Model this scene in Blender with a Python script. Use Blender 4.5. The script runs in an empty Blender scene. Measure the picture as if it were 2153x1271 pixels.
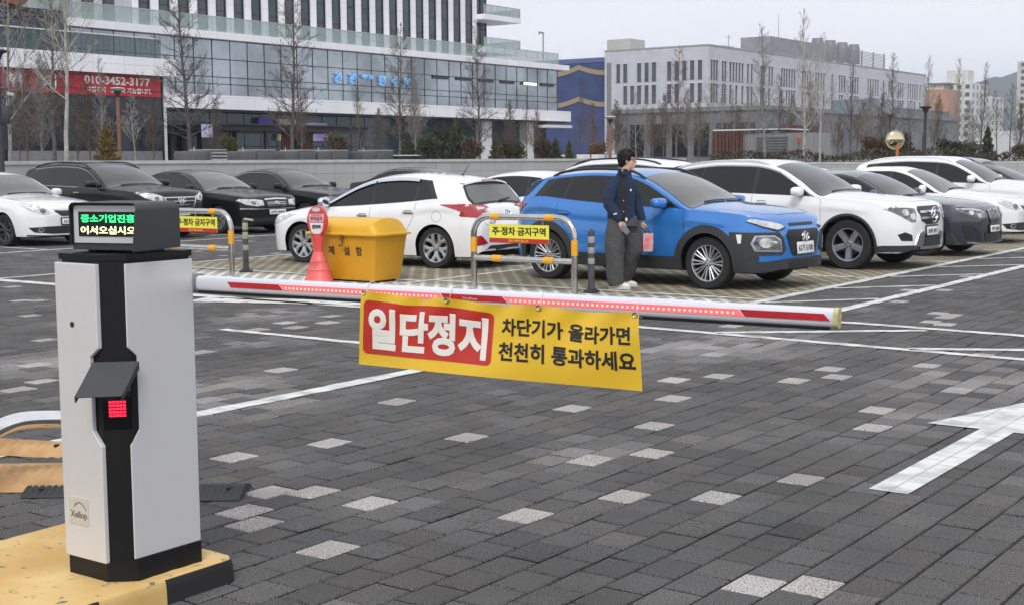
import bpy, bmesh, math, random
from mathutils import Vector, Matrix
from mathutils.bvhtree import BVHTree
random.seed(7)
R = math.radians
SC = bpy.context.scene
COL = SC.collection
PI = math.pi

# ------------------------------------------------------------------ camera
CAM_H = 1.64
FPX = 2850.0
cam_d = bpy.data.cameras.new('camera')
cam = bpy.data.objects.new('camera', cam_d); COL.objects.link(cam)
cam_d.sensor_fit = 'HORIZONTAL'; cam_d.sensor_width = 36.0
cam_d.lens = FPX / 2153.0 * 36.0
cam_d.clip_start = 0.1; cam_d.clip_end = 6000
PITCH = math.atan(297 / FPX); ROLL = R(0.37)
CAM_M = Matrix.Rotation(PI / 2 - PITCH, 3, 'X') @ Matrix.Rotation(-ROLL, 3, 'Z')
cam.matrix_world = Matrix.Translation((0, 0, CAM_H)) @ CAM_M.to_4x4()
SC.camera = cam

# ------------------------------------------------------------------ light (overcast winter day)
SC.view_settings.view_transform = 'Standard'; SC.view_settings.look = 'None'
SC.view_settings.gamma = 1.0; SC.view_settings.use_curve_mapping = False
SC.view_settings.exposure = 0.45
SUN_EL, SUN_AZ = R(45), R(186)           # azimuth clockwise from +Y: behind the camera on the left
w = bpy.data.worlds.new('World'); SC.world = w; w.use_nodes = True
nt = w.node_tree; N = nt.nodes; L = nt.links
bg = N['Background']; bg.inputs['Strength'].default_value = 0.1
sky = N.new('ShaderNodeTexSky'); sky.sky_type = 'NISHITA'; sky.sun_disc = False
sky.sun_elevation = SUN_EL; sky.sun_rotation = SUN_AZ; sky.dust_density = 4.0; sky.air_density = 1.0
tc = N.new('ShaderNodeTexCoord'); mp = N.new('ShaderNodeMapping'); mp.inputs['Scale'].default_value = (1.2, 1.2, 5)
nz = N.new('ShaderNodeTexNoise'); nz.inputs['Scale'].default_value = 1.6; nz.inputs['Detail'].default_value = 5
cr = N.new('ShaderNodeValToRGB')
cr.color_ramp.elements[0].position = .3; cr.color_ramp.elements[0].color = (6.5, 6.65, 7.2, 1)
cr.color_ramp.elements[1].position = .72; cr.color_ramp.elements[1].color = (7.7, 7.8, 8.2, 1)
mx = N.new('ShaderNodeMix'); mx.data_type = 'RGBA'; mx.inputs[0].default_value = 0.94
L.new(tc.outputs['Generated'], mp.inputs[0]); L.new(mp.outputs[0], nz.inputs['Vector']); L.new(nz.outputs['Fac'], cr.inputs[0])
hzn = N.new('ShaderNodeSeparateXYZ'); L.new(tc.outputs['Generated'], hzn.inputs[0])     # cloud deck a little brighter towards the horizon
hr = N.new('ShaderNodeMapRange'); hr.inputs['From Min'].default_value = 0.; hr.inputs['From Max'].default_value = .22; hr.inputs['To Min'].default_value = 1.30; hr.inputs['To Max'].default_value = 1.0; L.new(hzn.outputs['Z'], hr.inputs[0])
hv = N.new('ShaderNodeVectorMath'); hv.operation = 'SCALE'; L.new(cr.outputs[0], hv.inputs[0]); L.new(hr.outputs[0], hv.inputs['Scale'])
L.new(sky.outputs[0], mx.inputs[6]); L.new(hv.outputs[0], mx.inputs[7]); L.new(mx.outputs[2], bg.inputs['Color'])
sd = bpy.data.lights.new('sun', 'SUN'); sd.energy = 1.5; sd.angle = R(20); sd.color = (1, .97, .93)
so = bpy.data.objects.new('sun', sd); COL.objects.link(so)
sdir = Vector((math.sin(SUN_AZ) * math.cos(SUN_EL), math.cos(SUN_AZ) * math.cos(SUN_EL), math.sin(SUN_EL)))
so.rotation_euler = sdir.to_track_quat('Z', 'Y').to_euler(); so.location = (-20, -20, 40)

# ------------------------------------------------------------------ helpers: materials
MATS = {}
def mat(name, col, rough=.6, metal=0., coat=0., var=.08, scale=3., bump=0., bscale=60., emit=None, estr=0., spec=.5, col2=None, detail=4, trans=0., alpha=1.):
    if name in MATS: return MATS[name]
    m = bpy.data.materials.new(name); m.use_nodes = True; MATS[name] = m
    n = m.node_tree.nodes; l = m.node_tree.links; b = n['Principled BSDF']
    b.inputs['Base Color'].default_value = (*col, 1); b.inputs['Roughness'].default_value = rough
    b.inputs['Metallic'].default_value = metal; b.inputs['Coat Weight'].default_value = coat
    b.inputs['Coat Roughness'].default_value = .04; b.inputs['Specular IOR Level'].default_value = spec
    b.inputs['Transmission Weight'].default_value = trans; b.inputs['Alpha'].default_value = alpha
    if emit: b.inputs['Emission Color'].default_value = (*emit, 1); b.inputs['Emission Strength'].default_value = estr
    if var > 0 or col2:
        t = n.new('ShaderNodeTexCoord'); z = n.new('ShaderNodeTexNoise'); z.inputs['Scale'].default_value = scale; z.inputs['Detail'].default_value = detail
        r = n.new('ShaderNodeValToRGB')
        c2 = col2 or tuple(min(1, c * (1 + var)) for c in col); c1 = col if col2 else tuple(c * (1 - var) for c in col)
        r.color_ramp.elements[0].position = .35; r.color_ramp.elements[1].position = .65
        r.color_ramp.elements[0].color = (*c1, 1); r.color_ramp.elements[1].color = (*c2, 1)
        l.new(t.outputs['Object'], z.inputs['Vector']); l.new(z.outputs['Fac'], r.inputs[0]); l.new(r.outputs[0], b.inputs['Base Color'])
    if bump > 0:
        t2 = n.new('ShaderNodeTexCoord'); z2 = n.new('ShaderNodeTexNoise'); z2.inputs['Scale'].default_value = bscale; z2.inputs['Detail'].default_value = 3
        bp = n.new('ShaderNodeBump'); bp.inputs['Strength'].default_value = bump; bp.inputs['Distance'].default_value = .01
        l.new(t2.outputs['Object'], z2.inputs['Vector']); l.new(z2.outputs['Fac'], bp.inputs['Height']); l.new(bp.outputs[0], b.inputs['Normal'])
    return m

# ------------------------------------------------------------------ helpers: objects
def tag(o, label=None, cat=None, group=None, kind=None):
    if label: o['label'] = label
    if cat: o['category'] = cat
    if group: o['group'] = group
    if kind: o['kind'] = kind
    return o
def empty(name, loc=(0, 0, 0), rz=0., label=None, cat=None, group=None):
    o = bpy.data.objects.new(name, None); COL.objects.link(o); o.location = loc; o.rotation_euler = (0, 0, rz)
    o.empty_display_size = .1
    return tag(o, label, cat, group)
def link(name, me, m, parent=None):
    o = bpy.data.objects.new(name, me); COL.objects.link(o)
    if m is not None:
        if not me.materials:
            for q in (m if isinstance(m, (list, tuple)) else [m]): me.materials.append(q)
    if parent: o.parent = parent
    return o
def smooth(me, ang=35):
    me.polygons.foreach_set('use_smooth', [True] * len(me.polygons)); me.set_sharp_from_angle(angle=R(ang)); me.update()
def copy_tree(o, parent=None):
    c = o.copy(); COL.objects.link(c); c.parent = parent
    for ch in list(o.children): copy_tree(ch, c)
    return c

class MB:
    """collects verts and faces; build() links them as one mesh object"""
    def __init__(s): s.v = []; s.f = []; s.mi = []
    def add(s, vs, fs, mi=0):
        k = len(s.v); s.v += [tuple(p) for p in vs]; s.f += [tuple(i + k for i in f) for f in fs]; s.mi += [mi] * len(fs); return s
    def box(s, c, d, M=None, mi=0, bev=0.):
        x, y, z = (a / 2 for a in d)
        if bev > 0:
            bm = bmesh.new(); bmesh.ops.create_cube(bm, size=1)
            for q in bm.verts: q.co = Vector((q.co.x * d[0], q.co.y * d[1], q.co.z * d[2]))
            bmesh.ops.bevel(bm, geom=bm.edges[:], offset=bev, segments=2, affect='EDGES', profile=.5)
            bm.verts.index_update()
            vs = [q.co.copy() for q in bm.verts]; fs = [[q.index for q in f.verts] for f in bm.faces]; bm.free()
        else:
            vs = [Vector((a, b, e)) for e in (-z, z) for b in (-y, y) for a in (-x, x)]
            fs = [(0, 2, 3, 1), (4, 5, 7, 6), (0, 1, 5, 4), (2, 6, 7, 3), (0, 4, 6, 2), (1, 3, 7, 5)]
        vs = [(M @ q if M else q) + Vector(c) for q in vs]
        return s.add(vs, fs, mi)
    def tube(s, pts, rad, n=8, cap=True, mi=0, closed=False):
        P = [Vector(p) for p in pts]; rr = rad if isinstance(rad, (list, tuple)) else [rad] * len(P)
        rings = []; t0 = None; k = len(P)
        for i in range(k):
            if closed: d = P[(i + 1) % k] - P[i - 1]
            else: d = P[min(i + 1, k - 1)] - P[max(i - 1, 0)]
            if d.length < 1e-9: d = Vector((0, 0, 1))
            d.normalize()
            if t0 is None:
                a = Vector((0, 0, 1)) if abs(d.z) < .9 else Vector((1, 0, 0))
                t0 = d.cross(a).normalized()
            else:
                t0 = (t0 - d * t0.dot(d)); t0 = t0.normalized() if t0.length > 1e-6 else d.orthogonal().normalized()
            b = d.cross(t0)
            rings.append([P[i] + (t0 * math.cos(2 * PI * j / n) + b * math.sin(2 * PI * j / n)) * rr[i] for j in range(n)])
        vs = [q for r_ in rings for q in r_]; fs = []
        for i in range(k if closed else k - 1):
            for j in range(n):
                a0 = i * n + j; a1 = i * n + (j + 1) % n; b0 = ((i + 1) % k) * n + j; b1 = ((i + 1) % k) * n + (j + 1) % n
                fs.append((a0, a1, b1, b0))
        if cap and not closed:
            fs.append(tuple(range(n))[::-1]); fs.append(tuple((k - 1) * n + j for j in range(n)))
        return s.add(vs, fs, mi)
    def lathe(s, prof, n=24, c=(0, 0, 0), M=None, mi=0, a0=0., a1=2 * PI):
        """prof: (r, z) from bottom to top about z"""
        full = abs(a1 - a0 - 2 * PI) < 1e-6; m_ = n if full else n + 1
        vs = []
        for r_, z in prof:
            for j in range(m_):
                a = a0 + (a1 - a0) * j / n; q = Vector((r_ * math.cos(a), r_ * math.sin(a), z)); vs.append((M @ q if M else q) + Vector(c))
        fs = []
        for i in range(len(prof) - 1):
            for j in range(n):
                j1 = (j + 1) % m_
                fs.append((i * m_ + j, i * m_ + j1, (i + 1) * m_ + j1, (i + 1) * m_ + j))
        return s.add(vs, fs, mi)
    def prism(s, poly, h0, h1, M=None, c=(0, 0, 0), mi=0):
        """poly in local xy, extruded along local z from h0 to h1"""
        n = len(poly); vs = [Vector((p[0], p[1], h)) for h in (h0, h1) for p in poly]
        vs = [(M @ q if M else q) + Vector(c) for q in vs]
        fs = [tuple(range(n))[::-1], tuple(range(n, 2 * n))] + [(i, (i + 1) % n, n + (i + 1) % n, n + i) for i in range(n)]
        return s.add(vs, fs, mi)
    def grid(s, P, mi=0, close=False):
        """P: rows of points"""
        m_ = len(P[0]); vs = [q for r_ in P for q in r_]
        fs = [(i * m_ + j, i * m_ + j + 1, (i + 1) * m_ + j + 1, (i + 1) * m_ + j) for i in range(len(P) - 1) for j in range(m_ - 1)]
        return s.add(vs, fs, mi)
    def mesh(s, name, sm=None, fix=True):
        me = bpy.data.meshes.new(name); me.from_pydata([tuple(q) for q in s.v], [], s.f)
        if any(s.mi): me.polygons.foreach_set('material_index', s.mi)
        if fix:
            bm = bmesh.new(); bm.from_mesh(me); bmesh.ops.recalc_face_normals(bm, faces=bm.faces); bm.to_mesh(me); bm.free()
        if sm: smooth(me, sm)
        return me
    def build(s, name, m, parent=None, sm=None, fix=True):
        return link(name, s.mesh(name, sm, fix), m, parent)

def TRI(me_or_bm): pass
_TXT = {}
def text_mesh(body, size=1., bold=0., ext=.001, sx=1., align='CENTER', space=1.):
    """a text's own outline as a mesh in its local xy plane, centred"""
    k = (body, size, bold, ext, sx, align, space)
    if k in _TXT: return _TXT[k]
    c = bpy.data.curves.new('t', 'FONT'); c.body = body; c.size = size; c.align_x = align; c.align_y = 'CENTER'
    c.bevel_depth = bold * size; c.bevel_resolution = 1; c.extrude = ext; c.space_character = space; c.resolution_u = 3; c.fill_mode = 'BOTH'
    o = bpy.data.objects.new('t', c); COL.objects.link(o)
    dg = bpy.context.evaluated_depsgraph_get(); dg.update()
    me = bpy.data.meshes.new_from_object(o.evaluated_get(dg))
    bpy.data.objects.remove(o); bpy.data.curves.remove(c)
    xs = [v.co.x for v in me.vertices]; ys = [v.co.y for v in me.vertices]
    if xs:
        cx = (min(xs) + max(xs)) / 2 if align == 'CENTER' else min(xs); cy = (min(ys) + max(ys)) / 2
        for v in me.vertices: v.co = Vector(((v.co.x - cx) * sx, v.co.y - cy, v.co.z))
    me.materials.clear(); me.name = 'lettering'; _TXT[k] = me
    return me
def frame(o, ax, ay):
    """matrix whose local x, y axes are ax, ay at o"""
    ax = Vector(ax).normalized(); az = ax.cross(Vector(ay)).normalized(); ay = az.cross(ax)
    m = Matrix((ax, ay, az)).transposed().to_4x4(); m.translation = Vector(o); return m
def letters(name, body, m, M4, parent, w=None, h=None, bold=0., ext=.001, space=1.):
    """lettering stretched to width w and height h in the frame M4 (relative to parent)"""
    me0 = text_mesh(body, 1., bold, .01, 1., 'CENTER', space); me = me0.copy()
    xs = [v.co.x for v in me.vertices]; ys = [v.co.y for v in me.vertices]; W_ = max(xs) - min(xs); H_ = max(ys) - min(ys)
    fx = w / W_ if w else h / H_; fy = h / H_ if h else fx
    for v in me.vertices: v.co = Vector((v.co.x * fx, v.co.y * fy, v.co.z / .01 * ext))
    me.transform(M4)
    return link(name, me, m, parent)
def fillpoly(poly, step, seg_fn):
    """triangulated polygon cut into cells of about step, mapped by seg_fn(a, b) -> Vector or None"""
    bm = bmesh.new(); bm.faces.new([bm.verts.new((p[0], p[1], 0)) for p in poly])
    bmesh.ops.triangulate(bm, faces=bm.faces[:], ngon_method='EAR_CLIP')
    for ax in (0, 1):
        lo = min(p[ax] for p in poly); hi = max(p[ax] for p in poly); k = int((hi - lo) / step)
        for i in range(1, k + 1):
            co = [0, 0, 0]; co[ax] = lo + (hi - lo) * i / (k + 1); no = [0, 0, 0]; no[ax] = 1
            bmesh.ops.bisect_plane(bm, geom=bm.verts[:] + bm.edges[:] + bm.faces[:], plane_co=co, plane_no=no)
    for v in bm.verts:
        q = seg_fn(v.co.x, v.co.y)
        if q is not None: v.co = q
    return bm
# ground axes of the place: RD runs along the parking rows, FD across them (the way the right-hand row faces)
AXA = R(35.7)
RD = Vector((math.sin(AXA), math.cos(AXA), 0)); FD = Vector((math.cos(AXA), -math.sin(AXA), 0)); UP = Vector((0, 0, 1))
AXM = Matrix((FD, RD, UP)).transposed()
def W2(a, b, z=0.): return FD * a + RD * b + UP * z     # place axes -> world

INK = mat('ink_black', (.012, .012, .014), rough=.6, var=0); CHR = mat('chrome', (.75, .76, .78), rough=.12, metal=1., var=.05); BLK = mat('black_trim', (.018, .018, .020), rough=.45, var=.1)
# ------------------------------------------------------------------ ground
def inv(M_): return M_.inverted()
CAM_I = CAM_M.transposed()
def to_px(p):
    q = CAM_I @ (Vector(p) - Vector((0, 0, CAM_H)))
    if q.z > -.2: return None
    return 1076.5 + FPX * q.x / -q.z, 635.5 - FPX * q.y / -q.z
def ground_pt(x, y, z=0.):
    d = CAM_M @ Vector(((x - 1076.5) / FPX, -(y - 635.5) / FPX, -1)); t = (z - CAM_H) / d.z; p = Vector((0, 0, CAM_H)) + d * t
    return p.dot(FD), p.dot(RD)
rg = random.Random(11)
def nodes_of(m): return m.node_tree.nodes, m.node_tree.links, m.node_tree.nodes['Principled BSDF']
# base sheet out to the horizon
g = MB().add([Vector(p) for p in ((-1400, -120, -.03), (2200, -120, -.03), (2200, 2900, -.03), (-1400, 2900, -.03))], [(0, 1, 2, 3)])
tag(g.build('ground', mat('ground_grey', (.085, .085, .088), .9, col2=(.12, .12, .12), scale=.4)), kind='structure')
# joint bed under the paving stones
bed = MB().add([W2(-40, -2, -.008), W2(16, -2, -.008), W2(16, 62, -.008), W2(-40, 62, -.008)], [(0, 1, 2, 3)])
tag(bed.build('paving_bed', mat('joint_sand', (.016, .015, .014), .95, scale=30)), kind='structure')
# paving stones laid in running bond
PF, PR, F0P, R0P = .19, .232, -.049, -.046
def bay(F, Rr): return -17.25 < F < -6.86 and Rr > 12.85
whites = [(1103, 1084), (682, 1153), (1590, 1228), (1705, 1234), (772, 1053), (680, 924), (475, 953), (972, 911), (1235, 964), (1310, 1042), (1503, 1042), (1685, 1005), (1370, 945), (1375, 888),
          (845, 845), (1197, 851), (1838, 860), (505, 1070), (1990, 820), (1530, 792), (1640, 800), (1750, 787), (1385, 798), (1510, 742), (1745, 770), (570, 777), (690, 675), (560, 1095), (60, 770), (160, 690), (85, 712), (60, 630),
          (30, 603), (1830, 905), (1945, 768), (2060, 745), (1420, 830), (1890, 632), (1965, 655), (2030, 580), (1985, 667), (590, 1020), (620, 1040), (60, 664), (40, 820), (430, 740), (55, 800), (150, 745)]
rowc = lambda F, Rr: (math.floor((F - F0P) / PF), math.floor((Rr - R0P + (PR / 2 if math.floor((F - F0P) / PF) % 2 else 0)) / PR))
wset = set(rowc(*ground_pt(*p)) for p in whites)
greyzones = [(ground_pt(1520, 722), .9, .32), (ground_pt(1440, 735), .7, .3), (ground_pt(1650, 725), .6, .3), (ground_pt(2080, 800), 1.1, .35), (ground_pt(1960, 880), .5, .3), (ground_pt(560, 660), .6, .5), (ground_pt(500, 845), .7, .35), (ground_pt(560, 720), .4, .3), (ground_pt(1240, 945), .35, .3), (ground_pt(100, 760), .8, .4), (ground_pt(430, 815), .6, .4)]
V = []; Fc = []; colr = []
i0, i1 = math.floor(-34 / PF), math.floor(9.5 / PF)
for i in range(i0, i1):
    F = i * PF + F0P
    for j in range(0, int(40 / PR)):
        Rr = j * PR + R0P - (PR / 2 if i % 2 else 0); cF, cR = F + PF / 2, Rr + PR / 2
        if Rr < 1.2 or bay(cF, cR): continue
        if Rr > 24 and (i % 2 or False) and cF < -18 and False: continue
        q = to_px(W2(cF, cR))
        if q is None or not (-420 < q[0] < 3000 and 300 < q[1] < 1500): continue
        far = q[1] < 470
        if far: continue
        dz = rg.gauss(0, .0012) + (rg.random() < .03) * rg.uniform(-.004, .004); ta, tb = rg.gauss(0, .006), rg.gauss(0, .006)
        key = (i, j); base = .072 * math.exp(rg.gauss(0, .13)); tint = rg.gauss(.045, .02)
        for (zf, zr), rad, amt in greyzones:
            d_ = math.hypot(cF - zf, (cR - zr) * .6)
            if d_ < rad and rg.random() < .75: base += amt * .35 * (1 - d_ / rad)
        if key in wset or (rg.random() < .012 and q[1] < 700): base = rg.uniform(.28, .36); tint = rg.uniform(.03, .08)
        elif rg.random() < .05: base *= 1.35
        col = (base * (1 + tint), base, base * (1 - tint * .9) * 1.01)
        g_ = .0055; b_ = .007; k = len(V)
        for (hF, hR, z) in ((PF / 2 - g_, PR / 2 - g_, -.006), (PF / 2 - g_ - b_, PR / 2 - g_ - b_, 0)):
            for sx, sy in ((-1, -1), (1, -1), (1, 1), (-1, 1)):
                V.append(W2(cF + sx * hF, cR + sy * hR, z + dz + ta * sx * hF + tb * sy * hR))
        for f in ((4, 5, 6, 7), (0, 1, 5, 4), (1, 2, 6, 5), (2, 3, 7, 6), (3, 0, 4, 7)): Fc.append(tuple(k + a for a in f)); colr.append(col)
pm = bpy.data.meshes.new('paving'); pm.from_pydata([tuple(v) for v in V], [], Fc)
at_ = pm.color_attributes.new('stone', 'FLOAT_COLOR', 'CORNER'); buf = []
for p, c_ in zip(pm.polygons, colr): buf += [c_[0], c_[1], c_[2], 1.] * p.loop_total
at_.data.foreach_set('color', buf)
m = mat('paving_stone', (.1, .1, .1), .86, var=0); n, l, b = nodes_of(m)
a = n.new('ShaderNodeVertexColor'); a.layer_name = 'stone'; t = n.new('ShaderNodeTexCoord')
z1 = n.new('ShaderNodeTexNoise'); z1.inputs['Scale'].default_value = 130; z1.inputs['Detail'].default_value = 3
z2 = n.new('ShaderNodeTexNoise'); z2.inputs['Scale'].default_value = 1.1; z2.inputs['Detail'].default_value = 6
r1 = n.new('ShaderNodeMapRange'); r1.inputs['From Min'].default_value = .3; r1.inputs['From Max'].default_value = .7; r1.inputs['To Min'].default_value = .25; r1.inputs['To Max'].default_value = 1.85
r2 = n.new('ShaderNodeMapRange'); r2.inputs['From Min'].default_value = .3; r2.inputs['From Max'].default_value = .7; r2.inputs['To Min'].default_value = .74; r2.inputs['To Max'].default_value = 1.24
mu = n.new('ShaderNodeMath'); mu.operation = 'MULTIPLY'; vm = n.new('ShaderNodeVectorMath'); vm.operation = 'SCALE'
l.new(t.outputs['Object'], z1.inputs['Vector']); l.new(t.outputs['Object'], z2.inputs['Vector']); l.new(z1.outputs['Fac'], r1.inputs[0]); l.new(z2.outputs['Fac'], r2.inputs[0])
l.new(r1.outputs[0], mu.inputs[0]); l.new(r2.outputs[0], mu.inputs[1]); l.new(a.outputs['Color'], vm.inputs[0]); l.new(mu.outputs[0], vm.inputs['Scale']); l.new(vm.outputs[0], b.inputs['Base Color'])
bp = n.new('ShaderNodeBump'); bp.inputs['Strength'].default_value = .8; bp.inputs['Distance'].default_value = .006; l.new(z1.outputs['Fac'], bp.inputs['Height']); l.new(bp.outputs[0], b.inputs['Normal'])
tag(link('paving', pm, m), kind='structure')
# far paving as one sheet with the same stones drawn by a brick texture
m = mat('paving_far', (.09, .09, .09), .88, var=0); n, l, b = nodes_of(m)
t = n.new('ShaderNodeTexCoord'); mp = n.new('ShaderNodeMapping'); mp.inputs['Rotation'].default_value = (0, 0, AXA + PI / 2)
bk = n.new('ShaderNodeTexBrick'); bk.inputs['Scale'].default_value = 1; bk.inputs['Brick Width'].default_value = PR; bk.inputs['Row Height'].default_value = PF; bk.inputs['Mortar Size'].default_value = .006
bk.inputs['Color1'].default_value = (.08, .08, .083, 1); bk.inputs['Color2'].default_value = (.15, .149, .146, 1); bk.inputs['Mortar'].default_value = (.035, .035, .035, 1)
l.new(t.outputs['Object'], mp.inputs[0]); l.new(mp.outputs[0], bk.inputs['Vector']); l.new(bk.outputs['Color'], b.inputs['Base Color'])
def sheet(name, rects, z, m_, kind='structure'):
    q = MB()
    for (a0, a1, b0, b1) in rects: q.add([W2(a0, b0, z), W2(a1, b0, z), W2(a1, b1, z), W2(a0, b1, z)], [(0, 1, 2, 3)])
    return tag(q.build(name, m_, None, None, False), kind=kind)
sheet('car_park_surface', [(-33, -17.25, 10, 70), (-6.86, 60, 20, 70), (-17.25, -6.86, 46, 70)], -.0065, m)
# grass pavers of the parking bays: a concrete lattice with soil and winter grass in its cells
m = mat('grass_paver', (.2, .18, .14), .9, var=0); n, l, b = nodes_of(m)
t = n.new('ShaderNodeTexCoord'); mp = n.new('ShaderNodeMapping'); mp.inputs['Rotation'].default_value = (0, 0, AXA)
nd = n.new('ShaderNodeTexNoise'); nd.inputs['Scale'].default_value = 9; nd.inputs['Detail'].default_value = 3
va = n.new('ShaderNodeVectorMath'); va.operation = 'SCALE'; va.inputs['Scale'].default_value = .035
vb = n.new('ShaderNodeVectorMath'); vb.operation = 'ADD'
l.new(t.outputs['Object'], mp.inputs[0]); l.new(t.outputs['Object'], nd.inputs['Vector']); l.new(nd.outputs['Color'], va.inputs[0]); l.new(mp.outputs[0], vb.inputs[0]); l.new(va.outputs[0], vb.inputs[1])
bk = n.new('ShaderNodeTexBrick'); bk.inputs['Scale'].default_value = 1; bk.inputs['Brick Width'].default_value = .24; bk.inputs['Row Height'].default_value = .15; bk.inputs['Mortar Size'].default_value = .042; bk.inputs['Mortar Smooth'].default_value = .25
l.new(vb.outputs[0], bk.inputs['Vector'])
soil = n.new('ShaderNodeTexNoise'); soil.inputs['Scale'].default_value = 1.1; soil.inputs['Detail'].default_value = 6; sr = n.new('ShaderNodeValToRGB')
sr.color_ramp.elements[0].position = .38; sr.color_ramp.elements[0].color = (.024, .034, .022, 1); sr.color_ramp.elements[1].position = .62; sr.color_ramp.elements[1].color = (.085, .070, .040, 1)
l.new(t.outputs['Object'], soil.inputs['Vector']); l.new(soil.outputs['Fac'], sr.inputs[0])
lat = n.new('ShaderNodeTexNoise'); lat.inputs['Scale'].default_value = .8; lat.inputs['Detail'].default_value = 7; lr = n.new('ShaderNodeValToRGB')
lr.color_ramp.elements[0].position = .36; lr.color_ramp.elements[0].color = (.22, .195, .135, 1); lr.color_ramp.elements[1].position = .66; lr.color_ramp.elements[1].color = (.44, .39, .28, 1)
l.new(mp.outputs[0], lat.inputs['Vector']); l.new(lat.outputs['Fac'], lr.inputs[0])
sx = n.new('ShaderNodeSeparateXYZ'); l.new(mp.outputs[0], sx.inputs[0])              # painted white along the near edge
ad = n.new('ShaderNodeMath'); ad.operation = 'MULTIPLY_ADD'; l.new(lat.outputs['Fac'], ad.inputs[0]); ad.inputs[1].default_value = 1.6; l.new(sx.outputs['Y'], ad.inputs[2])
wr = n.new('ShaderNodeMapRange'); wr.inputs['From Min'].default_value = 14.7; wr.inputs['From Max'].default_value = 15.2; wr.inputs['To Min'].default_value = 1; wr.inputs['To Max'].default_value = 0; l.new(ad.outputs[0], wr.inputs[0])
wm = n.new('ShaderNodeMix'); wm.data_type = 'RGBA'; l.new(wr.outputs[0], wm.inputs[0]); l.new(lr.outputs[0], wm.inputs[6]); wm.inputs[7].default_value = (.78, .77, .73, 1)
ml = n.new('ShaderNodeMix'); ml.data_type = 'RGBA'; l.new(bk.outputs['Fac'], ml.inputs[0]); l.new(sr.outputs[0], ml.inputs[6]); l.new(wm.outputs[2], ml.inputs[7])
l.new(ml.outputs[2], b.inputs['Base Color'])
bp = n.new('ShaderNodeBump'); bp.inputs['Strength'].default_value = 1; bp.inputs['Distance'].default_value = .03; l.new(bk.outputs['Fac'], bp.inputs['Height']); l.new(bp.outputs[0], b.inputs['Normal'])
sheet('parking_bays', [(-17.25, -6.86, 12.85, 46)], .001, m)
# painted lines, worn, with the stone joints showing through
m = mat('road_paint', (.72, .72, .71), .7, var=0); n, l, b = nodes_of(m)
t = n.new('ShaderNodeTexCoord'); mp = n.new('ShaderNodeMapping'); mp.inputs['Rotation'].default_value = (0, 0, AXA); mp.inputs['Location'].default_value = (-F0P, -R0P, 0)
sx = n.new('ShaderNodeSeparateXYZ'); l.new(t.outputs['Object'], mp.inputs[0]); l.new(mp.outputs[0], sx.inputs[0])
def cell(sock, size):
    d = n.new('ShaderNodeMath'); d.operation = 'DIVIDE'; l.new(sock, d.inputs[0]); d.inputs[1].default_value = size
    f = n.new('ShaderNodeMath'); f.operation = 'FLOOR'; l.new(d.outputs[0], f.inputs[0]); return d, f
dF, fF = cell(sx.outputs['X'], PF)
md = n.new('ShaderNodeMath'); md.operation = 'MODULO'; l.new(fF.outputs[0], md.inputs[0]); md.inputs[1].default_value = 2
ab = n.new('ShaderNodeMath'); ab.operation = 'ABSOLUTE'; l.new(md.outputs[0], ab.inputs[0])
hf = n.new('ShaderNodeMath'); hf.operation = 'MULTIPLY_ADD'; l.new(ab.outputs[0], hf.inputs[0]); hf.inputs[1].default_value = PR / 2; l.new(sx.outputs['Y'], hf.inputs[2])
dR, fR = cell(hf.outputs[0], PR)
def edge(d, wd):
    fr = n.new('ShaderNodeMath'); fr.operation = 'FRACT'; l.new(d.outputs[0], fr.inputs[0])
    pp = n.new('ShaderNodeMath'); pp.operation = 'PINGPONG'; l.new(fr.outputs[0], pp.inputs[0]); pp.inputs[1].default_value = .5
    lt = n.new('ShaderNodeMath'); lt.operation = 'LESS_THAN'; l.new(pp.outputs[0], lt.inputs[0]); lt.inputs[1].default_value = wd; return lt
e1, e2 = edge(dF, .028), edge(dR, .024); mxx = n.new('ShaderNodeMath'); mxx.operation = 'MAXIMUM'; l.new(e1.outputs[0], mxx.inputs[0]); l.new(e2.outputs[0], mxx.inputs[1])
wn = n.new('ShaderNodeTexNoise'); wn.inputs['Scale'].default_value = 5; wn.inputs['Detail'].default_value = 8; wr = n.new('ShaderNodeValToRGB')
wr.color_ramp.elements[0].position = .3; wr.color_ramp.elements[0].color = (.36, .36, .35, 1); wr.color_ramp.elements[1].position = .56; wr.color_ramp.elements[1].color = (.68, .68, .66, 1)
l.new(t.outputs['Object'], wn.inputs['Vector']); l.new(wn.outputs['Fac'], wr.inputs[0])
jn = n.new('ShaderNodeMath'); jn.operation = 'MULTIPLY'; l.new(mxx.outputs[0], jn.inputs[0]); jn.inputs[1].default_value = .55
mm = n.new('ShaderNodeMix'); mm.data_type = 'RGBA'; l.new(jn.outputs[0], mm.inputs[0]); l.new(wr.outputs[0], mm.inputs[6]); mm.inputs[7].default_value = (.2, .2, .2, 1); l.new(mm.outputs[2], b.inputs['Base Color'])
ROADP = m
def line(pts, wd, z=.0055, rag=.012):
    """painted line along (F, R) points with a slightly ragged edge"""
    q = MB(); rows = []
    for i in range(len(pts) - 1):
        a_, b_ = Vector(pts[i]), Vector(pts[i + 1]); k = max(1, int((b_ - a_).length / .11)); t_ = (b_ - a_).normalized(); nn = Vector((-t_.y, t_.x))
        for j in range(k + (i == len(pts) - 2)):
            p = a_ + (b_ - a_) * (j / k); w1, w2 = wd / 2 + rg.uniform(-rag, rag), wd / 2 + rg.uniform(-rag, rag); rows.append([W2(*(p + nn * w1), z), W2(*(p - nn * w2), z)])
    return tag(q.grid(rows).build('road_marking', ROADP, None, None, False), kind='structure')
line([(-6.79, 13.6), (-6.79, 46)], .15); line([(-5.66, 12.95), (-5.66, 46)], .15)
r_ = 14.3
while r_ < 40: line([(-6.70, r_), (-5.74, r_ + 1.1)], .10); r_ += 2.02
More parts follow.
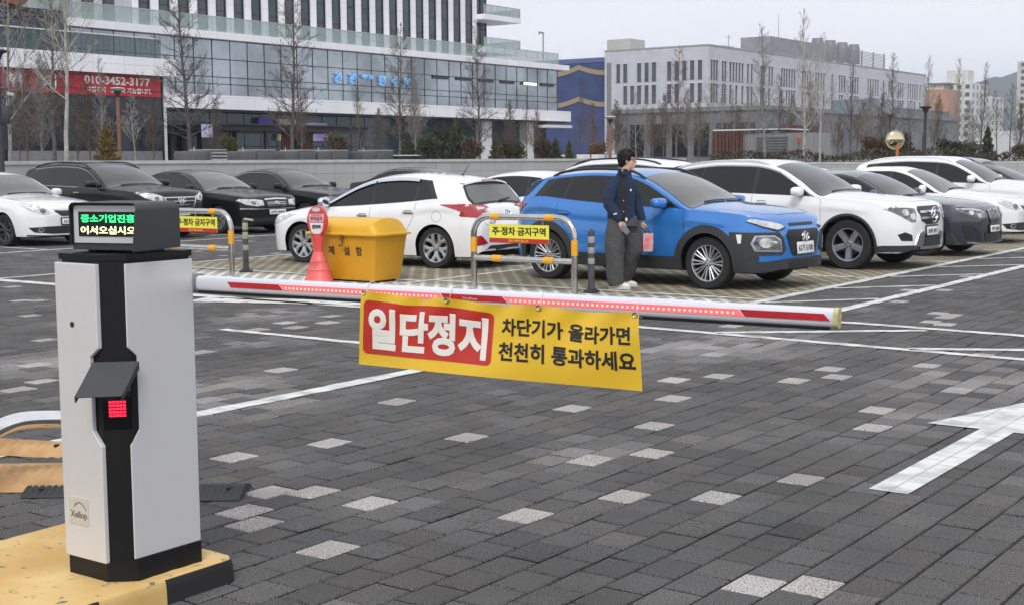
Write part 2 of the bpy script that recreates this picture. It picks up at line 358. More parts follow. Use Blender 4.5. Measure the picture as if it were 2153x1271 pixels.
line([(-18.6, 11.36), (-12.4, 11.36)], .22); line([(-12.6, 11.0), (-9.5, 12.2)], .5); line([(-12.4, 11.36), (-6.9, 11.55), (2.5, 11.05)], .13); line([(-9.2, 12.72), (-5.0, 12.98), (3, 12.45)], .14)
for a in (-8.6, -5.0, -1.6): line([(a - .9, 11.55), (a + .7, 12.78)], .13)
line([(-4.0, 11.45), (-2.3, 12.4)], .13)
line([(-10.12, 9.15), (-6.7, 9.15)], .12); line([(-6.80, 4.3), (-6.80, 9.05)], .16)
line([(-17.35, 11.4), (-17.35, 46)], .12); line([(-22.3, 8), (-22.3, 46)], .13); line([(-11.85, 13.4), (-11.85, 46)], .10)
for r_ in (13.2, 14.6, 18.0, 21.4, 24.6, 27.8, 30.9): line([(-11.8, r_), (-6.88, r_)], .10)
for r_ in (14.4, 17.2, 20.0, 22.8, 25.6, 28.4, 31.2): line([(-17.2, r_), (-11.9, r_)], .10)
for r_ in (13.2, 15.9, 18.6, 21.3, 24.0, 26.7, 29.4): line([(-27.4, r_), (-22.4, r_)], .10)
# straight-ahead arrow
q = MB(); z = .0055
q.add([W2(a_, b_, z) for a_, b_ in ((-2.43, 6.42), (-2.23, 6.42), (-2.23, 8.25), (-2.43, 8.25))], [(0, 1, 2, 3)])
q.add([W2(a_, b_, z + .0005) for a_, b_ in ((-2.76, 8.25), (-1.90, 8.25), (-2.33, 9.75))], [(0, 1, 2)])
tag(q.build('road_arrow', ROADP, None, None, False), kind='structure')
# ------------------------------------------------------------------ plaza, wall and buildings (place axes: F across, R along)
class Bld:
    def __init__(s, name, F, Rr, z, label, cat, group=None):
        s.F, s.R, s.z = F, Rr, z; s.root = empty(name, W2(F, Rr, z), -AXA, label, cat, group); s.q = MB()
    def box(s, f0, f1, r0, r1, z0, z1, q=None, mi=0):
        q = q or s.q
        q.box(((f0 + f1) / 2 - s.F, (r0 + r1) / 2 - s.R, (z0 + z1) / 2 - s.z), (abs(f1 - f0), abs(r1 - r0), z1 - z0), mi=mi); return q
    def out(s, name, m, parent=None, sm=None):
        o = s.q.build(name, m, parent or s.root, sm); s.q = MB(); return o
    def part(s, name, m, f0, f1, r0, r1, z0, z1, parent=None):
        return s.box(f0, f1, r0, r1, z0, z1, MB()).build(name, m, parent or s.root)
    def pt(s, f, r, z): return Vector((f - s.F, r - s.R, z - s.z))
def brickmat(name, c1, c2, mort, w_, h_, mw=.012, rough=.6, bump=0., spec=.5, rot=None):
    """cladding panels with joints, laid on walls of either direction"""
    m = mat(name, c1, rough, var=0, spec=spec); n, l, b = m.node_tree.nodes, m.node_tree.links, m.node_tree.nodes['Principled BSDF']
    t = n.new('ShaderNodeTexCoord'); s_ = n.new('ShaderNodeSeparateXYZ'); l.new(t.outputs['Object'], s_.inputs[0])
    a = n.new('ShaderNodeMath'); a.operation = 'ADD'; l.new(s_.outputs['X'], a.inputs[0]); l.new(s_.outputs['Y'], a.inputs[1])
    c = n.new('ShaderNodeCombineXYZ'); l.new(a.outputs[0], c.inputs['X']); l.new(s_.outputs['Z'], c.inputs['Y'])
    k = n.new('ShaderNodeTexBrick'); k.offset = 0; k.inputs['Scale'].default_value = 1; k.inputs['Brick Width'].default_value = w_; k.inputs['Row Height'].default_value = h_; k.inputs['Mortar Size'].default_value = mw
    k.inputs['Color1'].default_value = (*c1, 1); k.inputs['Color2'].default_value = (*c2, 1); k.inputs['Mortar'].default_value = (*mort, 1)
    z = n.new('ShaderNodeTexNoise'); z.inputs['Scale'].default_value = .35; z.inputs['Detail'].default_value = 8; r_ = n.new('ShaderNodeMapRange'); r_.inputs['To Min'].default_value = .86; r_.inputs['To Max'].default_value = 1.12
    v = n.new('ShaderNodeVectorMath'); v.operation = 'SCALE'; l.new(t.outputs['Object'], z.inputs['Vector']); l.new(z.outputs['Fac'], r_.inputs[0])
    l.new(c.outputs[0], k.inputs['Vector']); l.new(k.outputs['Color'], v.inputs[0]); l.new(r_.outputs[0], v.inputs['Scale']); l.new(v.outputs[0], b.inputs['Base Color']); return m
WPAN = brickmat('white_panel', (.80, .80, .83), (.84, .84, .87), (.5, .5, .52), 2.0, 1.35, .012)
GPAN = brickmat('grey_panel', (.44, .45, .47), (.48, .49, .51), (.28, .28, .29), 1.0, 1.35, .012)
STONE = brickmat('pale_stone', (.47, .48, .52), (.52, .53, .57), (.37, .37, .40), 1.2, .6, .012)
DSTONE = brickmat('dark_stone', (.145, .15, .16), (.175, .18, .19), (.09, .09, .10), 1.2, .8, .012)
CGLASS = mat('curtain_glass', (.34, .375, .395), .05, .8, var=.30, scale=.22, spec=.8)
DGLASS = mat('dark_glass', (.020, .024, .028), .05, .1, var=.3, scale=.3, spec=.55)
TGLASS = mat('teal_glass', (.035, .062, .066), .05, .2, var=.3, scale=.3, spec=.6)
WGLASS = mat('window_glass', (.045, .055, .065), .05, .15, var=.3, scale=.3, spec=.7)
GGLASS = mat('railing_glass', (.36, .46, .44), .06, var=.05, alpha=.48)
MULL = mat('mullion_dark', (.03, .033, .037), .5, .4)
WHITEM = mat('white_metal', (.72, .72, .73), .45)
DKMET = mat('dark_metal', (.045, .048, .052), .5, .3)
GRAYM = mat('grey_metal', (.22, .225, .23), .5, .3)
def glazing(B, name, F, r0, r1, rows, dr, m, mull=True, jit=.012, rnd=random.Random(3), face=1, along='R'):
    """curtain wall: separate slightly tilted panes and the mullions between them"""
    q = MB(); n = max(1, round((r1 - r0) / dr)); d = (r1 - r0) / n
    P = (lambda f, r, z: B.pt(f, r, z)) if along == 'R' else (lambda f, r, z: B.pt(r, f, z))
    for z0, z1 in zip(rows[:-1], rows[1:]):
        for i in range(n):
            a, b = r0 + d * i, r0 + d * (i + 1); e = [rnd.uniform(-jit, jit) for _ in range(3)]
            q.add([P(F + e[0], a, z0), P(F + e[1], b, z0), P(F + e[1] + e[2], b, z1), P(F + e[0] + e[2], a, z1)], [(0, 1, 2, 3)])
    o = q.build(name, m, B.root, None, False)
    if mull:
        k = MB(); s = .03 * face
        for i in range(n + 1): k.tube([P(F + s, r0 + d * i, rows[0]), P(F + s, r0 + d * i, rows[-1])], .03, 4)
        for z in rows: k.tube([P(F + s, r0, z), P(F + s, r1, z)], .03, 4)
        k.build('mullion', MULL, o)
    return o
# plaza behind the wall
sheet('plaza', [(-500, -33.3, -40, 700), (-33.3, 500, 61, 700)], 1.5, mat('plaza_paving', (.16, .155, .15), .9, scale=.5))
def lowwall(f0, f1, r0, r1, label, top=1.72):
    B = Bld('stone_wall', (f0 + f1) / 2, (r0 + r1) / 2, 0, label, 'wall')
    B.part('wall_face', brickmat('granite_panel', (.40, .40, .395), (.45, .45, .44), (.2, .2, .2), .95, .62, .008), f0, f1, r0, r1, -.03, top - .10)
    B.part('coping', mat('coping_stone', (.50, .50, .49), .8, bump=.2), f0 - .03, f1 + .04, r0 - .02, r1 + .02, top - .10, top)
lowwall(-33.3, -33, 8, 61, 'long low grey granite wall with a pale coping behind the black cars')
lowwall(-32.9, 60, 61.02, 61.32, 'low granite wall running behind the white cars on the right', 1.48)

# ---- left complex: podium, tower, balconies
F0 = -84.6
B = Bld('commercial_building', F0 - 8, 95, 1.5, 'long white commercial block with ribbon windows and a striped tower', 'building')
B.part('wall', DKMET, F0 - 16, F0 - 1.2, 55, 126.2, 1.5, 12.0)
q = MB()
B.box(F0 - 15, F0 + .9, 50, 128, 5.95, 7.07, q); q.build('floor_band', WPAN, B.root)
q = MB(); B.box(F0 - 15, F0 + .7, 36, 128, 11.58, 12.15, q); q.build('roof_band', WPAN, B.root)
B.part('soffit', DKMET, F0 - 14, F0 + .6, 50, 127.6, 5.78, 5.95)
glazing(B, 'ribbon_glazing', F0, 55, 126.6, [7.07, 8.02, 8.58, 10.03, 11.58], 1.93, CGLASS)
glazing(B, 'shopfront_glazing', F0 - .8, 69, 112.5, [1.5, 3.0, 4.9, 5.78], 1.9, TGLASS)
glazing(B, 'lobby_glazing', F0 - 2.2, 113.5, 126, [1.5, 3.4, 4.7, 5.78], 1.6, DGLASS)
for a, b in ((112.9, 114.6), (121.0, 122.3)): B.part('white_column', WHITEM, F0 - 1.5, F0 - .2, a, b, 1.5, 5.95)
B.part('canopy', WHITEM, F0 - .2, F0 + 1.6, 122.5, 127.2, 5.2, 5.5)
for k in range(6): B.part('ventilation_grille', DKMET, F0 + .05, F0 + .16, 104.6 + k * 3.75, 107.0 + k * 3.75, 9.72, 10.0)
sgn = B.part('sign_board', mat('cafe_sign_white', (.8, .8, .8), .4, emit=(1, .98, .9), estr=1.2), F0 + .17, F0 + .2, 119.9, 122.3, 9.72, 9.98)
letters('lettering', 'CAFE 카페', INK, frame(B.pt(F0 + .215, 121.1, 9.85), (0, 1, 0), (0, 0, 1)), sgn, 2.1, .2, .02)
# glass railings
def railing(B, F, r0, r1, z0, z1, dr=2.0, cap=True, m=None):
    o = B.box(F, F + .03, r0, r1, z0, z1, MB()).build('railing_glass', m or GGLASS, B.root)
    q = MB(); k = round((r1 - r0) / dr)
    for i in range(k + 1): q.tube([B.pt(F - .03, r0 + (r1 - r0) * i / k, z0), B.pt(F - .03, r0 + (r1 - r0) * i / k, z1)], .035, 4)
    if cap: q.tube([B.pt(F, r0, z1 + .02), B.pt(F, r1, z1 + .02)], .04, 4)
    q.build('railing_post', mat('railing_steel', (.42, .46, .46), .4, .5), o)
railing(B, F0 + .3, 40, 126.4, 12.15, 13.35)
# tower
FT = F0 - 3
tw = B.part('tower_wall', WPAN, FT - 14, FT, 71.0, 115.9, 12.16, 30)
B.part('tower_wall', GPAN, FT - 14, FT - .2, 30, 70.95, 12.16, 30)
wi = 0
for k in range(22):
    r = 71.54 + 2.02 * k
    if r > 115: break
    f = B.part('window', WGLASS, FT - .1, FT + .03, r, r + .88, 12.6, 29.5)
    q = MB(); B.box(FT - .1, FT + .12, r + .88, r + .98, 12.6, 29.5, q); B.box(FT - .1, FT + .06, r - .04, r, 12.6, 29.5, q)
    for z in (14.3, 16.0, 17.7, 19.4, 22.8, 26.2): B.box(FT, FT + .05, r, r + .88, z, z + .07, q)
    q.build('frame', MULL, f)
for k in range(20):
    r = 69.3 - 1.95 * k
    f = B.part('window', WGLASS, FT - .3, FT - .17, r - .95, r, 12.6, 29.5)
    q = MB(); B.box(FT - .3, FT - .1, r - 1.1, r - .95, 12.6, 29.5, q); q.build('frame', MULL, f)
B.part('tower_glazing', WGLASS, FT - 8, FT - 2.0, 115.9, 120.2, 12.16, 30)
q = MB()
for k in range(5): q.tube([B.pt(FT - 1.95, 115.95 + 1.05 * k, 12.16), B.pt(FT - 1.95, 115.95 + 1.05 * k, 30)], .05, 4)
for z in (13.0, 15.8, 19.1): q.tube([B.pt(FT - 1.95, 115.9, z), B.pt(FT - 1.95, 120.2, z)], .05, 4)
q.build('mullion', MULL, B.root)
for z in (13.35, 16.75, 20.1):
    B.part('balcony_slab', WPAN, FT - 6, FT + 1.0, 115.92, 122.6, z - .25, z + .28)
    railing(B, FT + .9, 116, 122.5, z + .28, z + 1.25, 1.3); B.part('railing_glass', GGLASS, FT - 5.9, FT + .9, 122.45, 122.48, z + .28, z + 1.25)
# letters on the ribbon glazing, as lit blue signs
BL = mat('sign_blue', (.16, .34, .62), .4, emit=(.22, .55, 1.), estr=.3)
for tx, r, w_ in (('간', 91.0, .9), ('판', 92.95, .9), ('현', 96.9, .9), ('수', 98.8, .9), ('막', 100.6, .9)):
    letters('lettering', tx, BL, frame(B.pt(F0 + .2, r, 9.15), (0, 1, 0), (0, 0, 1)), B.root, w_, .92, .014, .05)
letters('lettering', '마트용', BL, frame(B.pt(F0 + .2, 94.9, 9.42), (0, 1, 0), (0, 0, 1)), B.root, 1.5, .42, .02, .03)
# lamp head post on the roof
rp = Bld('roof_lamp', F0 - .5, 124.6, 12.15, 'slim grey lamp post with a short arm on the white block roof edge', 'lamp')
rp.q.tube([rp.pt(F0 - .5, 124.6, 12.15), rp.pt(F0 - .5, 124.6, 15.6)], .07, 8); rp.out('pole', GRAYM)
rp.q.tube([rp.pt(F0 - .5, 124.6, 15.55), rp.pt(F0 - .5, 123.9, 15.6), rp.pt(F0 - .5, 123.8, 15.35)], .09, 6); rp.out('lamp_head', GRAYM)
# ---- low wing with the red banner
FW = -60
B = Bld('wing_building', FW - 6, 40, 1.5, 'low glass wing with white roof edge and terrace, far left', 'building')
B.part('wall', DKMET, FW - 22, FW - .6, 20, 50.3, 1.5, 6.39)
B.part('roof_band', WPAN, FW - 22, FW + .5, 20, 51.0, 6.39, 7.33)
glazing(B, 'shop_glazing', FW, 22, 50.4, [1.5, 2.35, 4.1, 5.3, 6.39], 2.15, DGLASS)
B.part('base_panel', GRAYM, FW + .06, FW + .1, 40.5, 50.2, 1.5, 2.3); B.part('corner_trim', WHITEM, FW - .1, FW + .12, 50.42, 50.56, 1.5, 6.38)
q = MB(); B.box(FW + .2, FW + .24, 22, 50.2, 7.33, 8.38, q); q.build('terrace_railing', mat('teal_railing', (.05, .085, .085), .08, var=.25, scale=.6, alpha=.5), B.root)
q = MB()
for k in range(80): q.tube([B.pt(FW + .1, 22 + k * .35, 7.33), B.pt(FW + .1, 22 + k * .35, 8.36)], .018, 4)
q.build('terrace_post', GRAYM, B.root)
B.part('handrail', mat('handrail_white', (.62, .66, .64), .3), FW + .16, FW + .28, 22, 49.9, 8.38, 8.44)
glazing(B, 'terrace_glazing', FW - 16, 24, 56, [7.33, 9.6, 11.5], 2.0, TGLASS)
bn = Bld('shop_banner', FW + .15, 45, 5.8, 'wide red banner with white phone number hung along the glass wing', 'banner')
RED = mat('banner_red', (.46, .012, .022), .55, var=.1, scale=1.5); WINK = mat('ink_white', (.80, .80, .79), .5, var=0)
bn.part('cloth', RED, FW + .12, FW + .16, 26, 50.15, 5.24, 6.36)
def bl(tx, r, z, w_, h_, bold=.03): letters('lettering', tx, WINK, frame(bn.pt(FW + .165, r, z), (0, 1, 0), (0, 0, 1)), bn.root, w_, h_, bold, .004)
bl('010-3452-3177', 47.3, 6.02, 4.3, .46); bl('아침식사 · 도시락 가능합니다.', 47.4, 5.52, 4.3, .30, .02); bl('뷔', 41.0, 5.82, .85, .78, .04); bl('페', 43.0, 5.82, .85, .78, .04)
q = MB()
for z in (5.55, 6.25): q.tube([bn.pt(FW + .19, 26, z + .03), bn.pt(FW + .19, 50.1, z - .01)], .012, 4)
q.build('cord', INK, bn.root)
# ---- stone building at right
Fc, Rc = -104.93, 201.7
B = Bld('office_building', Fc - 10, Rc + 50, 1.5, 'pale stone office block with groups of slim windows', 'building')
B.part('wall', STONE, Fc - 20, Fc, Rc, Rc + 105.5, 9.8, 20.25)
B.part('lower_wall', STONE, Fc - 20, Fc - 14.5, Rc + .02, Rc + 12, 1.5, 9.8)
B.part('parapet', mat('parapet_metal', (.33, .34, .35), .5), Fc - 20.1, Fc + .1, Rc - .1, Rc + 105.6, 20.25, 20.45)
B.part('ground_floor', DSTONE, Fc - 14.45, Fc - .6, Rc + .6, Rc + 105, 1.5, 9.8)
rws = [202.1, 203.05, 204.0, 206.1, 207.05, 208.95, 210.1, 211.2, 212.35, 213.5, 215.6, 217.1, 220.9, 222.05, 224.2, 225.35, 229.4, 230.5, 231.6, 232.75, 233.9, 235.0, 238.6, 239.75, 240.9, 242.1, 244.8, 246.0, 247.3, 248.6, 252.6, 256.4, 257.6, 258.9, 262, 263.3, 264.6, 265.9, 271.5, 272.9, 274.3, 275.7, 277.1, 280.3, 283.5, 284.9, 289.2, 290.6, 292, 295.4, 296.8, 298.2, 299.6, 301, 303]
def win(f0, f1, r0, r1, z0, z1, along):
    m_ = WGLASS
    if along == 'R':
        o = B.part('window', m_, Fc - .2, Fc + .015, r0, r1, z0, z1); q = MB(); B.box(Fc - .1, Fc + .16, r0 - .12, r0, z0, z1 + .08, q); B.box(Fc - .1, Fc + .16, r1, r1 + .12, z0, z1 + .08, q); B.box(Fc - .1, Fc + .2, r0, r1, z1, z1 + .08, q)
    else:
        o = B.part('window', m_, f0, f1, Rc - .015, Rc + .2, z0, z1); q = MB(); B.box(f0 - .1, f0, Rc - .16, Rc + .1, z0, z1 + .08, q); B.box(f1, f1 + .1, Rc - .16, Rc + .1, z0, z1 + .08, q); B.box(f0, f1, Rc - .2, Rc + .1, z1, z1 + .08, q)
    q.build('frame', GRAYM if along == 'x' else STONE, o)
for i, r in enumerate(rws):
    win(0, 0, r, r + .85, 14.72, 17.95, 'R')
    if i % 9 not in (6, 8): win(0, 0, r, r + .85, 11.0, 14.12, 'R')
for a, b in ((-122.5, -121.75), (-121.15, -120.35), (-118.4, -117.6), (-116.95, -116.15), (-115.55, -114.7), (-112.6, -111.8), (-111.2, -110.4), (-109.75, -108.95), (-108.3, -107.5), (-106.85, -106.05)): win(a, b, 0, 0, 14.75, 17.95, 'F')
for a, b in ((-121.1, -120.35), (-119.75, -118.95), (-118.4, -117.6), (-116.95, -116.15), (-115.55, -114.7), (-112.6, -111.8), (-111.2, -110.4), (-108.3, -107.5), (-106.85, -106.05)): win(a, b, 0, 0, 11.05, 14.2, 'F')
for z0 in (7.1, 3.6): win(-122.4, -121.5, 0, 0, z0, z0 + 3, 'F')
B.part('stair_shaft', GRAYM, -124.5, -123.6, Rc - .05, Rc + .3, 2, 18.3)
glazing(B, 'lobby_glazing', Rc + .5, -119.3, -108, [1.5, 4.2, 6.5, 8.8], 1.8, TGLASS, face=-1, along='F')
B.part('roof_hut', mat('hut_beige', (.42, .43, .40), .7), -126.3, -121.6, Rc + 3, Rc + 8, 20.4, 22.5)
B.part('penthouse', mat('penthouse_cladding', (.24, .245, .26), .7, scale=.6), Fc - 10.5, Fc - 4.5, Rc + 33, Rc + 59, 20.45, 24.3)
for k in range(4):
    B.q.lathe([(1.3, 20.45), (1.3, 23.6), (1.1, 24.3), (1.1, 24.6)], 16, c=B.pt(Fc - 8, Rc + 63 + k * 6.5, B.z)); B.out('cooling_tower', GRAYM, None, 40)
q = MB()
for k in range(13): B.box(Fc - 4.6, Fc - 4.5, Rc + 59, Rc + 92, 20.5 + k * .3, 20.62 + k * .3, q)
for k in range(6): B.box(Fc - 4.7, Fc - 4.55, Rc + 59 + k * 6.5, Rc + 59.3 + k * 6.5, 20.45, 24.5, q)
q.build('louvre_screen', GRAYM, B.root)
an = Bld('roof_aerial', Fc - 6, Rc + 19, 20.45, 'spiky roof aerial left of the dark rooftop block', 'aerial')
an.q.tube([an.pt(Fc - 6, Rc + 19, 20.45), an.pt(Fc - 6, Rc + 19, 23.6)], .06, 5)
for z, e in ((21.6, 2.2), (23.2, 1.2)): an.q.tube([an.pt(Fc - 6, Rc + 19 - e, z), an.pt(Fc - 6, Rc + 19 + e, z)], .04, 4)
an.out('aerial', GRAYM)
an = Bld('roof_mast', Fc - 7, Rc + 42, 24.3, 'thin vertical mast on top of the dark rooftop block', 'aerial')
an.q.tube([an.pt(Fc - 7, Rc + 42, 24.3), an.pt(Fc - 7, Rc + 42, 29.1)], [.06, .04], 5); an.out('mast', GRAYM)
# dark low block in front of it
B = Bld('annex_building', -60, 150, 1.5, 'long dark grey low building in front of the pale stone office block', 'building')
B.part('wall', DSTONE, -78, -60, 128, 190, 1.5, 6.65); B.part('roof_edge', mat('edge_grey', (.20, .205, .21), .6), -78.2, -59.8, 127.8, 190.2, 6.65, 7.1); B.part('upper_block', DSTONE, -74, -62, 170.9, 192, 7.1, 8.1)
B.part('red_panel', mat('maroon_panel', (.075, .026, .03), .7), -59.98, -59.9, 131.3, 141, 1.6, 5.2)
for k in range(9): B.part('window', WGLASS, -60.1, -59.9, 148 + k * 4.5, 150.6 + k * 4.5, 2.3, 5.0)
for k in range(6): B.part('window', DGLASS, -76 + k * 2.6, -74.2 + k * 2.6, 127.9, 128.1, 2.0, 5.4)
B.part('glass_box', mat('glass_box_blue', (.22, .26, .29), .1, .3), -68, -62, 164.2, 170.8, 7.1, 9.0)
# blue netted building
B = Bld('netted_building', -143, 216, 1.5, 'building under construction wrapped in deep blue netting with tan scalloped bands', 'building')
NET = mat('blue_net', (.022, .038, .12), .8, col2=(.04, .065, .19), scale=.35, detail=8)
B.part('netting', NET, -160, -126.2, 204, 228, 1.5, 18.7)
B.part('net_hem', mat('net_edge', (.10, .12, .27), .8), -160.1, -126.1, 203.9, 228, 18.7, 19.5)
q = MB(); TAN = mat('tan_band', (.30, .235, .15), .8)
for z in (17.6, 12.1):
    P = []
    for i in range(81):
        f = -160 + 33.8 * i / 80; s_ = abs(((i / 80 * 3.4 + .15) % 1) - .5) * 2; zz = z - .75 + 1.1 * s_ ** 1.6; P.append([B.pt(f, 203.86, zz - .42), B.pt(f, 203.86, zz + .42)])
    q.grid(P)
q.build('tan_band', TAN, B.root)
# ---- far town on the right
def block(name, X, Y, w_, d_, h_, m, label, cols=0, rows=0, wm=None, extra=None):
    c = Vector((X, Y, 1.5)); B = Bld(name, c.dot(FD), c.dot(RD), 1.5, label, 'building', 'far blocks on the right')
    f, r = B.F, B.R; B.part('wall', m, f - d_ / 2, f + d_ / 2, r - w_ / 2, r + w_ / 2, 1.5, h_)
    for a in range(cols):
        for b_ in range(rows):
            z = h_ - 2.2 - b_ * 2.9
            if z < 5: continue
            rr = r - w_ / 2 + w_ * (a + .5) / cols; B.part('window', wm or WGLASS, f + d_ / 2 - .1, f + d_ / 2 + .04, rr - .75, rr + .75, z, z + 1.5)
            ff = f - d_ / 2 + d_ * (a + .5) / cols; B.part('window', wm or WGLASS, ff - .75, ff + .75, r - w_ / 2 - .04, r - w_ / 2 + .1, z, z + 1.5)
    if extra: extra(B, f, r)
    return B
def ex1(B, f, r):
    B.part('roof_frame', GRAYM, f - 3, f + 4, r - 3, r + 5, 24.0, 24.4); B.part('roof_block', mat('roof_white', (.6, .6, .58), .7), f - 2.5, f + 2, r - 2, r + 3, 22.2, 24.0)
block('terracotta_building', 131.5, 420, 12, 9, 22.3, mat('terracotta', (.40, .23, .15), .8, scale=.3), 'terracotta coloured block with an open roof frame beside the stone office', 0, 0, None, ex1)
PALE = mat('pale_render', (.58, .58, .55), .8, scale=.2)
def ex2(B, f, r): B.part('lift_tower', PALE, f - 4, f + 4, r - 8, r - 1, 29.4, 34.2)
block('apartment_block', 172, 520, 20, 12, 29.4, PALE, 'cream apartment block with a raised lift tower, next to the terracotta block', 4, 8, None, ex2)
block('apartment_block', 186, 540, 16, 12, 25.2, PALE, 'lower cream apartment block at the foot of the blue hill', 3, 7)
block('apartment_block', 232, 600, 22, 14, 43, mat('beige_render', (.50, .49, .46), .8, scale=.2), 'tall beige apartment block cut off by the right edge of the picture', 3, 12)
block('low_house', 96, 260, 22, 10, 6.5, mat('white_render', (.55, .56, .58), .8), 'low white house seen between the bare trees at far right', 4, 1)
# hill
q = MB(); rh = random.Random(5); rows = []
for i in range(61):
    X = 560 + i * 12; row = []
    for j in range(15):
        t = j / 14.; prof = 116 * math.exp(-abs((X - 775) / 118.) ** 4) + 40 * math.exp(-((X - 660) / 40.) ** 2) + 70 * math.exp(-((X - 980) / 170.) ** 2)
        row.append(Vector((X, 1800 + t * 400, -1 + prof * math.sin(PI * t) ** .8 + (rh.gauss(0, 1.5) if 0 < j < 14 else 0))))
    rows.append(row)
tag(q.grid(rows).build('hill', mat('hill_forest', (.035, .045, .035), .95, col2=(.065, .07, .05), scale=.02, detail=9), None, 60, False), kind='structure')

# ---- winter haze: one even box of pale air round the whole scene
hz = MB().box((400, 1400, 74.5), (3700, 3140, 151))
m = bpy.data.materials.new('haze_air'); m.use_nodes = True; n = m.node_tree.nodes; n.remove(n['Principled BSDF']); v = n.new('ShaderNodeVolumePrincipled')
v.inputs['Color'].default_value = (.78, .87, 1., 1); v.inputs['Density'].default_value = .00035; v.inputs['Anisotropy'].default_value = .2
m.node_tree.links.new(v.outputs[0], n['Material Output'].inputs['Volume'])
tag(hz.build('haze', m), kind='stuff')
# ------------------------------------------------------------------ cars
def pchip(P):
    xs = [p[0] for p in P]; ys = [p[1] for p in P]; n = len(P)
    h = [xs[i + 1] - xs[i] for i in range(n - 1)]; d = [(ys[i + 1] - ys[i]) / h[i] for i in range(n - 1)]
    m = [0.] * n; m[0] = d[0]; m[-1] = d[-1]
    for i in range(1, n - 1):
        if d[i - 1] * d[i] > 0:
            w1 = 2 * h[i] + h[i - 1]; w2 = h[i] + 2 * h[i - 1]; m[i] = (w1 + w2) / (w1 / d[i - 1] + w2 / d[i])
    def f(x):
        if x <= xs[0]: return ys[0]
        if x >= xs[-1]: return ys[-1]
        i = max(k for k in range(n - 1) if xs[k] <= x); t = (x - xs[i]) / h[i]
        return (2 * t**3 - 3 * t * t + 1) * ys[i] + (t**3 - 2 * t * t + t) * h[i] * m[i] + (3 * t * t - 2 * t**3) * ys[i + 1] + (t**3 - t * t) * h[i] * m[i + 1]
    return f
def sstep(a, b, x):
    t = min(1, max(0, (x - a) / (b - a))); return t * t * (3 - 2 * t)

def paint(name, col, metal=0., rough=.28):
    if name in MATS: return MATS[name]
    m = mat(name, col, rough=rough, metal=metal, coat=1., var=.03, scale=2.)
    return m
P_WHITE = paint('paint_white', (.80, .81, .82)); P_BLUE = paint('paint_blue', (.030, .19, .56), .25, .26)
P_BLACK = mat('paint_black', (.006, .006, .007), rough=.30, coat=.35, var=.03, spec=.3); P_GREY = paint('paint_grey', (.045, .050, .062), .45, .3)
P_SLATE = paint('paint_slate', (.10, .13, .17), .3)
GLASS = mat('tinted_glass', (.008, .009, .010), rough=.03, var=0, spec=.5)
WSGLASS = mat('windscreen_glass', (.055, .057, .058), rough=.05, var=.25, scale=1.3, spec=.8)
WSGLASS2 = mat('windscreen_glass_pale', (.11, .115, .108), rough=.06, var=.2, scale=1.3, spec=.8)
BLK = mat('black_trim', (.018, .018, .020), rough=.45, var=.1)
CLAD = mat('cladding_plastic', (.030, .031, .034), rough=.6, var=.12, bump=.2, bscale=300)
RUB = mat('tyre_rubber', (.016, .016, .017), rough=.8, var=.25, scale=9, bump=.2, bscale=150)
DARK = mat('wheel_well_dark', (.008, .008, .008), rough=.9, var=0)
CHR = mat('chrome', (.75, .76, .78), rough=.12, metal=1., var=.05)
ALLOY = mat('alloy_silver', (.52, .53, .55), rough=.32, metal=.85, var=.12, scale=8)
ALLOYD = mat('alloy_dark', (.10, .105, .11), rough=.4, metal=.7, var=.1)
DISC = mat('brake_disc', (.16, .155, .15), rough=.5, metal=.8, var=.1)
LAMP = mat('lamp_glass', (.40, .41, .42), rough=.06, var=.0, col2=(.68, .69, .70), scale=9, coat=1.)
LAMPD = mat('lamp_dark', (.05, .052, .056), rough=.06, col2=(.20, .205, .21), scale=14, coat=1.)
TAIL = mat('tail_red', (.36, .010, .014), rough=.1, var=.2, scale=10, coat=1.)
TAILW = mat('tail_clear', (.60, .55, .55), rough=.1, var=.2, scale=14, coat=1.)
PLATE = mat('plate_white', (.74, .75, .74), rough=.4, var=.03)
INK = mat('ink_black', (.012, .012, .014), rough=.6, var=0)
MESHG = mat('grille_mesh', (.012, .012, .013), rough=.4, var=.5, scale=40)

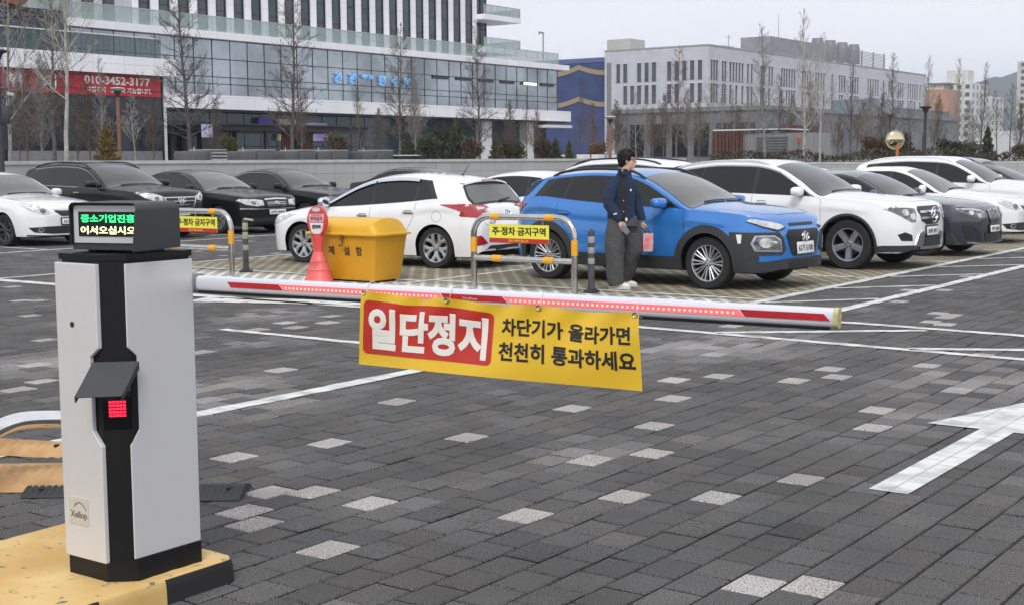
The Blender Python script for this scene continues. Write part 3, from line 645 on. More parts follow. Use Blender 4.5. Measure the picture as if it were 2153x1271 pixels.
class Car:
    def __init__(c, root, L, W, H, fo, wb, T, S, wr, r=.33, tw=.215, rim=.235, sill=.22, ground=.19, crown=None, nose=.66, tail=.74, cf=.55, ct=.5, paint_m=None, arch=.055, flare=.012, zn=.27, zt=.30, crease=.01):
        c.root = root; c.L = L; c.W = W; c.H = H; c.fo = fo; c.wb = wb; c.r = r; c.tw = tw; c.rim = rim; c.sill = sill; c.pm = paint_m
        c.T = pchip(T); c.S0 = pchip(S); c.wr = wr; c.nose = nose; c.tail = tail; c.cf = cf; c.ct = ct; c.ra = r + arch; c.flare = flare
        c.C = pchip(crown) if crown else (lambda s: .055); c.zbp = pchip([(0, zn), (.14, sill), (L - .2, sill), (L, zt)]); c.crease = crease
        c.X0 = fo + wb / 2; c.shell()
    def X(c, s): return c.X0 - s
    def w(c, s):
        W = c.W
        if s < c.cf: W *= 1 - (1 - c.nose) * ((c.cf - s) / c.cf) ** 2.7
        if s > c.L - c.ct: W *= 1 - (1 - c.tail) * ((s - c.L + c.ct) / c.ct) ** 2.7
        for a in (c.fo, c.fo + c.wb): W += c.flare * math.exp(-((s - a) / .42) ** 2)
        return W
    def S(c, s): return min(c.S0(s), c.T(s) - .03)
    def zb(c, s):
        z = c.zbp(s)
        for a in (c.fo, c.fo + c.wb):
            if abs(s - a) < c.ra: z = max(z, c.r + math.sqrt(max(0, c.ra ** 2 - (s - a) ** 2)))
        return min(z, c.S(s) - .05)
    def yside(c, s, z):
        S = c.S(s); zm = .58; sl = c.sill
        g = 1 - .055 * max(0, (zm - z) / (zm - sl)) ** 2 if z < zm else 1 - .055 * ((z - zm) / max(.1, S - zm)) ** 2
        q = c.crease * (sstep(S - .20, S - .14, z) - sstep(S - .13, S - .02, z)) * sstep(.3, .9, s) * sstep(c.L, c.L - .4, s)
        return c.w(s) * g + q
    def edge(c, s):
        S = c.S(s); T = c.T(s); zE = max(S + .004, T - c.C(s)); yS = c.yside(s, S)
        k = (zE - S) / max(.05, c.H - .05 - S)
        return yS * .972 - (yS * .972 - c.wr * min(1, c.w(s) / c.W)) * min(1, k), zE
    def top(c, s, v):
        yE, zE = c.edge(s); T = c.T(s); q = 2.4
        return Vector((c.X(s), yE * v, zE + (T - zE) * (1 - abs(v) ** q)))
    def sidep(c, s, u):
        """between shoulder (u=0) and roof edge (u=1), left side"""
        S = c.S(s); yS = c.yside(s, S); yE, zE = c.edge(s); return Vector((c.X(s), yS * .972 + (yE - yS * .972) * u, S + .002 + (zE - S - .002) * u))
    def shell(c):
        L = c.L; st = set([0, .012, .03, .06, .1, L - .1, L - .06, L - .03, L - .012, L]); n = int(L / .045)
        for i in range(n + 1): st.add(round(L * i / n, 4))
        for a in (c.fo, c.fo + c.wb):
            for k in range(25): st.add(round(a - c.ra * math.cos(PI * k / 24), 4))
            st.add(round(a - c.ra - .003, 4)); st.add(round(a + c.ra + .003, 4))
        st = sorted(st); secs = []
        for s in st:
            zb = c.zb(s); S = c.S(s); half = []
            for i in range(13):
                z = zb + (S - zb) * i / 12; half.append((c.yside(s, z), z))
            yE, zE = c.edge(s)
            for i in range(0, 5):
                q = c.sidep(s, i / 4.); half.append((q.y, q.z))
            for i in range(1, 10):
                q = c.top(s, 1 - i / 9.); half.append((q.y, q.z))
            secs.append((s, half))
        m = MB(); rows = []
        for s, h in secs:
            x = c.X(s); rows.append([Vector((x, y, z)) for y, z in h] + [Vector((x, -y, z)) for y, z in h[-2::-1]])
        m.grid(rows)
        for k, (i, sg) in enumerate(((0, 1), (-1, -1))):            # nose and tail caps, bowed outwards
            s, h = secs[i]; P = []
            for y, z in h:
                P.append([Vector((c.X(s) + sg * .055 * (1 - t * t) * sstep(h[-1][1], h[-1][1] - .10, z), y * t, z)) for t in [j / 6. - 1 for j in range(13)]])
            m.grid(P)
        me = m.mesh('body', None, False)
        bm = bmesh.new(); bm.from_mesh(me); bmesh.ops.remove_doubles(bm, verts=bm.verts, dist=.0015); bmesh.ops.recalc_face_normals(bm, faces=bm.faces)
        bm.to_mesh(me); c.bvh = BVHTree.FromBMesh(bm); bm.free(); smooth(me, 42)
        link('body', me, c.pm, c.root)
        u = MB(); x1 = c.X(.22); x0 = c.X(L - .25); u.box(((x0 + x1) / 2, 0, (c.sill - .03 + .62) / 2), (x1 - x0, 2 * (c.W - c.tw - .05), .62 - c.sill + .03))
        u.build('underbody', DARK, c.root)
    # -- surface pieces
    def patch(c, name, pts, m, off=.004, parent=None, sm=60):
        """rows of surface points (left side), lifted along their own normal"""
        P = []
        for i, r_ in enumerate(pts):
            row = []
            for j, q in enumerate(r_):
                a = pts[min(i + 1, len(pts) - 1)][j] - pts[max(i - 1, 0)][j]; b = r_[min(j + 1, len(r_) - 1)] - r_[max(j - 1, 0)]
                n = a.cross(b); n = n.normalized() if n.length > 1e-9 else Vector((0, 0, 1))
                if n.dot(q - Vector((q.x, 0, .6))) < 0: n = -n
                row.append(q + n * off)
            P.append(row)
        return MB().grid(P).build(name, m, parent or c.root, sm)
    def sides(c, f):
        for sg in (1, -1): f(sg)
    def glass_side(c, name, s0, s1, sl0=0., sl1=0., m=None, off=.005, lo=.022, hi=.05, parent=None):
        for sg in (1, -1):
            P = []
            for i in range(25):
                t = i / 24.; row = []
                for j in range(7):
                    u = j / 6.; s = (s0 + sl0 * u) * (1 - t) + (s1 + sl1 * u) * t
                    S = c.S(s); zE = c.edge(s)[1]; a = lo; b = max(lo + .001, (zE - S) - hi); k = (a + (b - a) * u) / max(.02, zE - S)
                    q = c.sidep(s, min(.97, k)); q.y *= sg; row.append(q)
                P.append(row)
            c.patch(name, P, m or GLASS, off, parent)
    def glass_top(c, name, s0, s1, v0=.9, v1=.9, m=None, off=.005, bow=0.):
        P = []
        for i in range(13):
            t = i / 12.; row = []
            for j in range(17):
                v = (j / 8. - 1); vv = v * (v0 * (1 - t) + v1 * t); s = s0 * (1 - t) + s1 * t + bow * v * v * (1 - t)
                row.append(c.top(s, vv))
            P.append(row)
        return c.patch(name, P, m or WSGLASS, off)
    def hit(c, axis, a, b, sg=1):
        if axis == 'front': o, d = Vector((5, a, b)), Vector((-1, 0, 0))
        elif axis == 'rear': o, d = Vector((-5, a, b)), Vector((1, 0, 0))
        elif axis == 'side': o, d = Vector((a, 3 * sg, b)), Vector((0, -sg, 0))
        else: o, d = Vector((a, b, 4)), Vector((0, 0, -1))
        h = c.bvh.ray_cast(o, d)
        if h[0] is None:
            h = c.bvh.find_nearest(Vector((c.X(0) if axis == 'front' else c.X(c.L), a, b)) if axis in ('front', 'rear') else Vector((a, c.W * sg, b)))
        return h[0], h[1], d
    def decal(c, name, axis, poly, m, off=.005, step=.05, mir=True, parent=None, deep=.012):
        """raised piece with outline poly: front/rear in (y, z), side in (s, z), top in (s, y)"""
        out = []
        for sg in ((1, -1) if mir else (1,)):
            def f(a, b):
                if axis in ('front', 'rear'): h, n, d = c.hit(axis, a * sg, b)
                elif axis == 'side': h, n, d = c.hit('side', c.X(a), b, sg)
                else: h, n, d = c.hit('top', c.X(a), b * sg)
                return h - d * off
            bm = fillpoly(poly, step, f); d = {'front': Vector((-1, 0, 0)), 'rear': Vector((1, 0, 0)), 'side': Vector((0, -sg, 0)), 'top': Vector((0, 0, -1))}[axis]
            bmesh.ops.recalc_face_normals(bm, faces=bm.faces)
            be = [e for e in bm.edges if len(e.link_faces) == 1]
            r_ = bmesh.ops.extrude_edge_only(bm, edges=be)
            for v in r_['geom']:
                if isinstance(v, bmesh.types.BMVert): v.co += d * (off + deep)
            me = bpy.data.meshes.new(name); bm.to_mesh(me); bm.free(); smooth(me, 40)
            out.append(link(name, me, m, parent[0 if sg == 1 else 1] if isinstance(parent, list) else (parent or c.root)))
        return out
    def strip(c, name, axis, line, m, wd=.006, off=.002, mir=True, parent=None, deep=.004):
        """thin band along a line on the surface (door gaps, chrome lines)"""
        for sg in ((1, -1) if mir else (1,)):
            pts = []
            for i in range(len(line) - 1):
                k = max(1, int(math.dist(line[i], line[i + 1]) / .05))
                for j in range(k): pts.append([line[i][q] + (line[i + 1][q] - line[i][q]) * j / k for q in (0, 1)])
            pts.append(list(line[-1])); P = []
            for i, p in enumerate(pts):
                a = pts[max(0, i - 1)]; b = pts[min(len(pts) - 1, i + 1)]; t = Vector((b[0] - a[0], b[1] - a[1])); t.normalize(); nn = Vector((-t.y, t.x)); row = []
                for k in (-.5, .5):
                    q = (p[0] + nn.x * wd * k, p[1] + nn.y * wd * k)
                    if axis in ('front', 'rear'): h, n, d = c.hit(axis, q[0] * sg, q[1])
                    elif axis == 'side': h, n, d = c.hit('side', c.X(q[0]), q[1], sg)
                    else: h, n, d = c.hit('top', c.X(q[0]), q[1] * sg)
                    row.append(h - d * off)
                P.append(row)
            MB().grid(P).build(name, m, parent or c.root, 60)
    def wheels(c, style='multi', nsp=10, m=None, dark=None):
        r, tw, rm = c.r, c.tw, c.rim; m = m or ALLOY
        rot = Matrix.Rotation(-PI / 2, 3, 'X')                    # local z -> +y (outwards, left)
        wl = MB().lathe([(.0, -.06), (rm * .62, -.06), (rm * .62, .0), (.05, .0), (0, .0)], 24, M=rot)
        w0 = wl.build('wheel', DISC, c.root, 40); h = tw / 2
        prof = [(rm * .98, -h * .85), (rm * 1.06, -h * .98), (r * .93, -h), (r * .985, -h * .84), (r, -h * .5), (r, h * .5), (r * .985, h * .84), (r * .93, h), (rm * 1.06, h * .98), (rm * .98, h * .85)]
        MB().lathe(prof, 48, M=rot).build('tyre', RUB, w0, 35)
        q = MB()
        q.lathe([(rm * 1.02, h * .86), (rm * 1.0, h * .93), (rm * .955, h * .9), (rm * .93, h * .6)], 48, M=rot)
        q.lathe([(rm * .93, h * .6), (rm * .90, -h * .8)], 40, M=rot, mi=1)
        q.lathe([(rm * .9, -.075), (.0, -.075)], 24, M=rot, mi=1)
        zo, zi = h * .80, h * .62
        def bar(a0, r0, a1, r1, w0_, w1_, z0, z1, t=.028, mi=0):
            A = Vector((math.cos(a0) * r0, math.sin(a0) * r0, z0)); B = Vector((math.cos(a1) * r1, math.sin(a1) * r1, z1)); d = (B - A).normalized(); s_ = d.cross(Vector((0, 0, 1))).normalized()
            top = [A + s_ * w0_, B + s_ * w1_, B - s_ * w1_, A - s_ * w0_]
            mid = [A + Vector((0, 0, .006)), B + Vector((0, 0, .006))]
            lo = [p - Vector((0, 0, t)) + s_ * (.35 * (w1_ if i in (1, 2) else w0_)) * (1 if i < 2 else -1) for i, p in enumerate(top)]
            vs = [rot @ p for p in top + mid + lo]
            q.add(vs, [(0, 1, 5, 4), (4, 5, 2, 3), (0, 6, 7, 1), (3, 2, 8, 9), (1, 7, 8, 2, 5), (0, 4, 3, 9, 6)], mi)
        Rr = rm * .96
        if style == 'multi':
            for k in range(nsp):
                a = 2 * PI * k / nsp
                for d in (-.07, .07): bar(a + d * 1.6, rm * .22, a + d * 1.75, Rr, .008, .010, zi, zo)
        elif style == 'y5':
            for k in range(5):
                a = 2 * PI * k / 5 + .3
                for d in (-1, 1):
                    bar(a + d * .22, rm * .15, a + d * .16, rm * .62, .016, .022, zi, zo * .96); bar(a + d * .16, rm * .58, a + d * .33, Rr, .022, .030, zo * .96, zo)
                bar(a, rm * .3, a, rm * .9, .012, .03, zi - .015, zo - .018, mi=1)
        else:
            for k in range(nsp):
                a = 2 * PI * k / nsp + PI / 2; bar(a, rm * .18, a, Rr, .034, .045, zi, zo, .04)
        q.lathe([(rm * .25, zi - .02), (rm * .25, zi), (rm * .22, zi + .012), (0, zi + .016)], 20, M=rot)
        for k in range(5):
            a = 2 * PI * k / 5; q.lathe([(.011, 0), (.011, zi + .014), (0, zi + .014)], 8, c=rot @ Vector((math.cos(a) * rm * .17, math.sin(a) * rm * .17, 0)), M=rot, mi=1)
        q.build('rim', [m, dark or ALLOYD], w0, 35)
        ws = [w0] + [copy_tree(w0, c.root) for _ in range(3)]
        yw = c.W - tw / 2 - .02
        for o, (x, sg) in zip(ws, ((c.X(c.fo), 1), (c.X(c.fo), -1), (c.X(c.fo + c.wb), 1), (c.X(c.fo + c.wb), -1))):
            o.location = (x, yw * sg, r); o.rotation_euler = (0, 0, 0 if sg == 1 else PI)
        c.yw = yw + tw / 2
    def mirrors(c, s, z, m=None, size=(.12, .20, .14)):
        for sg in (1, -1):
            y = c.sidep(s, .1).y; x = c.X(s)
            bm = bmesh.new(); bmesh.ops.create_uvsphere(bm, u_segments=16, v_segments=10, radius=.5)
            for v in bm.verts:
                p = v.co; e = .62
                p = Vector([math.copysign(abs(2 * k) ** e, k) / 2 for k in p]); p.x *= size[0] * (1 if p.x > 0 else .55); p.y *= size[1] * (1 - .25 * sg * p.y * 2 * sg * 0); p.z *= size[2] * (1 - .5 * max(0, p.y * sg / size[1]) * .5)
                v.co = p + Vector((x, (y + .15) * sg, z))
            me = bpy.data.meshes.new('side_mirror'); bm.to_mesh(me); bm.free(); smooth(me, 80)
            o = link('side_mirror', me, m or c.pm, c.root)
            MB().tube([(x + .01, (y - .02) * sg, z - .05), (x, (y + .10) * sg, z - .045)], [.035, .022], 8).build('mirror_foot', BLK, o, 50)
    def handles(c, L_, m=None):
        for s, z in L_:
            for sg in (1, -1):
                h, n, d = c.hit('side', c.X(s), z, sg)
                q = MB().box(h - d * .016, (.20, .022, .028), bev=.009)
                o = q.build('door_handle', m or c.pm, c.root, 40)
                MB().box(h - d * .002, (.15, .012, .05), bev=.005).build('handle_recess', BLK, o, 40)
    def wipers(c, s, k=2):
        for a, b in (((-.62, .0), (-.02, -.01)), ((.02, .0), (.62, .0)))[:k]:
            P = [c.top(s - .012 + abs(t * .9) * .06, t * .9) + Vector((.0, 0, .018)) for t in [a[0] + (b[0] - a[0]) * i / 6. for i in range(7)]]
            MB().tube(P, .009, 6).build('wiper', BLK, c.root, 50)
    def rails(c, s0, s1, m=None, h=.045, v=.93):
        for sg in (1, -1):
            P = []
            for i in range(17):
                t = i / 16.; p = c.top(s0 + (s1 - s0) * t, v * sg); p.z += h * min(1, 5 * min(t, 1 - t)) ** .5; P.append(p)
            MB().tube(P, .018, 8).build('roof_rail', m or BLK, c.root, 50)
    def plate(c, axis, z, text, w=.44, h=.12, y=0., m=None, backing=False):
        hh, n, d = c.hit(axis, y, z); o = hh - d * .018; sg = 1 if axis == 'front' else -1
        F = frame(o, (0, sg, 0), (-.08 * sg, 0, 1))
        M3 = F.to_3x3()
        p = MB().box(o, (w, h, .010), M3, bev=.004).build('number_plate', m or PLATE, c.root, 30)
        if backing: MB().box(o + d * .008, (w + .05, h + .05, .014), M3, bev=.005).build('plate_holder', BLK, c.root, 30)
        F2 = F.copy(); F2.translation = o - d * .0058
        letters('lettering', text, INK, F2, p, w * .84, h * .62, .022, .0006)
    def emblem_h(c, axis, z, R_=.075, rear=False):
        hh, n, d = c.hit(axis, 0, z); o = hh - d * .016; sg = 1 if axis == 'front' else -1
        n2 = Vector((n.x, 0, n.z)).normalized()
        if n2.x * sg < 0: n2 = -n2
        F = frame(o, (0, sg, 0), n2.cross(Vector((0, sg, 0)))); q = MB(); E = []
        for k in range(28): E.append(F @ Vector((R_ * math.cos(2 * PI * k / 28), R_ * .72 * math.sin(2 * PI * k / 28), 0)))
        q.tube(E, .0085, 6, closed=True)
        k_ = R_ * .62
        q.tube([F @ Vector((-k_ * .85, -k_ * .78, 0)), F @ Vector((-k_ * .35, k_ * .85, 0))], .011, 6); q.tube([F @ Vector((k_ * .35, -k_ * .85, 0)), F @ Vector((k_ * .85, k_ * .78, 0))], .011, 6)
        q.tube([F @ Vector((-k_ * .6, -k_ * .12, 0)), F @ Vector((k_ * .6, k_ * .12, 0))], .011, 6)
        q.build('emblem', CHR, c.root, 50)
    def blob(c, name, axis, y, z, R_, m, mir=True, parent=None, out=.006, ry=None):
        """round lens set into a lamp"""
        for sg in ((1, -1) if mir else (1,)):
            P = [(y + R_ * math.cos(2 * PI * k / 16), z + (ry or R_) * math.sin(2 * PI * k / 16)) for k in range(16)]
            c.decal(name, axis, [(p[0] * sg, p[1]) for p in P], m, out, .03, False, parent[0 if sg == 1 else 1] if isinstance(parent, list) else parent)

def arch_band(c, a, ra0, ra1, t0=-.12, t1=PI + .12, n=22, zlow=None):
    """side outline of a cladding band round the wheel at s = a"""
    o = [(a - ra1 * math.cos(t0 + (t1 - t0) * i / n), c.r + ra1 * math.sin(t0 + (t1 - t0) * i / n)) for i in range(n + 1)]
    i_ = [(a - ra0 * math.cos(t0 + (t1 - t0) * i / n), c.r + ra0 * math.sin(t0 + (t1 - t0) * i / n)) for i in range(n + 1)]
    return o + i_[::-1]
def place_car(root, c, contact, yaw, side=-1, axle='front'):
    """puts the car so that the ground contact of one wheel lies at contact (x, y)"""
    x = c.X(c.fo) if axle == 'front' else c.X(c.fo + c.wb); p = Vector((x, side * c.yw, 0)); M_ = Matrix.Rotation(yaw, 3, 'Z')
    q = Vector((*contact, 0)) - M_ @ p; root.location = q; root.rotation_euler = (0, 0, yaw)
YAW_R = -AXA; YAW_L = PI - AXA

# ---- blue compact SUV
def blue_suv():
    root = empty('parked_car', label='bright blue compact SUV with black wheel cladding, the man standing beside it', cat='car', group='cars in the right-hand row')
    c = Car(root, 4.165, .90, 1.535, .84, 2.6,
        [(0, .83), (.05, .90), (.16, .965), (.5, 1.03), (.95, 1.075), (1.12, 1.10), (1.55, 1.30), (1.95, 1.455), (2.25, 1.52), (2.75, 1.535), (3.3, 1.505), (3.72, 1.43), (3.80, 1.405), (3.95, 1.20), (4.03, 1.06), (4.10, .99), (4.165, .86)],
        [(0, .73), (.12, .86), (.45, .965), (1.1, 1.0), (2, 1.03), (3, 1.09), (3.6, 1.14), (3.95, 1.08), (4.165, .82)], .65,
        r=.334, tw=.215, rim=.232, sill=.235, crown=[(0, .05), (.9, .085), (1.3, .11), (2.1, .07), (3.6, .065), (4.165, .07)], paint_m=P_BLUE, nose=.62, tail=.72, arch=.05, flare=.022, crease=.02)
    c.wheels('multi', 10)
    for a in (c.fo, c.fo + c.wb):
        c.decal('wheel_arch_cladding', 'side', arch_band(c, a, c.ra - .002, c.ra + .10, -.42 if a > 1 else -.1, PI + .42 if a < 1 else PI + .15), CLAD, .012)
    c.decal('sill_cladding', 'side', [(1.20, .235), (3.05, .235), (3.02, .40), (2.75, .345), (1.6, .345), (1.3, .40)], CLAD, .010)
    c.decal('front_cladding', 'front', [(.43, .52), (.50, .46), (.78, .45), (.86, .45), (.86, .725), (.80, .735), (.55, .735), (.485, .66)], CLAD, .014, .03)
    c.decal('corner_cladding', 'side', [(.16, .37), (.50, .36), (.50, .74), (.22, .735), (.16, .70)], CLAD, .010, .03)
    c.decal('bumper_lower', 'front', [(-.86, .19), (.86, .19), (.865, .355), (.55, .355), (.40, .40), (-.40, .40), (-.55, .355), (-.865, .355)], CLAD, .014, .03, mir=False)
    c.decal('bumper_corner', 'side', [(.14, .2), (.50, .2), (.50, .36), (.14, .36)], CLAD, .010, .03)
    c.decal('lower_intake', 'front', [(-.38, .27), (.38, .27), (.34, .37), (-.34, .37)], MESHG, .016, mir=False)
    c.decal('grille', 'front', [(-.41, .70), (-.30, .46), (-.26, .43), (.26, .43), (.30, .46), (.41, .70), (.36, .76), (-.36, .76)], MESHG, .012, mir=False)
    c.strip('grille_slot', 'front', [(-.30, .825), (.30, .825)], BLK, .035, .008, False)
    d = c.decal('running_light', 'front', [(.44, .80), (.56, .765), (.72, .81), (.835, .875), (.80, .905), (.62, .865), (.46, .825)], LAMP, .012, .04)
    c.strip('light_rim', 'front', [(.43, .79), (.56, .758), (.72, .80), (.84, .87)], BLK, .018, .014)
    h = c.decal('headlight', 'front', [(.525, .50), (.80, .51), (.83, .60), (.80, .69), (.62, .69), (.545, .64)], LAMPD, .018, .04)
    c.strip('headlight_rim', 'front', [(.525, .50), (.80, .51), (.83, .60), (.80, .69), (.62, .69), (.545, .64), (.525, .50)], ALLOY, .020, .022)
    c.blob('lens', 'front', .71, .605, .062, LAMP, True, h, .024); c.blob('lens', 'front', .625, .585, .045, CHR, True, h, .024)
    c.decal('marker_light', 'side', [(.34, .60), (.375, .60), (.40, .71), (.335, .71)], PLATE, .02, .05)
    c.glass_side('window_surround', 1.20, 3.70, .0, -.16, BLK, .003, .008, .035)
    c.glass_side('side_window', 1.30, 2.25, .0, -.02); c.glass_side('side_window', 2.33, 3.16, -.02, -.06); c.glass_side('quarter_window', 3.21, 3.58, -.05, -.22)
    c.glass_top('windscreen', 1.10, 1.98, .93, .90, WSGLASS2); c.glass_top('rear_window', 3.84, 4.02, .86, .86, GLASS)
    c.decal('rear_pillar_trim', 'side', [(3.62, 1.385), (3.82, 1.33), (3.93, 1.15), (3.86, 1.15)], BLK, .006)
    c.decal('tail_light', 'side', [(3.80, 1.045), (4.10, 1.03), (4.12, .93), (3.98, .93)], TAIL, .012)
    c.decal('tail_light', 'rear', [(.42, 1.03), (.80, 1.06), (.86, 1.05), (.84, .95), (.5, .96)], TAIL, .012)
    c.rails(1.95, 3.5); c.mirrors(1.53, 1.085, size=(.19, .27, .135)); c.handles([(3.12, .93), (2.12, .90)])
    c.wipers(1.12)
    for ln in ([(1.20, 1.0), (1.17, .72), (1.20, .40)], [(2.27, 1.03), (2.27, .6), (2.30, .36)], [(3.25, 1.06), (3.22, .86), (3.02, .62), (2.96, .42)]): c.strip('door_gap', 'side', ln, BLK)
    c.strip('bonnet_gap', 'top', [(1.05, .72), (.6, .70), (.24, .60), (.13, .35), (.12, 0)], BLK, .007, .003)
    c.emblem_h('front', .665, .085); c.plate('front', .525, '62가 5100', .43, .15, m=PLATE)
    place_car(root, c, (2.47, 17.13), -R(40.5)); return root
def gaps(c, *lines):
    for ln in lines: c.strip('door_gap', 'side', ln, INK if c.pm is P_BLACK else BLK, .005)
# ---- white premium SUV next to it
def white_premium_suv():
    root = empty('parked_car', label='white SUV with a round star emblem in its chrome grille, right of the blue SUV', cat='car', group='cars in the right-hand row')
    c = Car(root, 4.66, .945, 1.645, .86, 2.873,
        [(0, .88), (.04, .96), (.14, 1.02), (.5, 1.07), (1.0, 1.11), (1.28, 1.145), (1.75, 1.40), (2.15, 1.565), (2.55, 1.635), (3.1, 1.645), (3.7, 1.595), (4.15, 1.49), (4.3, 1.36), (4.5, 1.14), (4.6, 1.04), (4.66, .9)],
        [(0, .76), (.12, .90), (.5, 1.0), (1.3, 1.06), (2.2, 1.09), (3.4, 1.12), (4.3, 1.13), (4.66, .85)], .66,
        r=.370, tw=.235, rim=.245, sill=.26, crown=[(0, .05), (1.1, .085), (1.5, .12), (2.3, .07), (4.1, .07), (4.66, .07)], paint_m=P_WHITE, nose=.64, arch=.06, flare=.02, crease=.015, zn=.30)
    c.wheels('five', 5, ALLOY, BLK)
    for a in (c.fo, c.fo + c.wb): c.decal('arch_lip', 'side', arch_band(c, a, c.ra - .002, c.ra + .035, -.3, PI + .3), CLAD, .012)
    c.decal('sill_cladding', 'side', [(1.30, .255), (3.33, .255), (3.3, .36), (1.34, .36)], CLAD, .008)
    c.decal('bumper_lower', 'front', [(-.88, .25), (.88, .25), (.9, .37), (.4, .36), (-.4, .36), (-.9, .37)], CLAD, .012, .03, mir=False)
    c.decal('bumper_corner', 'side', [(.14, .25), (.50, .25), (.50, .36), (.14, .37)], CLAD, .010, .03)
    h = c.decal('headlight', 'front', [(.50, .72), (.60, .705), (.72, .78), (.885, .90), (.80, .945), (.60, .935), (.475, .90)], LAMPD, .008, .03)
    c.strip('light_strip', 'front', [(.50, .915), (.62, .93), (.80, .935), (.87, .90)], PLATE, .022, .012)
    c.blob('lens', 'front', .565, .79, .05, LAMP, True, h, .014); c.blob('lens', 'front', .68, .855, .05, LAMP, True, h, .014)
    c.decal('grille', 'front', [(-.41, .885), (-.33, .72), (-.18, .665), (.18, .665), (.33, .72), (.41, .885), (.36, .935), (-.36, .935)], MESHG, .010, mir=False)
    for z in (.855, .765): c.strip('grille_bar', 'front', [(-.385, z), (.385, z)], CHR, .032, .03, False, deep=.02)
    hh, n, d = c.hit('front', 0, .805); F = frame(hh + Vector((.045, 0, 0)), (0, 1, 0), (0, 0, 1)); q = MB()
    q.tube([F @ Vector((.112 * math.cos(2 * PI * k / 32), .112 * math.sin(2 * PI * k / 32), 0)) for k in range(32)], .010, 8, closed=True)
    for k in range(3):
        a = PI / 2 + 2 * PI * k / 3; b1, b2 = a + PI / 2, a - PI / 2; e = .022
        P = [Vector((math.cos(a) * .105, math.sin(a) * .105, 0)), Vector((math.cos(b1) * e, math.sin(b1) * e, 0)), Vector((math.cos(b2) * e, math.sin(b2) * e, 0)), Vector((0, 0, .02))]
        q.add([F @ p for p in P], [(0, 1, 3), (0, 3, 2)])
    q.build('emblem', CHR, c.root, 30)
    c.decal('lower_intake', 'front', [(-.40, .36), (.40, .36), (.36, .52), (-.36, .52)], BLK, .014, mir=False)
    c.decal('skid_trim', 'front', [(.30, .385), (.42, .33), (.52, .355), (.43, .53), (.30, .575), (.27, .53), (.38, .50), (.42, .40)], CHR, .022, .03)
    c.strip('skid_lip', 'front', [(-.42, .335), (-.25, .32), (.25, .32), (.42, .335)], CHR, .05, .03, False)
    c.decal('side_intake', 'front', [(.58, .435), (.74, .44), (.79, .53), (.70, .565), (.60, .52)], BLK, .008, .03)
    c.glass_side('window_surround', 1.30, 4.22, .0, -.2, BLK, .003, .006, .04)
    c.glass_side('side_window', 1.42, 2.43, 0, 0); c.glass_side('side_window', 2.51, 3.45, 0, -.05); c.glass_side('quarter_window', 3.50, 4.02, -.05, -.25)
    for sg in (1, -1):
        c.patch('roof_chrome', [[Vector((q.x, q.y * sg, q.z + dz)) for dz in (-.012, .012)] for q in [c.sidep(1.45 + 2.5 * i / 24., 1 - .030 / max(.05, c.edge(1.45 + 2.5 * i / 24.)[1] - c.S(1.45 + 2.5 * i / 24.))) for i in range(25)]], CHR, .010)
    c.glass_top('windscreen', 1.30, 2.20, .93, .90); c.glass_top('rear_window', 4.22, 4.42, .86, .86, GLASS)
    c.mirrors(1.66, 1.15, size=(.19, .27, .145)); c.handles([(3.3, 1.0), (2.3, .98)]); c.wipers(1.30); c.rails(2.3, 4.0, CHR, .03)
    gaps(c, [(1.31, 1.05), (1.29, .7), (1.36, .36)], [(2.47, 1.09), (2.47, .36)], [(3.5, 1.1), (3.42, .85), (3.24, .55)])
    c.strip('bonnet_gap', 'top', [(1.2, .78), (.6, .74), (.25, .62), (.12, .35), (.10, 0)], INK, .006, .002)
    c.plate('front', .565, '303머 4917', .42, .125, backing=True)
    place_car(root, c, (4.98, 20.1), -R(39)); return root
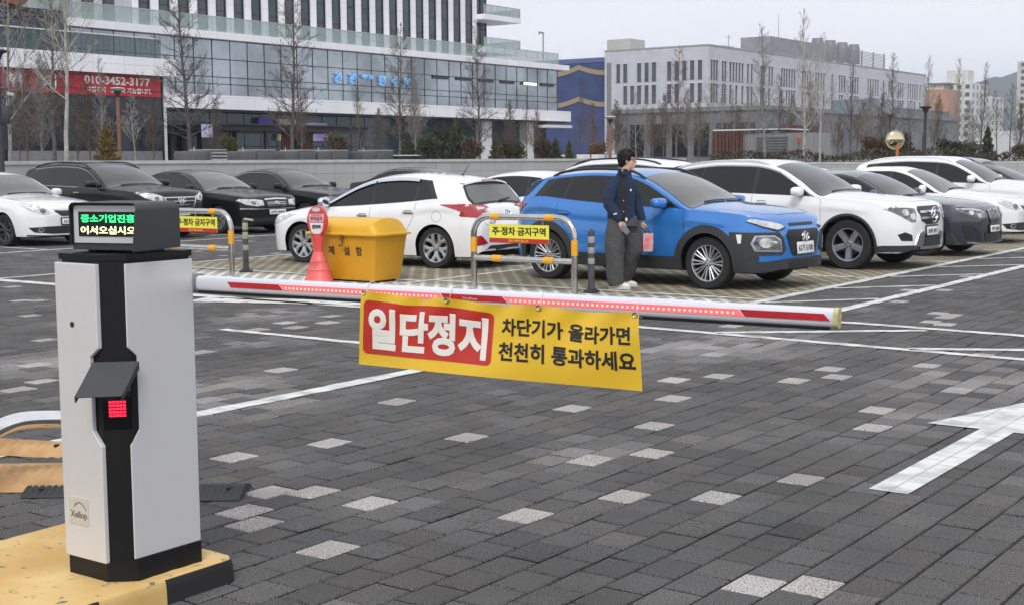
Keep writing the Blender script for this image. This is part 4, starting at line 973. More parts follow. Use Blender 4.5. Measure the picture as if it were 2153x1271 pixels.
# ---- dark grey hatchback
def grey_hatch():
    root = empty('parked_car', label='dark grey hatchback with a twin kidney grille, between two white cars', cat='car', group='cars in the right-hand row')
    c = Car(root, 4.32, .90, 1.434, .82, 2.67,
        [(0, .76), (.04, .82), (.14, .865), (.5, .93), (1.0, .975), (1.32, 1.0), (1.8, 1.24), (2.15, 1.37), (2.5, 1.43), (3.0, 1.43), (3.6, 1.38), (3.95, 1.31), (4.12, 1.08), (4.25, .96), (4.32, .8)],
        [(0, .67), (.12, .78), (.5, .87), (1.3, .92), (2.2, .95), (3.4, .99), (4.0, .99), (4.32, .75)], .60,
        r=.328, tw=.225, rim=.235, sill=.20, crown=[(0, .05), (1.1, .08), (1.5, .11), (2.3, .06), (3.9, .065), (4.32, .06)], paint_m=P_GREY, nose=.60, arch=.05, crease=.014, zn=.22)
    c.wheels('five', 10, ALLOYD)
    h = c.decal('headlight', 'front', [(.40, .655), (.55, .63), (.80, .735), (.845, .80), (.70, .80), (.46, .765), (.37, .72)], LAMPD, .008, .03)
    c.strip('light_rim', 'front', [(.39, .73), (.48, .77), (.70, .80), (.83, .795)], LAMP, .026, .012)
    c.blob('lens', 'front', .53, .69, .038, LAMP, True, h, .014); c.blob('lens', 'front', .67, .735, .038, LAMP, True, h, .014)
    g = c.decal('kidney_grille', 'front', [(.025, .55), (.17, .555), (.235, .68), (.21, .765), (.06, .775), (.025, .74)], MESHG, .016, .04)
    for y in (.07, .11, .15, .19): c.strip('grille_slat', 'front', [(y, .57), (y + .01, .75)], CHR, .010, .022)
    c.strip('grille_surround', 'front', [(.025, .55), (.17, .555), (.235, .68), (.21, .765), (.06, .775), (.025, .74), (.025, .55)], CHR, .018, .02)
    c.decal('lower_intake', 'front', [(-.34, .24), (.34, .24), (.38, .40), (-.38, .40)], MESHG, .010, mir=False)
    c.decal('side_intake', 'front', [(.46, .26), (.74, .30), (.80, .52), (.70, .53), (.60, .36), (.46, .34)], BLK, .010, .03)
    c.strip('splitter', 'front', [(-.72, .245), (-.5, .215), (.5, .215), (.72, .245)], ALLOY, .028, .02, False)
    c.glass_side('window_surround', 1.32, 3.72, .0, -.2, BLK, .003, .006, .03)
    c.glass_side('side_window', 1.42, 2.35); c.glass_side('side_window', 2.42, 3.2, 0, -.08); c.glass_side('quarter_window', 3.24, 3.55, -.08, -.22)
    c.glass_top('windscreen', 1.33, 2.15, .93, .90); c.glass_top('rear_window', 4.0, 4.12, .85, .85, GLASS)
    c.mirrors(1.70, 1.03, size=(.13, .22, .15)); c.handles([(3.1, .86), (2.2, .84)]); c.wipers(1.34)
    gaps(c, [(1.33, .92), (1.25, .6), (1.3, .25)], [(2.38, .95), (2.38, .3)], [(3.25, .98), (3.15, .6)])
    c.strip('bonnet_gap', 'top', [(1.25, .74), (.6, .70), (.3, .58), (.16, .3), (.15, 0)], INK, .006, .002)
    c.plate('front', .455, '39머 2820', .42, .11, backing=True)
    place_car(root, c, (6.92, 22.76), -R(38.5)); return root
# ---- white saloon (two of these stand in the car park)
def white_saloon(label, contact, yaw, plate, group, diamond=True):
    root = empty('parked_car', label=label, cat='car', group=group)
    c = Car(root, 4.62, .905, 1.48, .90, 2.70,
        [(0, .74), (.04, .80), (.15, .86), (.5, .93), (1.0, .99), (1.30, 1.03), (1.75, 1.25), (2.15, 1.41), (2.5, 1.475), (2.95, 1.475), (3.4, 1.40), (3.75, 1.24), (4.05, 1.10), (4.5, 1.05), (4.58, .98), (4.62, .82)],
        [(0, .64), (.12, .76), (.5, .86), (1.3, .94), (2.2, .97), (3.4, 1.01), (4.1, 1.02), (4.62, .78)], .60,
        r=.320, tw=.205, rim=.225, sill=.20, crown=[(0, .05), (1.1, .085), (1.5, .115), (2.3, .06), (3.2, .06), (3.8, .10), (4.1, .05), (4.62, .05)], paint_m=P_WHITE, nose=.60, tail=.74, arch=.045, crease=.010, zn=.22)
    c.wheels('multi', 8, ALLOYD)
    h = c.decal('headlight', 'front', [(.44, .655), (.58, .63), (.76, .70), (.885, .84), (.80, .87), (.62, .83), (.46, .73)], LAMP, .008, .03)
    c.blob('lens', 'front', .575, .71, .05, LAMPD, True, h, .014); c.blob('lens', 'front', .70, .765, .048, CHR, True, h, .014)
    c.decal('grille', 'front', [(-.34, .69), (-.20, .60), (.20, .60), (.34, .69), (.30, .73), (-.30, .73)], BLK, .010, mir=False)
    c.strip('grille_bar', 'front', [(-.36, .735), (-.2, .72), (.2, .72), (.36, .735)], CHR, .025, .014, False)
    if diamond:
        hh, n, d = c.hit('front', 0, .675); q = MB(); F = frame(hh + Vector((.035, 0, 0)), (0, 1, 0), (0, 0, 1))
        q.tube([F @ Vector((.075 * math.cos(2 * PI * k / 20), .055 * math.sin(2 * PI * k / 20), 0)) for k in range(20)], .010, 6, closed=True)
        q.tube([F @ Vector((.04 * math.sin(a * 1.2), .045 * a, 0)) for a in (-1, -.5, 0, .5, 1)], .012, 6); q.build('emblem', CHR, c.root, 40)
    c.decal('lower_intake', 'front', [(-.80, .38), (-.72, .285), (-.40, .25), (.40, .25), (.72, .285), (.80, .38), (.50, .40), (-.50, .40)], BLK, .008, mir=False)
    c.blob('fog_lamp', 'front', .62, .335, .052, CHR, True, None, .014); c.blob('fog_lens', 'front', .62, .335, .038, LAMPD, True, None, .02)
    c.strip('valance', 'front', [(-.85, .225), (-.4, .205), (.4, .205), (.85, .225)], BLK, .03, .006, False)
    c.glass_side('window_surround', 1.32, 3.70, .0, -.12, BLK, .003, .006, .03)
    c.glass_side('side_window', 1.42, 2.42); c.glass_side('side_window', 2.49, 3.30, 0, -.06); c.glass_side('quarter_window', 3.34, 3.60, -.06, -.2)
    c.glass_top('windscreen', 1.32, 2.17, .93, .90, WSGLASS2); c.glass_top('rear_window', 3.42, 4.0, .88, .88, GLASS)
    c.mirrors(1.72, 1.04, size=(.14, .24, .16)); c.handles([(3.2, .88), (2.25, .86)], CHR); c.wipers(1.33)
    gaps(c, [(1.36, .93), (1.28, .6), (1.34, .26)], [(2.45, .97), (2.45, .3)], [(3.36, 1.0), (3.28, .6)])
    c.strip('bonnet_gap', 'top', [(1.2, .74), (.6, .68), (.3, .5), (.15, .25), (.14, 0)], INK, .006, .002)
    c.plate('front', .49, plate, .42, .11, backing=True)
    place_car(root, c, contact, yaw); return root
# ---- large SUVs (white one at right, black one at left)
def large_suv(label, contact, yaw, pm, group, front=True, rail=None, plate=None, axle='front', side=-1):
    root = empty('parked_car', label=label, cat='car', group=group)
    c = Car(root, 4.80, .945, 1.68, .94, 2.79,
        [(0, .93), (.04, 1.0), (.16, 1.06), (.5, 1.10), (1.0, 1.14), (1.30, 1.17), (1.75, 1.41), (2.15, 1.58), (2.55, 1.66), (3.2, 1.68), (3.9, 1.64), (4.35, 1.56), (4.45, 1.42), (4.65, 1.16), (4.74, 1.06), (4.80, .92)],
        [(0, .80), (.12, .93), (.5, 1.03), (1.3, 1.08), (2.2, 1.10), (3.4, 1.13), (4.3, 1.16), (4.8, .88)], .66,
        r=.365, tw=.235, rim=.24, sill=.25, crown=[(0, .05), (1.1, .085), (1.5, .12), (2.3, .07), (4.3, .07), (4.8, .07)], paint_m=pm, nose=.64, arch=.055, flare=.016, crease=.012, zn=.28)
    c.wheels('multi', 6)
    if front:
        h = c.decal('headlight', 'front', [(.46, .84), (.62, .81), (.80, .90), (.90, 1.01), (.82, 1.03), (.60, .98), (.46, .93)], LAMP, .008, .03)
        c.blob('lens', 'front', .60, .885, .042, LAMPD, True, h, .014); c.blob('lens', 'front', .72, .93, .04, CHR, True, h, .014)
        c.decal('grille', 'front', [(-.44, .92), (-.36, .70), (-.26, .66), (.26, .66), (.36, .70), (.44, .92), (.40, .96), (-.40, .96)], MESHG, .010, mir=False)
        for z in (.74, .82, .90): c.strip('grille_bar', 'front', [(-.38 - .05 * (z - .74) / .16, z), (.38 + .05 * (z - .74) / .16, z)], CHR, .020, .018, False)
        c.strip('grille_surround', 'front', [(-.44, .92), (-.36, .70), (-.26, .66), (.26, .66), (.36, .70), (.44, .92)], CHR, .03, .016, False)
        c.emblem_h('front', .84, .095)
        c.decal('lower_intake', 'front', [(-.60, .33), (.60, .33), (.54, .47), (-.54, .47)], BLK, .008, mir=False)
        c.decal('fog_recess', 'front', [(.62, .42), (.84, .46), (.84, .64), (.74, .64)], BLK, .008, .03)
        c.plate('front', .56, plate or '57너 4767', .42, .11, backing=True)
    else:
        c.decal('headlight', 'front', [(.46, .84), (.62, .81), (.80, .90), (.90, 1.01), (.82, 1.03), (.60, .98), (.46, .93)], LAMP, .008, .03)
        c.decal('grille', 'front', [(-.44, .92), (-.36, .70), (.36, .70), (.44, .92), (.40, .96), (-.40, .96)], MESHG, .010, mir=False)
    c.glass_side('window_surround', 1.32, 4.30, .0, -.15, BLK, .003, .006, .04)
    c.glass_side('side_window', 1.44, 2.50); c.glass_side('side_window', 2.57, 3.50, 0, -.04); c.glass_side('quarter_window', 3.55, 4.12, -.04, -.22)
    for sg in (1, -1):
        c.patch('window_chrome', [[Vector((q.x, q.y * sg, q.z + dz)) for dz in (-.011, .011)] for q in [c.sidep(1.40 + 2.65 * i / 24., .035) for i in range(25)]], CHR, .010)
        c.patch('window_chrome', [[Vector((q.x, q.y * sg, q.z + dz)) for dz in (-.011, .011)] for q in [c.sidep(1.46 + 2.6 * i / 24., 1 - .04 / max(.05, c.edge(1.46 + 2.6 * i / 24.)[1] - c.S(1.46 + 2.6 * i / 24.))) for i in range(25)]], CHR, .010)
    c.glass_top('windscreen', 1.32, 2.20, .93, .90); c.glass_top('rear_window', 4.38, 4.6, .86, .86, GLASS)
    c.decal('tail_light', 'rear', [(.5, 1.0), (.86, 1.05), (.88, 1.15), (.6, 1.12)], TAIL, .012)
    c.mirrors(1.72, 1.19, size=(.19, .27, .145)); c.handles([(3.3, 1.02), (2.32, 1.0)], CHR if pm is P_BLACK else None); c.wipers(1.32); c.rails(2.15, 4.15, rail or pm, .05)
    gaps(c, [(1.34, 1.07), (1.28, .7), (1.36, .36)], [(2.53, 1.1), (2.53, .36)], [(3.55, 1.1), (3.46, .85), (3.28, .55)])
    c.strip('bonnet_gap', 'top', [(1.2, .80), (.6, .76), (.3, .62), (.17, .35), (.15, 0)], INK, .006, .002)
    place_car(root, c, contact, yaw, side, axle); return root
# ---- black saloons
def black_saloon(label, contact, yaw, group, plate=None, pm=None, front=True):
    root = empty('parked_car', label=label, cat='car', group=group)
    c = Car(root, 4.88, .93, 1.48, .95, 2.78,
        [(0, .78), (.03, .84), (.12, .885), (.5, .94), (1.0, 1.0), (1.38, 1.04), (1.85, 1.26), (2.25, 1.41), (2.6, 1.475), (3.1, 1.48), (3.6, 1.39), (3.95, 1.22), (4.2, 1.11), (4.75, 1.06), (4.84, .98), (4.88, .8)],
        [(0, .68), (.12, .80), (.5, .88), (1.4, .95), (2.2, .97), (3.4, 1.0), (4.2, 1.02), (4.88, .78)], .60,
        r=.325, tw=.215, rim=.22, sill=.19, crown=[(0, .045), (1.1, .08), (1.6, .11), (2.3, .06), (3.4, .06), (3.9, .10), (4.2, .05), (4.88, .05)], paint_m=pm or P_BLACK, nose=.68, tail=.76, arch=.045, crease=.010, zn=.22)
    c.wheels('five', 7)
    if front:
        h = c.decal('headlight', 'front', [(.40, .655), (.60, .64), (.80, .68), (.895, .77), (.86, .81), (.62, .80), (.40, .775)], LAMP, .008, .03)
        c.blob('lens', 'front', .50, .715, .048, CHR, True, h, .014); c.blob('lens', 'front', .66, .72, .048, LAMPD, True, h, .014)
        c.decal('grille', 'front', [(-.35, .79), (-.31, .64), (-.22, .605), (.22, .605), (.31, .64), (.35, .79)], BLK, .010, mir=False)
        for z in (.645, .685, .725): c.strip('grille_bar', 'front', [(-.30, z), (.30, z)], CHR, .013, .016, False)
        c.strip('grille_top', 'front', [(-.35, .795), (0, .81), (.35, .795)], CHR, .035, .018, False)
        c.emblem_h('front', .71, .065)
        c.strip('bumper_chrome', 'front', [(-.88, .585), (-.5, .575), (.5, .575), (.88, .585)], CHR, .020, .012, False)
        c.decal('lower_intake', 'front', [(-.70, .28), (.70, .28), (.66, .37), (-.66, .37)], INK, .008, mir=False)
        c.plate('front', .50, plate or '69리 8462', .52, .11)
    else:
        c.decal('headlight', 'front', [(.40, .655), (.60, .64), (.80, .68), (.895, .77), (.86, .81), (.62, .80), (.40, .775)], LAMPD, .008, .03)
        c.decal('grille', 'front', [(-.35, .79), (-.31, .64), (.31, .64), (.35, .79)], MESHG, .010, mir=False)
    c.glass_side('window_surround', 1.40, 3.98, .0, -.12, BLK, .003, .006, .03)
    c.glass_side('side_window', 1.50, 2.55); c.glass_side('side_window', 2.61, 3.50, 0, -.08); c.glass_side('quarter_window', 3.54, 3.86, -.08, -.2)
    for sg in (1, -1):
        c.patch('window_chrome', [[Vector((q.x, q.y * sg, q.z + dz)) for dz in (-.010, .010)] for q in [c.sidep(1.56 + 2.25 * i / 24., 1 - .03 / max(.05, c.edge(1.56 + 2.25 * i / 24.)[1] - c.S(1.56 + 2.25 * i / 24.))) for i in range(25)]], CHR, .010)
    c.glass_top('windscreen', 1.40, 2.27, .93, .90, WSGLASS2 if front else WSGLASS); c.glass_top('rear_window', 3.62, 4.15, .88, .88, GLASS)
    c.mirrors(1.80, 1.05, size=(.14, .24, .16)); c.handles([(3.4, .88), (2.4, .86)], CHR); c.wipers(1.41)
    gaps(c, [(1.42, .94), (1.36, .6), (1.4, .26)], [(2.58, .97), (2.58, .3)], [(3.6, 1.0), (3.5, .6)])
    c.strip('bonnet_gap', 'top', [(1.3, .76), (.6, .72), (.2, .6), (.1, .36)], INK, .006, .002)
    place_car(root, c, contact, yaw); return root
# ---- white hatchback seen from behind
def white_hatch(label, contact, yaw, group, full=True, axle='rear', side=1):
    root = empty('parked_car', label=label, cat='car', group=group)
    c = Car(root, 4.30, .89, 1.465, .86, 2.65,
        [(0, .68), (.04, .74), (.15, .80), (.5, .885), (.9, .955), (1.10, .99), (1.55, 1.19), (2.0, 1.36), (2.4, 1.445), (2.8, 1.465), (3.3, 1.435), (3.75, 1.37), (3.86, 1.335), (4.0, 1.16), (4.13, .99), (4.22, .93), (4.30, .74)],
        [(0, .58), (.12, .70), (.5, .81), (1.1, .89), (2.0, .94), (3.0, 1.01), (3.6, 1.06), (4.0, 1.03), (4.3, .70)], .60,
        r=.318, tw=.225, rim=.225, sill=.19, crown=[(0, .05), (.9, .08), (1.3, .11), (2.2, .06), (3.7, .065), (4.0, .10), (4.3, .07)], paint_m=P_WHITE, nose=.58, tail=.84, ct=.4, arch=.045, flare=.018, crease=.016, zn=.20, zt=.28)
    c.wheels('y5', 5, ALLOY, INK)
    c.decal('headlight', 'side', [(.22, .60), (.50, .70), (.72, .80), (.60, .80), (.30, .735), (.16, .66)], LAMP, .008, .04)
    c.decal('headlight', 'front', [(.42, .57), (.60, .55), (.78, .62), (.80, .70), (.62, .70), (.44, .64)], LAMP, .008, .04)
    c.glass_side('window_surround', 1.12, 3.55, .0, -.22, BLK, .003, .006, .028)
    c.glass_side('side_window', 1.24, 2.23, 0, -.03); c.glass_side('side_window', 2.30, 3.08, -.03, -.02); c.glass_side('quarter_window', 3.13, 3.44, -.02, -.22)
    if full:
        for sg in (1, -1):
            for a, b in ((1.30, 2.26), (2.29, 3.10)):
                c.patch('rain_visor', [[Vector((q.x, (q.y + e) * sg, q.z)) for q, e in ((c.sidep(s, 1 - .02 / max(.05, c.edge(s)[1] - c.S(s))), .004), (c.sidep(s, 1 - .07 / max(.09, c.edge(s)[1] - c.S(s))), .022))] for s in [a + (b - a) * i / 20. for i in range(21)]], mat('rain_visor_chrome', (.62, .66, .74), .15, .7, var=.05), .014)
    c.glass_top('windscreen', 1.10, 2.05, .93, .90); rw = c.glass_top('rear_window', 3.90, 4.10, .84, .80, WSGLASS2, .008)
    c.glass_top('rear_window_surround', 3.88, 4.13, .90, .87, BLK, .004)
    if full:
        P = []                                                   # spoiler over the rear window
        for i in range(21):
            v = i / 10. - 1; r_ = []
            for s, dz in ((3.62, .004), (3.80, .016), (3.95, .012), (3.955, -.012), (3.86, -.03)):
                q = c.top(min(s, 3.80), v * .88); q.x = c.X(s) + .06 * v * v; q.z = q.z + dz - .0 * v - (s - 3.80 if s > 3.8 else 0) * .12; r_.append(q)
            P.append(r_)
        MB().grid(P).build('spoiler', P_WHITE, c.root, 40)
        MB().box((c.X(3.945), 0, c.T(3.80) - .012), (.02, .40, .018), bev=.005).build('brake_lamp', TAIL, c.root, 40)
        t = c.decal('tail_light', 'side', [(3.62, .985), (3.95, .99), (4.28, .96), (4.28, .86), (4.12, .84), (3.95, .90)], TAIL, .012, .02)
        t2 = c.decal('tail_light', 'rear', [(.40, .955), (.60, .98), (.88, 1.0), (.88, .80), (.76, .795), (.55, .90)], TAIL, .020, .02)
        c.decal('lamp_inset', 'rear', [(.50, .94), (.68, .955), (.70, .90), (.56, .915)], TAILW, .028, .02, parent=t2)
        c.strip('hatch_gap', 'rear', [(0, .62), (.5, .63), (.66, .70), (.70, .83), (.60, .95)], BLK, .006, .002)
        c.decal('reflector', 'rear', [(.62, .40), (.82, .36), (.84, .50), (.76, .52)], TAIL, .010, .03)
        c.decal('diffuser', 'rear', [(-.72, .26), (.72, .26), (.55, .36), (-.55, .36)], BLK, .010, mir=False)
        c.emblem_h('rear', .83, .085)
        hh, n, d = c.hit('rear', .48, .72); letters('badge', 'i30', CHR, frame(hh + Vector((-.012, 0, 0)), (0, -1, 0), (.1, 0, 1)), c.root, .15, .055, .02, .003)
        MB().tube([c.hit('rear', -.05, 1.03)[0] + Vector((-.03, 0, 0)), c.hit('rear', -.38, 1.07)[0] + Vector((-.03, 0, 0))], [.02, .008], 6).build('rear_wiper', BLK, c.root)
        o = c.top(3.45, 0); MB().tube([o, o + Vector((-.13, 0, .17))], [.007, .004], 6).lathe([(.03, 0), (.025, .014), (0, .02)], 10, c=o).build('aerial', BLK, c.root)
        hh, n, d = c.hit('side', c.X(3.60), .86); q = MB()
        for sg in (1, -1): c.strip('fuel_flap', 'side', [(3.56 + .085 * math.cos(2 * PI * k / 20), .80 + .085 * math.sin(2 * PI * k / 20)) for k in range(21)], mat('gap_grey', (.25, .25, .26)), .005, .002)
        c.plate('rear', .50, '53두 7719', .42, .12)
    c.mirrors(1.42, 1.0, CHR if full else None, size=(.15, .24, .16)); c.handles([(3.02, .86), (2.12, .80)], CHR)
    gaps(c, [(1.20, .88), (1.10, .6), (1.14, .26)], [(2.27, .94), (2.25, .6), (2.30, .28)], [(3.16, 1.0), (3.10, .75), (2.94, .5), (2.90, .34)])
    place_car(root, c, contact, yaw, side, axle); return root

RIGHT_ROW = 'cars in the right-hand row'; MIDDLE_ROW = 'cars parked facing away behind the right-hand row'; LEFT_ROW = 'cars parked along the low stone wall'
blue_suv(); white_premium_suv(); grey_hatch()
white_saloon('white saloon with wide smiling front intake, right of the dark grey hatchback', (8.75, 26.2), YAW_R, '34나 5821', RIGHT_ROW)
large_suv('tall white SUV with a long roof rail, beyond the dark grey hatchback', (10.7, 29.3), YAW_R, P_WHITE, RIGHT_ROW, False)
black_saloon('black saloon cut off by the right edge of the picture, chrome line over its windows', (12.5, 31.8), YAW_R, RIGHT_ROW, front=False)
white_hatch('white five-door hatchback seen from behind, red tail lights, next to the yellow chest', (-1.18, 20.79), PI - R(32), MIDDLE_ROW)
white_hatch('white hatchback mostly hidden, only roof and dark side glass showing left of the blue SUV', (.55, 23.2), PI - R(34), MIDDLE_ROW, False)
large_suv('white SUV with black roof rails, hidden behind the blue SUV and the man', (2.35, 25.9), PI - AXA, P_WHITE, MIDDLE_ROW, False, BLK, axle='rear', side=1)
white_saloon('white saloon of which only the roof shows behind the white star-emblem SUV', (5.2, 31.2), PI - AXA, '11가 2043', MIDDLE_ROW, False)
large_suv('slate blue SUV with a black roof spoiler, far right behind the tall white SUV', (13.6, 41.5), PI - AXA, P_SLATE, MIDDLE_ROW, False, BLK, axle='rear', side=1)
white_saloon('white saloon with round fog lamps, leftmost of the cars along the stone wall', (-10.18, 27.2), YAW_R, '52나 6738', LEFT_ROW, False)
large_suv('big black SUV with chrome window lines and barred grille, behind the ticket machine display', (-8.5, 29.3), YAW_R, P_BLACK, LEFT_ROW, True, None, '57너 4767')
black_saloon('black saloon with chrome barred grille and white plate behind the left hoop barrier', (-6.79, 31.43), YAW_R, LEFT_ROW)
black_saloon('black saloon with dark grille, half hidden behind the white five-door hatchback', (-5.1, 33.55), YAW_R, LEFT_ROW, pm=P_BLACK, front=False)
black_saloon('black car showing only its roof and chrome window line above the white hatchback', (-1.75, 37.6), YAW_R, LEFT_ROW, pm=P_BLACK, front=False)
large_suv('white people carrier with a roof carrier, farthest back above the white SUV roof', (3.6, 47.0), PI - AXA, P_WHITE, MIDDLE_ROW, False, BLK, axle='rear', side=1)
# ------------------------------------------------------------------ street furniture
STEEL = mat('stainless_steel', (.56, .55, .53), .16, 1., var=.12, scale=6)
STEELW = mat('steel_dull', (.45, .44, .42), .3, 1., var=.15, scale=6)
YTAPE = mat('tape_yellow', (.75, .36, .015), .45, var=.06)
def arcpts(c, r, a0, a1, u, v, n=8): return [Vector(c) + Vector(u) * r * math.cos(a0 + (a1 - a0) * i / n) + Vector(v) * r * math.sin(a0 + (a1 - a0) * i / n) for i in range(n + 1)]
def hoop(f0, f1, r, label, h=.93):
    root = empty('hoop_barrier', W2((f0 + f1) / 2, r), -AXA, label, 'barrier', 'steel hoop barriers'); w_ = (f1 - f0) / 2; R_ = .24; t = .040
    P = [Vector((-w_, 0, -.02))] + arcpts((-w_ + R_, 0, h - R_), R_, PI, PI / 2, (1, 0, 0), (0, 0, 1)) + arcpts((w_ - R_, 0, h - R_), R_, PI / 2, 0, (1, 0, 0), (0, 0, 1)) + [Vector((w_, 0, -.02))]
    MB().tube(P, t, 16).build('frame', STEEL, root, 60)
    MB().tube([(-w_, 0, .395), (w_, 0, .395)], .036, 16).build('rail', STEEL, root, 60)
    def tape(p, d, L_): p, d = Vector(p), Vector(d); return MB().tube([p - d * L_ / 2, p + d * L_ / 2], t + .003, 16).build('reflective_tape', YTAPE, root, 60)
    for s in (-1, 1):
        tape((s * w_, 0, .565), (0, 0, 1), .19); tape((s * (w_ - .36), 0, h), (1, 0, 0), .14); tape((s * (w_ - .38), 0, .395), (1, 0, 0), .15)
    return root
SIGNY = mat('sign_yellow', (.78, .72, .06), .5, var=.03); SIGNR = mat('sign_red', (.42, .025, .02), .5, var=.05); OCH = mat('ink_ochre', (.8, .45, .05), .5, var=0)
def hoop_sign(f0, f1, r, label, z0=.60, z1=.835, tilt=0.):
    fc = (f0 + f1) / 2; w_ = f1 - f0; root = empty('no_parking_sign', W2(fc, r - .045, (z0 + z1) / 2), -AXA + tilt, label, 'sign', 'yellow no parking signs on hoop barriers'); h = z1 - z0
    MB().box((0, 0, 0), (w_, .006, h)).build('board', SIGNY, root)
    MB().box((0, -.0045, -h / 2 + .03), (w_, .002, .06)).build('red_band', SIGNR, root)
    F_ = lambda x, z: frame((x, -.0045, z), (1, 0, 0), (0, 0, 1))
    letters('lettering', '주·정차 금지구역', INK, F_(0, .033), root, w_ * .90, h * .46, .028, .001)
    F3 = frame((0, -.0065, -h / 2 + .03), (1, 0, 0), (0, 0, 1)); letters('lettering', '협조 부탁드립니다.', OCH, F3, root, w_ * .34, .035, .02, .0006)
    for x in (-.4 * w_, 0, .4 * w_):
        q = MB()
        for k in range(3):
            c = Vector((x, 0, h / 2 + .012 + k * .024)); q.tube([c + Vector((.007 * math.cos(a) * (k % 2), .007 * math.cos(a) * (1 - k % 2), .015 * math.sin(a))) for a in [2 * PI * i / 8 for i in range(8)]], .0025, 5, closed=True)
        q.build('chain', STEELW, root, 60)
hoop(-10.68, -9.12, 14.02, 'steel hoop barrier with hanging yellow sign, in front of the blue SUV')
hoop(-16.40, -14.81, 13.62, 'steel hoop barrier partly behind the ticket machine, at the left')
hoop_sign(-10.39, -9.47, 14.02, 'yellow no parking sign hanging on the hoop in front of the blue SUV')
hoop_sign(-15.95, -15.06, 13.62, 'yellow no parking sign half hidden behind the ticket machine display', .62, .85, .03)
# flexible marker posts
REFL = mat('reflective_grey', (.30, .31, .31), .35, var=.1); REFLY = mat('reflective_straw', (.34, .35, .24), .4, var=.1); POSTM = mat('post_rubber', (.055, .058, .06), .6, var=.2, scale=8)
def bollard(f, r, h, label, bands, bm_, broken=False):
    root = empty('marker_post', W2(f, r), 0, label, 'bollard', 'flexible marker posts')
    MB().lathe([(.105, 0), (.105, .02), (.085, .035), (.06, .05)], 20).build('base', BLK, root, 40)
    MB().lathe([(.052, .03), (.043, .10), (.040, h - .06), (.042, h - .05), (.042, h - .012), (.030, h), (0, h)], 18).lathe([(.012, h), (.012, h + .015), (0, h + .02)], 8).build('post', POSTM, root, 40)
    for a, b in bands: MB().lathe([(.0415, a), (.0428, a + .004), (.0428, b - .004), (.0415, b)], 18).build('reflective_band', bm_, root, 40)
    if broken: MB().box((.06, -.02, h - .01), (.14, .06, .03), Matrix.Rotation(.15, 3, 'Y'), bev=.008).build('torn_cap', REFLY, root, 40)
bollard(-9.02, 14.25, .775, 'dark marker post with pale grey bands, between the hoop barrier and the man', ((.62, .70), (.49, .565), (.36, .43)), REFL)
bollard(-15.13, 14.2, .80, 'dark marker post with straw coloured bands and a torn cap, behind the ticket machine', ((.64, .74), (.50, .60), (.33, .41)), REFLY, True)
# yellow snow-tool chest
root = empty('storage_chest', W2(-12.72, 14.05), -AXA, 'big yellow plastic chest with a domed lid and black lettering', 'chest'); YEL = mat('chest_yellow', (.62, .30, .010), .42, var=.07, scale=2.5, bump=.08, bscale=120); YEL2 = mat('lid_yellow', (.70, .39, .02), .38, var=.06, scale=2.5, bump=.06, bscale=120)
def loftbox(rows, m, name, parent, sm=40, cap=True):
    q = MB(); n = 0; R_ = []
    for (w_, d_, z, cr) in rows:
        ring = []
        for sx, sy, a0 in ((1, 1, 0), (-1, 1, PI / 2), (-1, -1, PI), (1, -1, 1.5 * PI)):
            for k in range(4):
                a = a0 + PI / 2 * k / 3; ring.append(Vector((sx * (w_ / 2 - cr) + cr * math.cos(a), sy * (d_ / 2 - cr) + cr * math.sin(a), z)))
        R_.append(ring)
    n = 16; vs = [p for r in R_ for p in r]; fs = [(i * n + j, i * n + (j + 1) % n, (i + 1) * n + (j + 1) % n, (i + 1) * n + j) for i in range(len(R_) - 1) for j in range(n)]
    if cap: fs += [tuple(range(n))[::-1], tuple((len(R_) - 1) * n + j for j in range(n))]
    return q.add(vs, fs).build(name, m, parent, sm)
bw, bd = 1.22, .70
body = loftbox([(bw * .86, bd * .80, .03, .03), (bw * .87, bd * .82, .05, .03), (bw * .985, bd * .985, .60, .04), (bw, bd, .64, .04)], YEL, 'body', root)
loftbox([(bw + .05, bd + .05, .64, .05), (bw + .09, bd + .09, .645, .05), (bw + .09, bd + .09, .668, .05), (bw + .03, bd + .03, .68, .04)], YEL2, 'rim', root)
q = MB(); P = []
for i in range(21):
    t = i / 20.; x = -bw / 2 + bw * t; e = min(t, 1 - t) * bw; ht = .20 * min(1, (e / .05)) ** .5 if e < .05 else .20; row = []
    ht = max(.004, ht)
    for j in range(17):
        a = PI * j / 16; row.append(Vector((x, -math.cos(a) * (bd + .01) / 2 * (.9 + .1 * min(1, e / .1)), .676 + ht * math.sin(a) ** .75)))
    P.append(row)
q.grid(P).build('lid', YEL2, root, 50)
for x in (-.36, .36): MB().box((x, .0, .02), (.2, .5, .05), bev=.01).build('foot', BLK, root)
for x, tx in ((-.30, '제'), (.08, '설'), (.38, '함')): letters('lettering', tx, INK, frame((x * .75 + .02, -bd / 2 * .93 - .004, .43), (1, 0, 0), (0, -.11, 1)), root, .11, .125, .02, .001)
q = MB().box((.03, -bd / 2 - .035, .60), (.05, .03, .11), bev=.008); q.tube([(.03, -bd / 2 - .05, .57), (.05, -bd / 2 - .06, .52), (.01, -bd / 2 - .055, .50)], .012, 6); q.build('latch', mat('rusty_metal', (.22, .12, .05), .5, .5, var=.3, scale=30), root, 40)
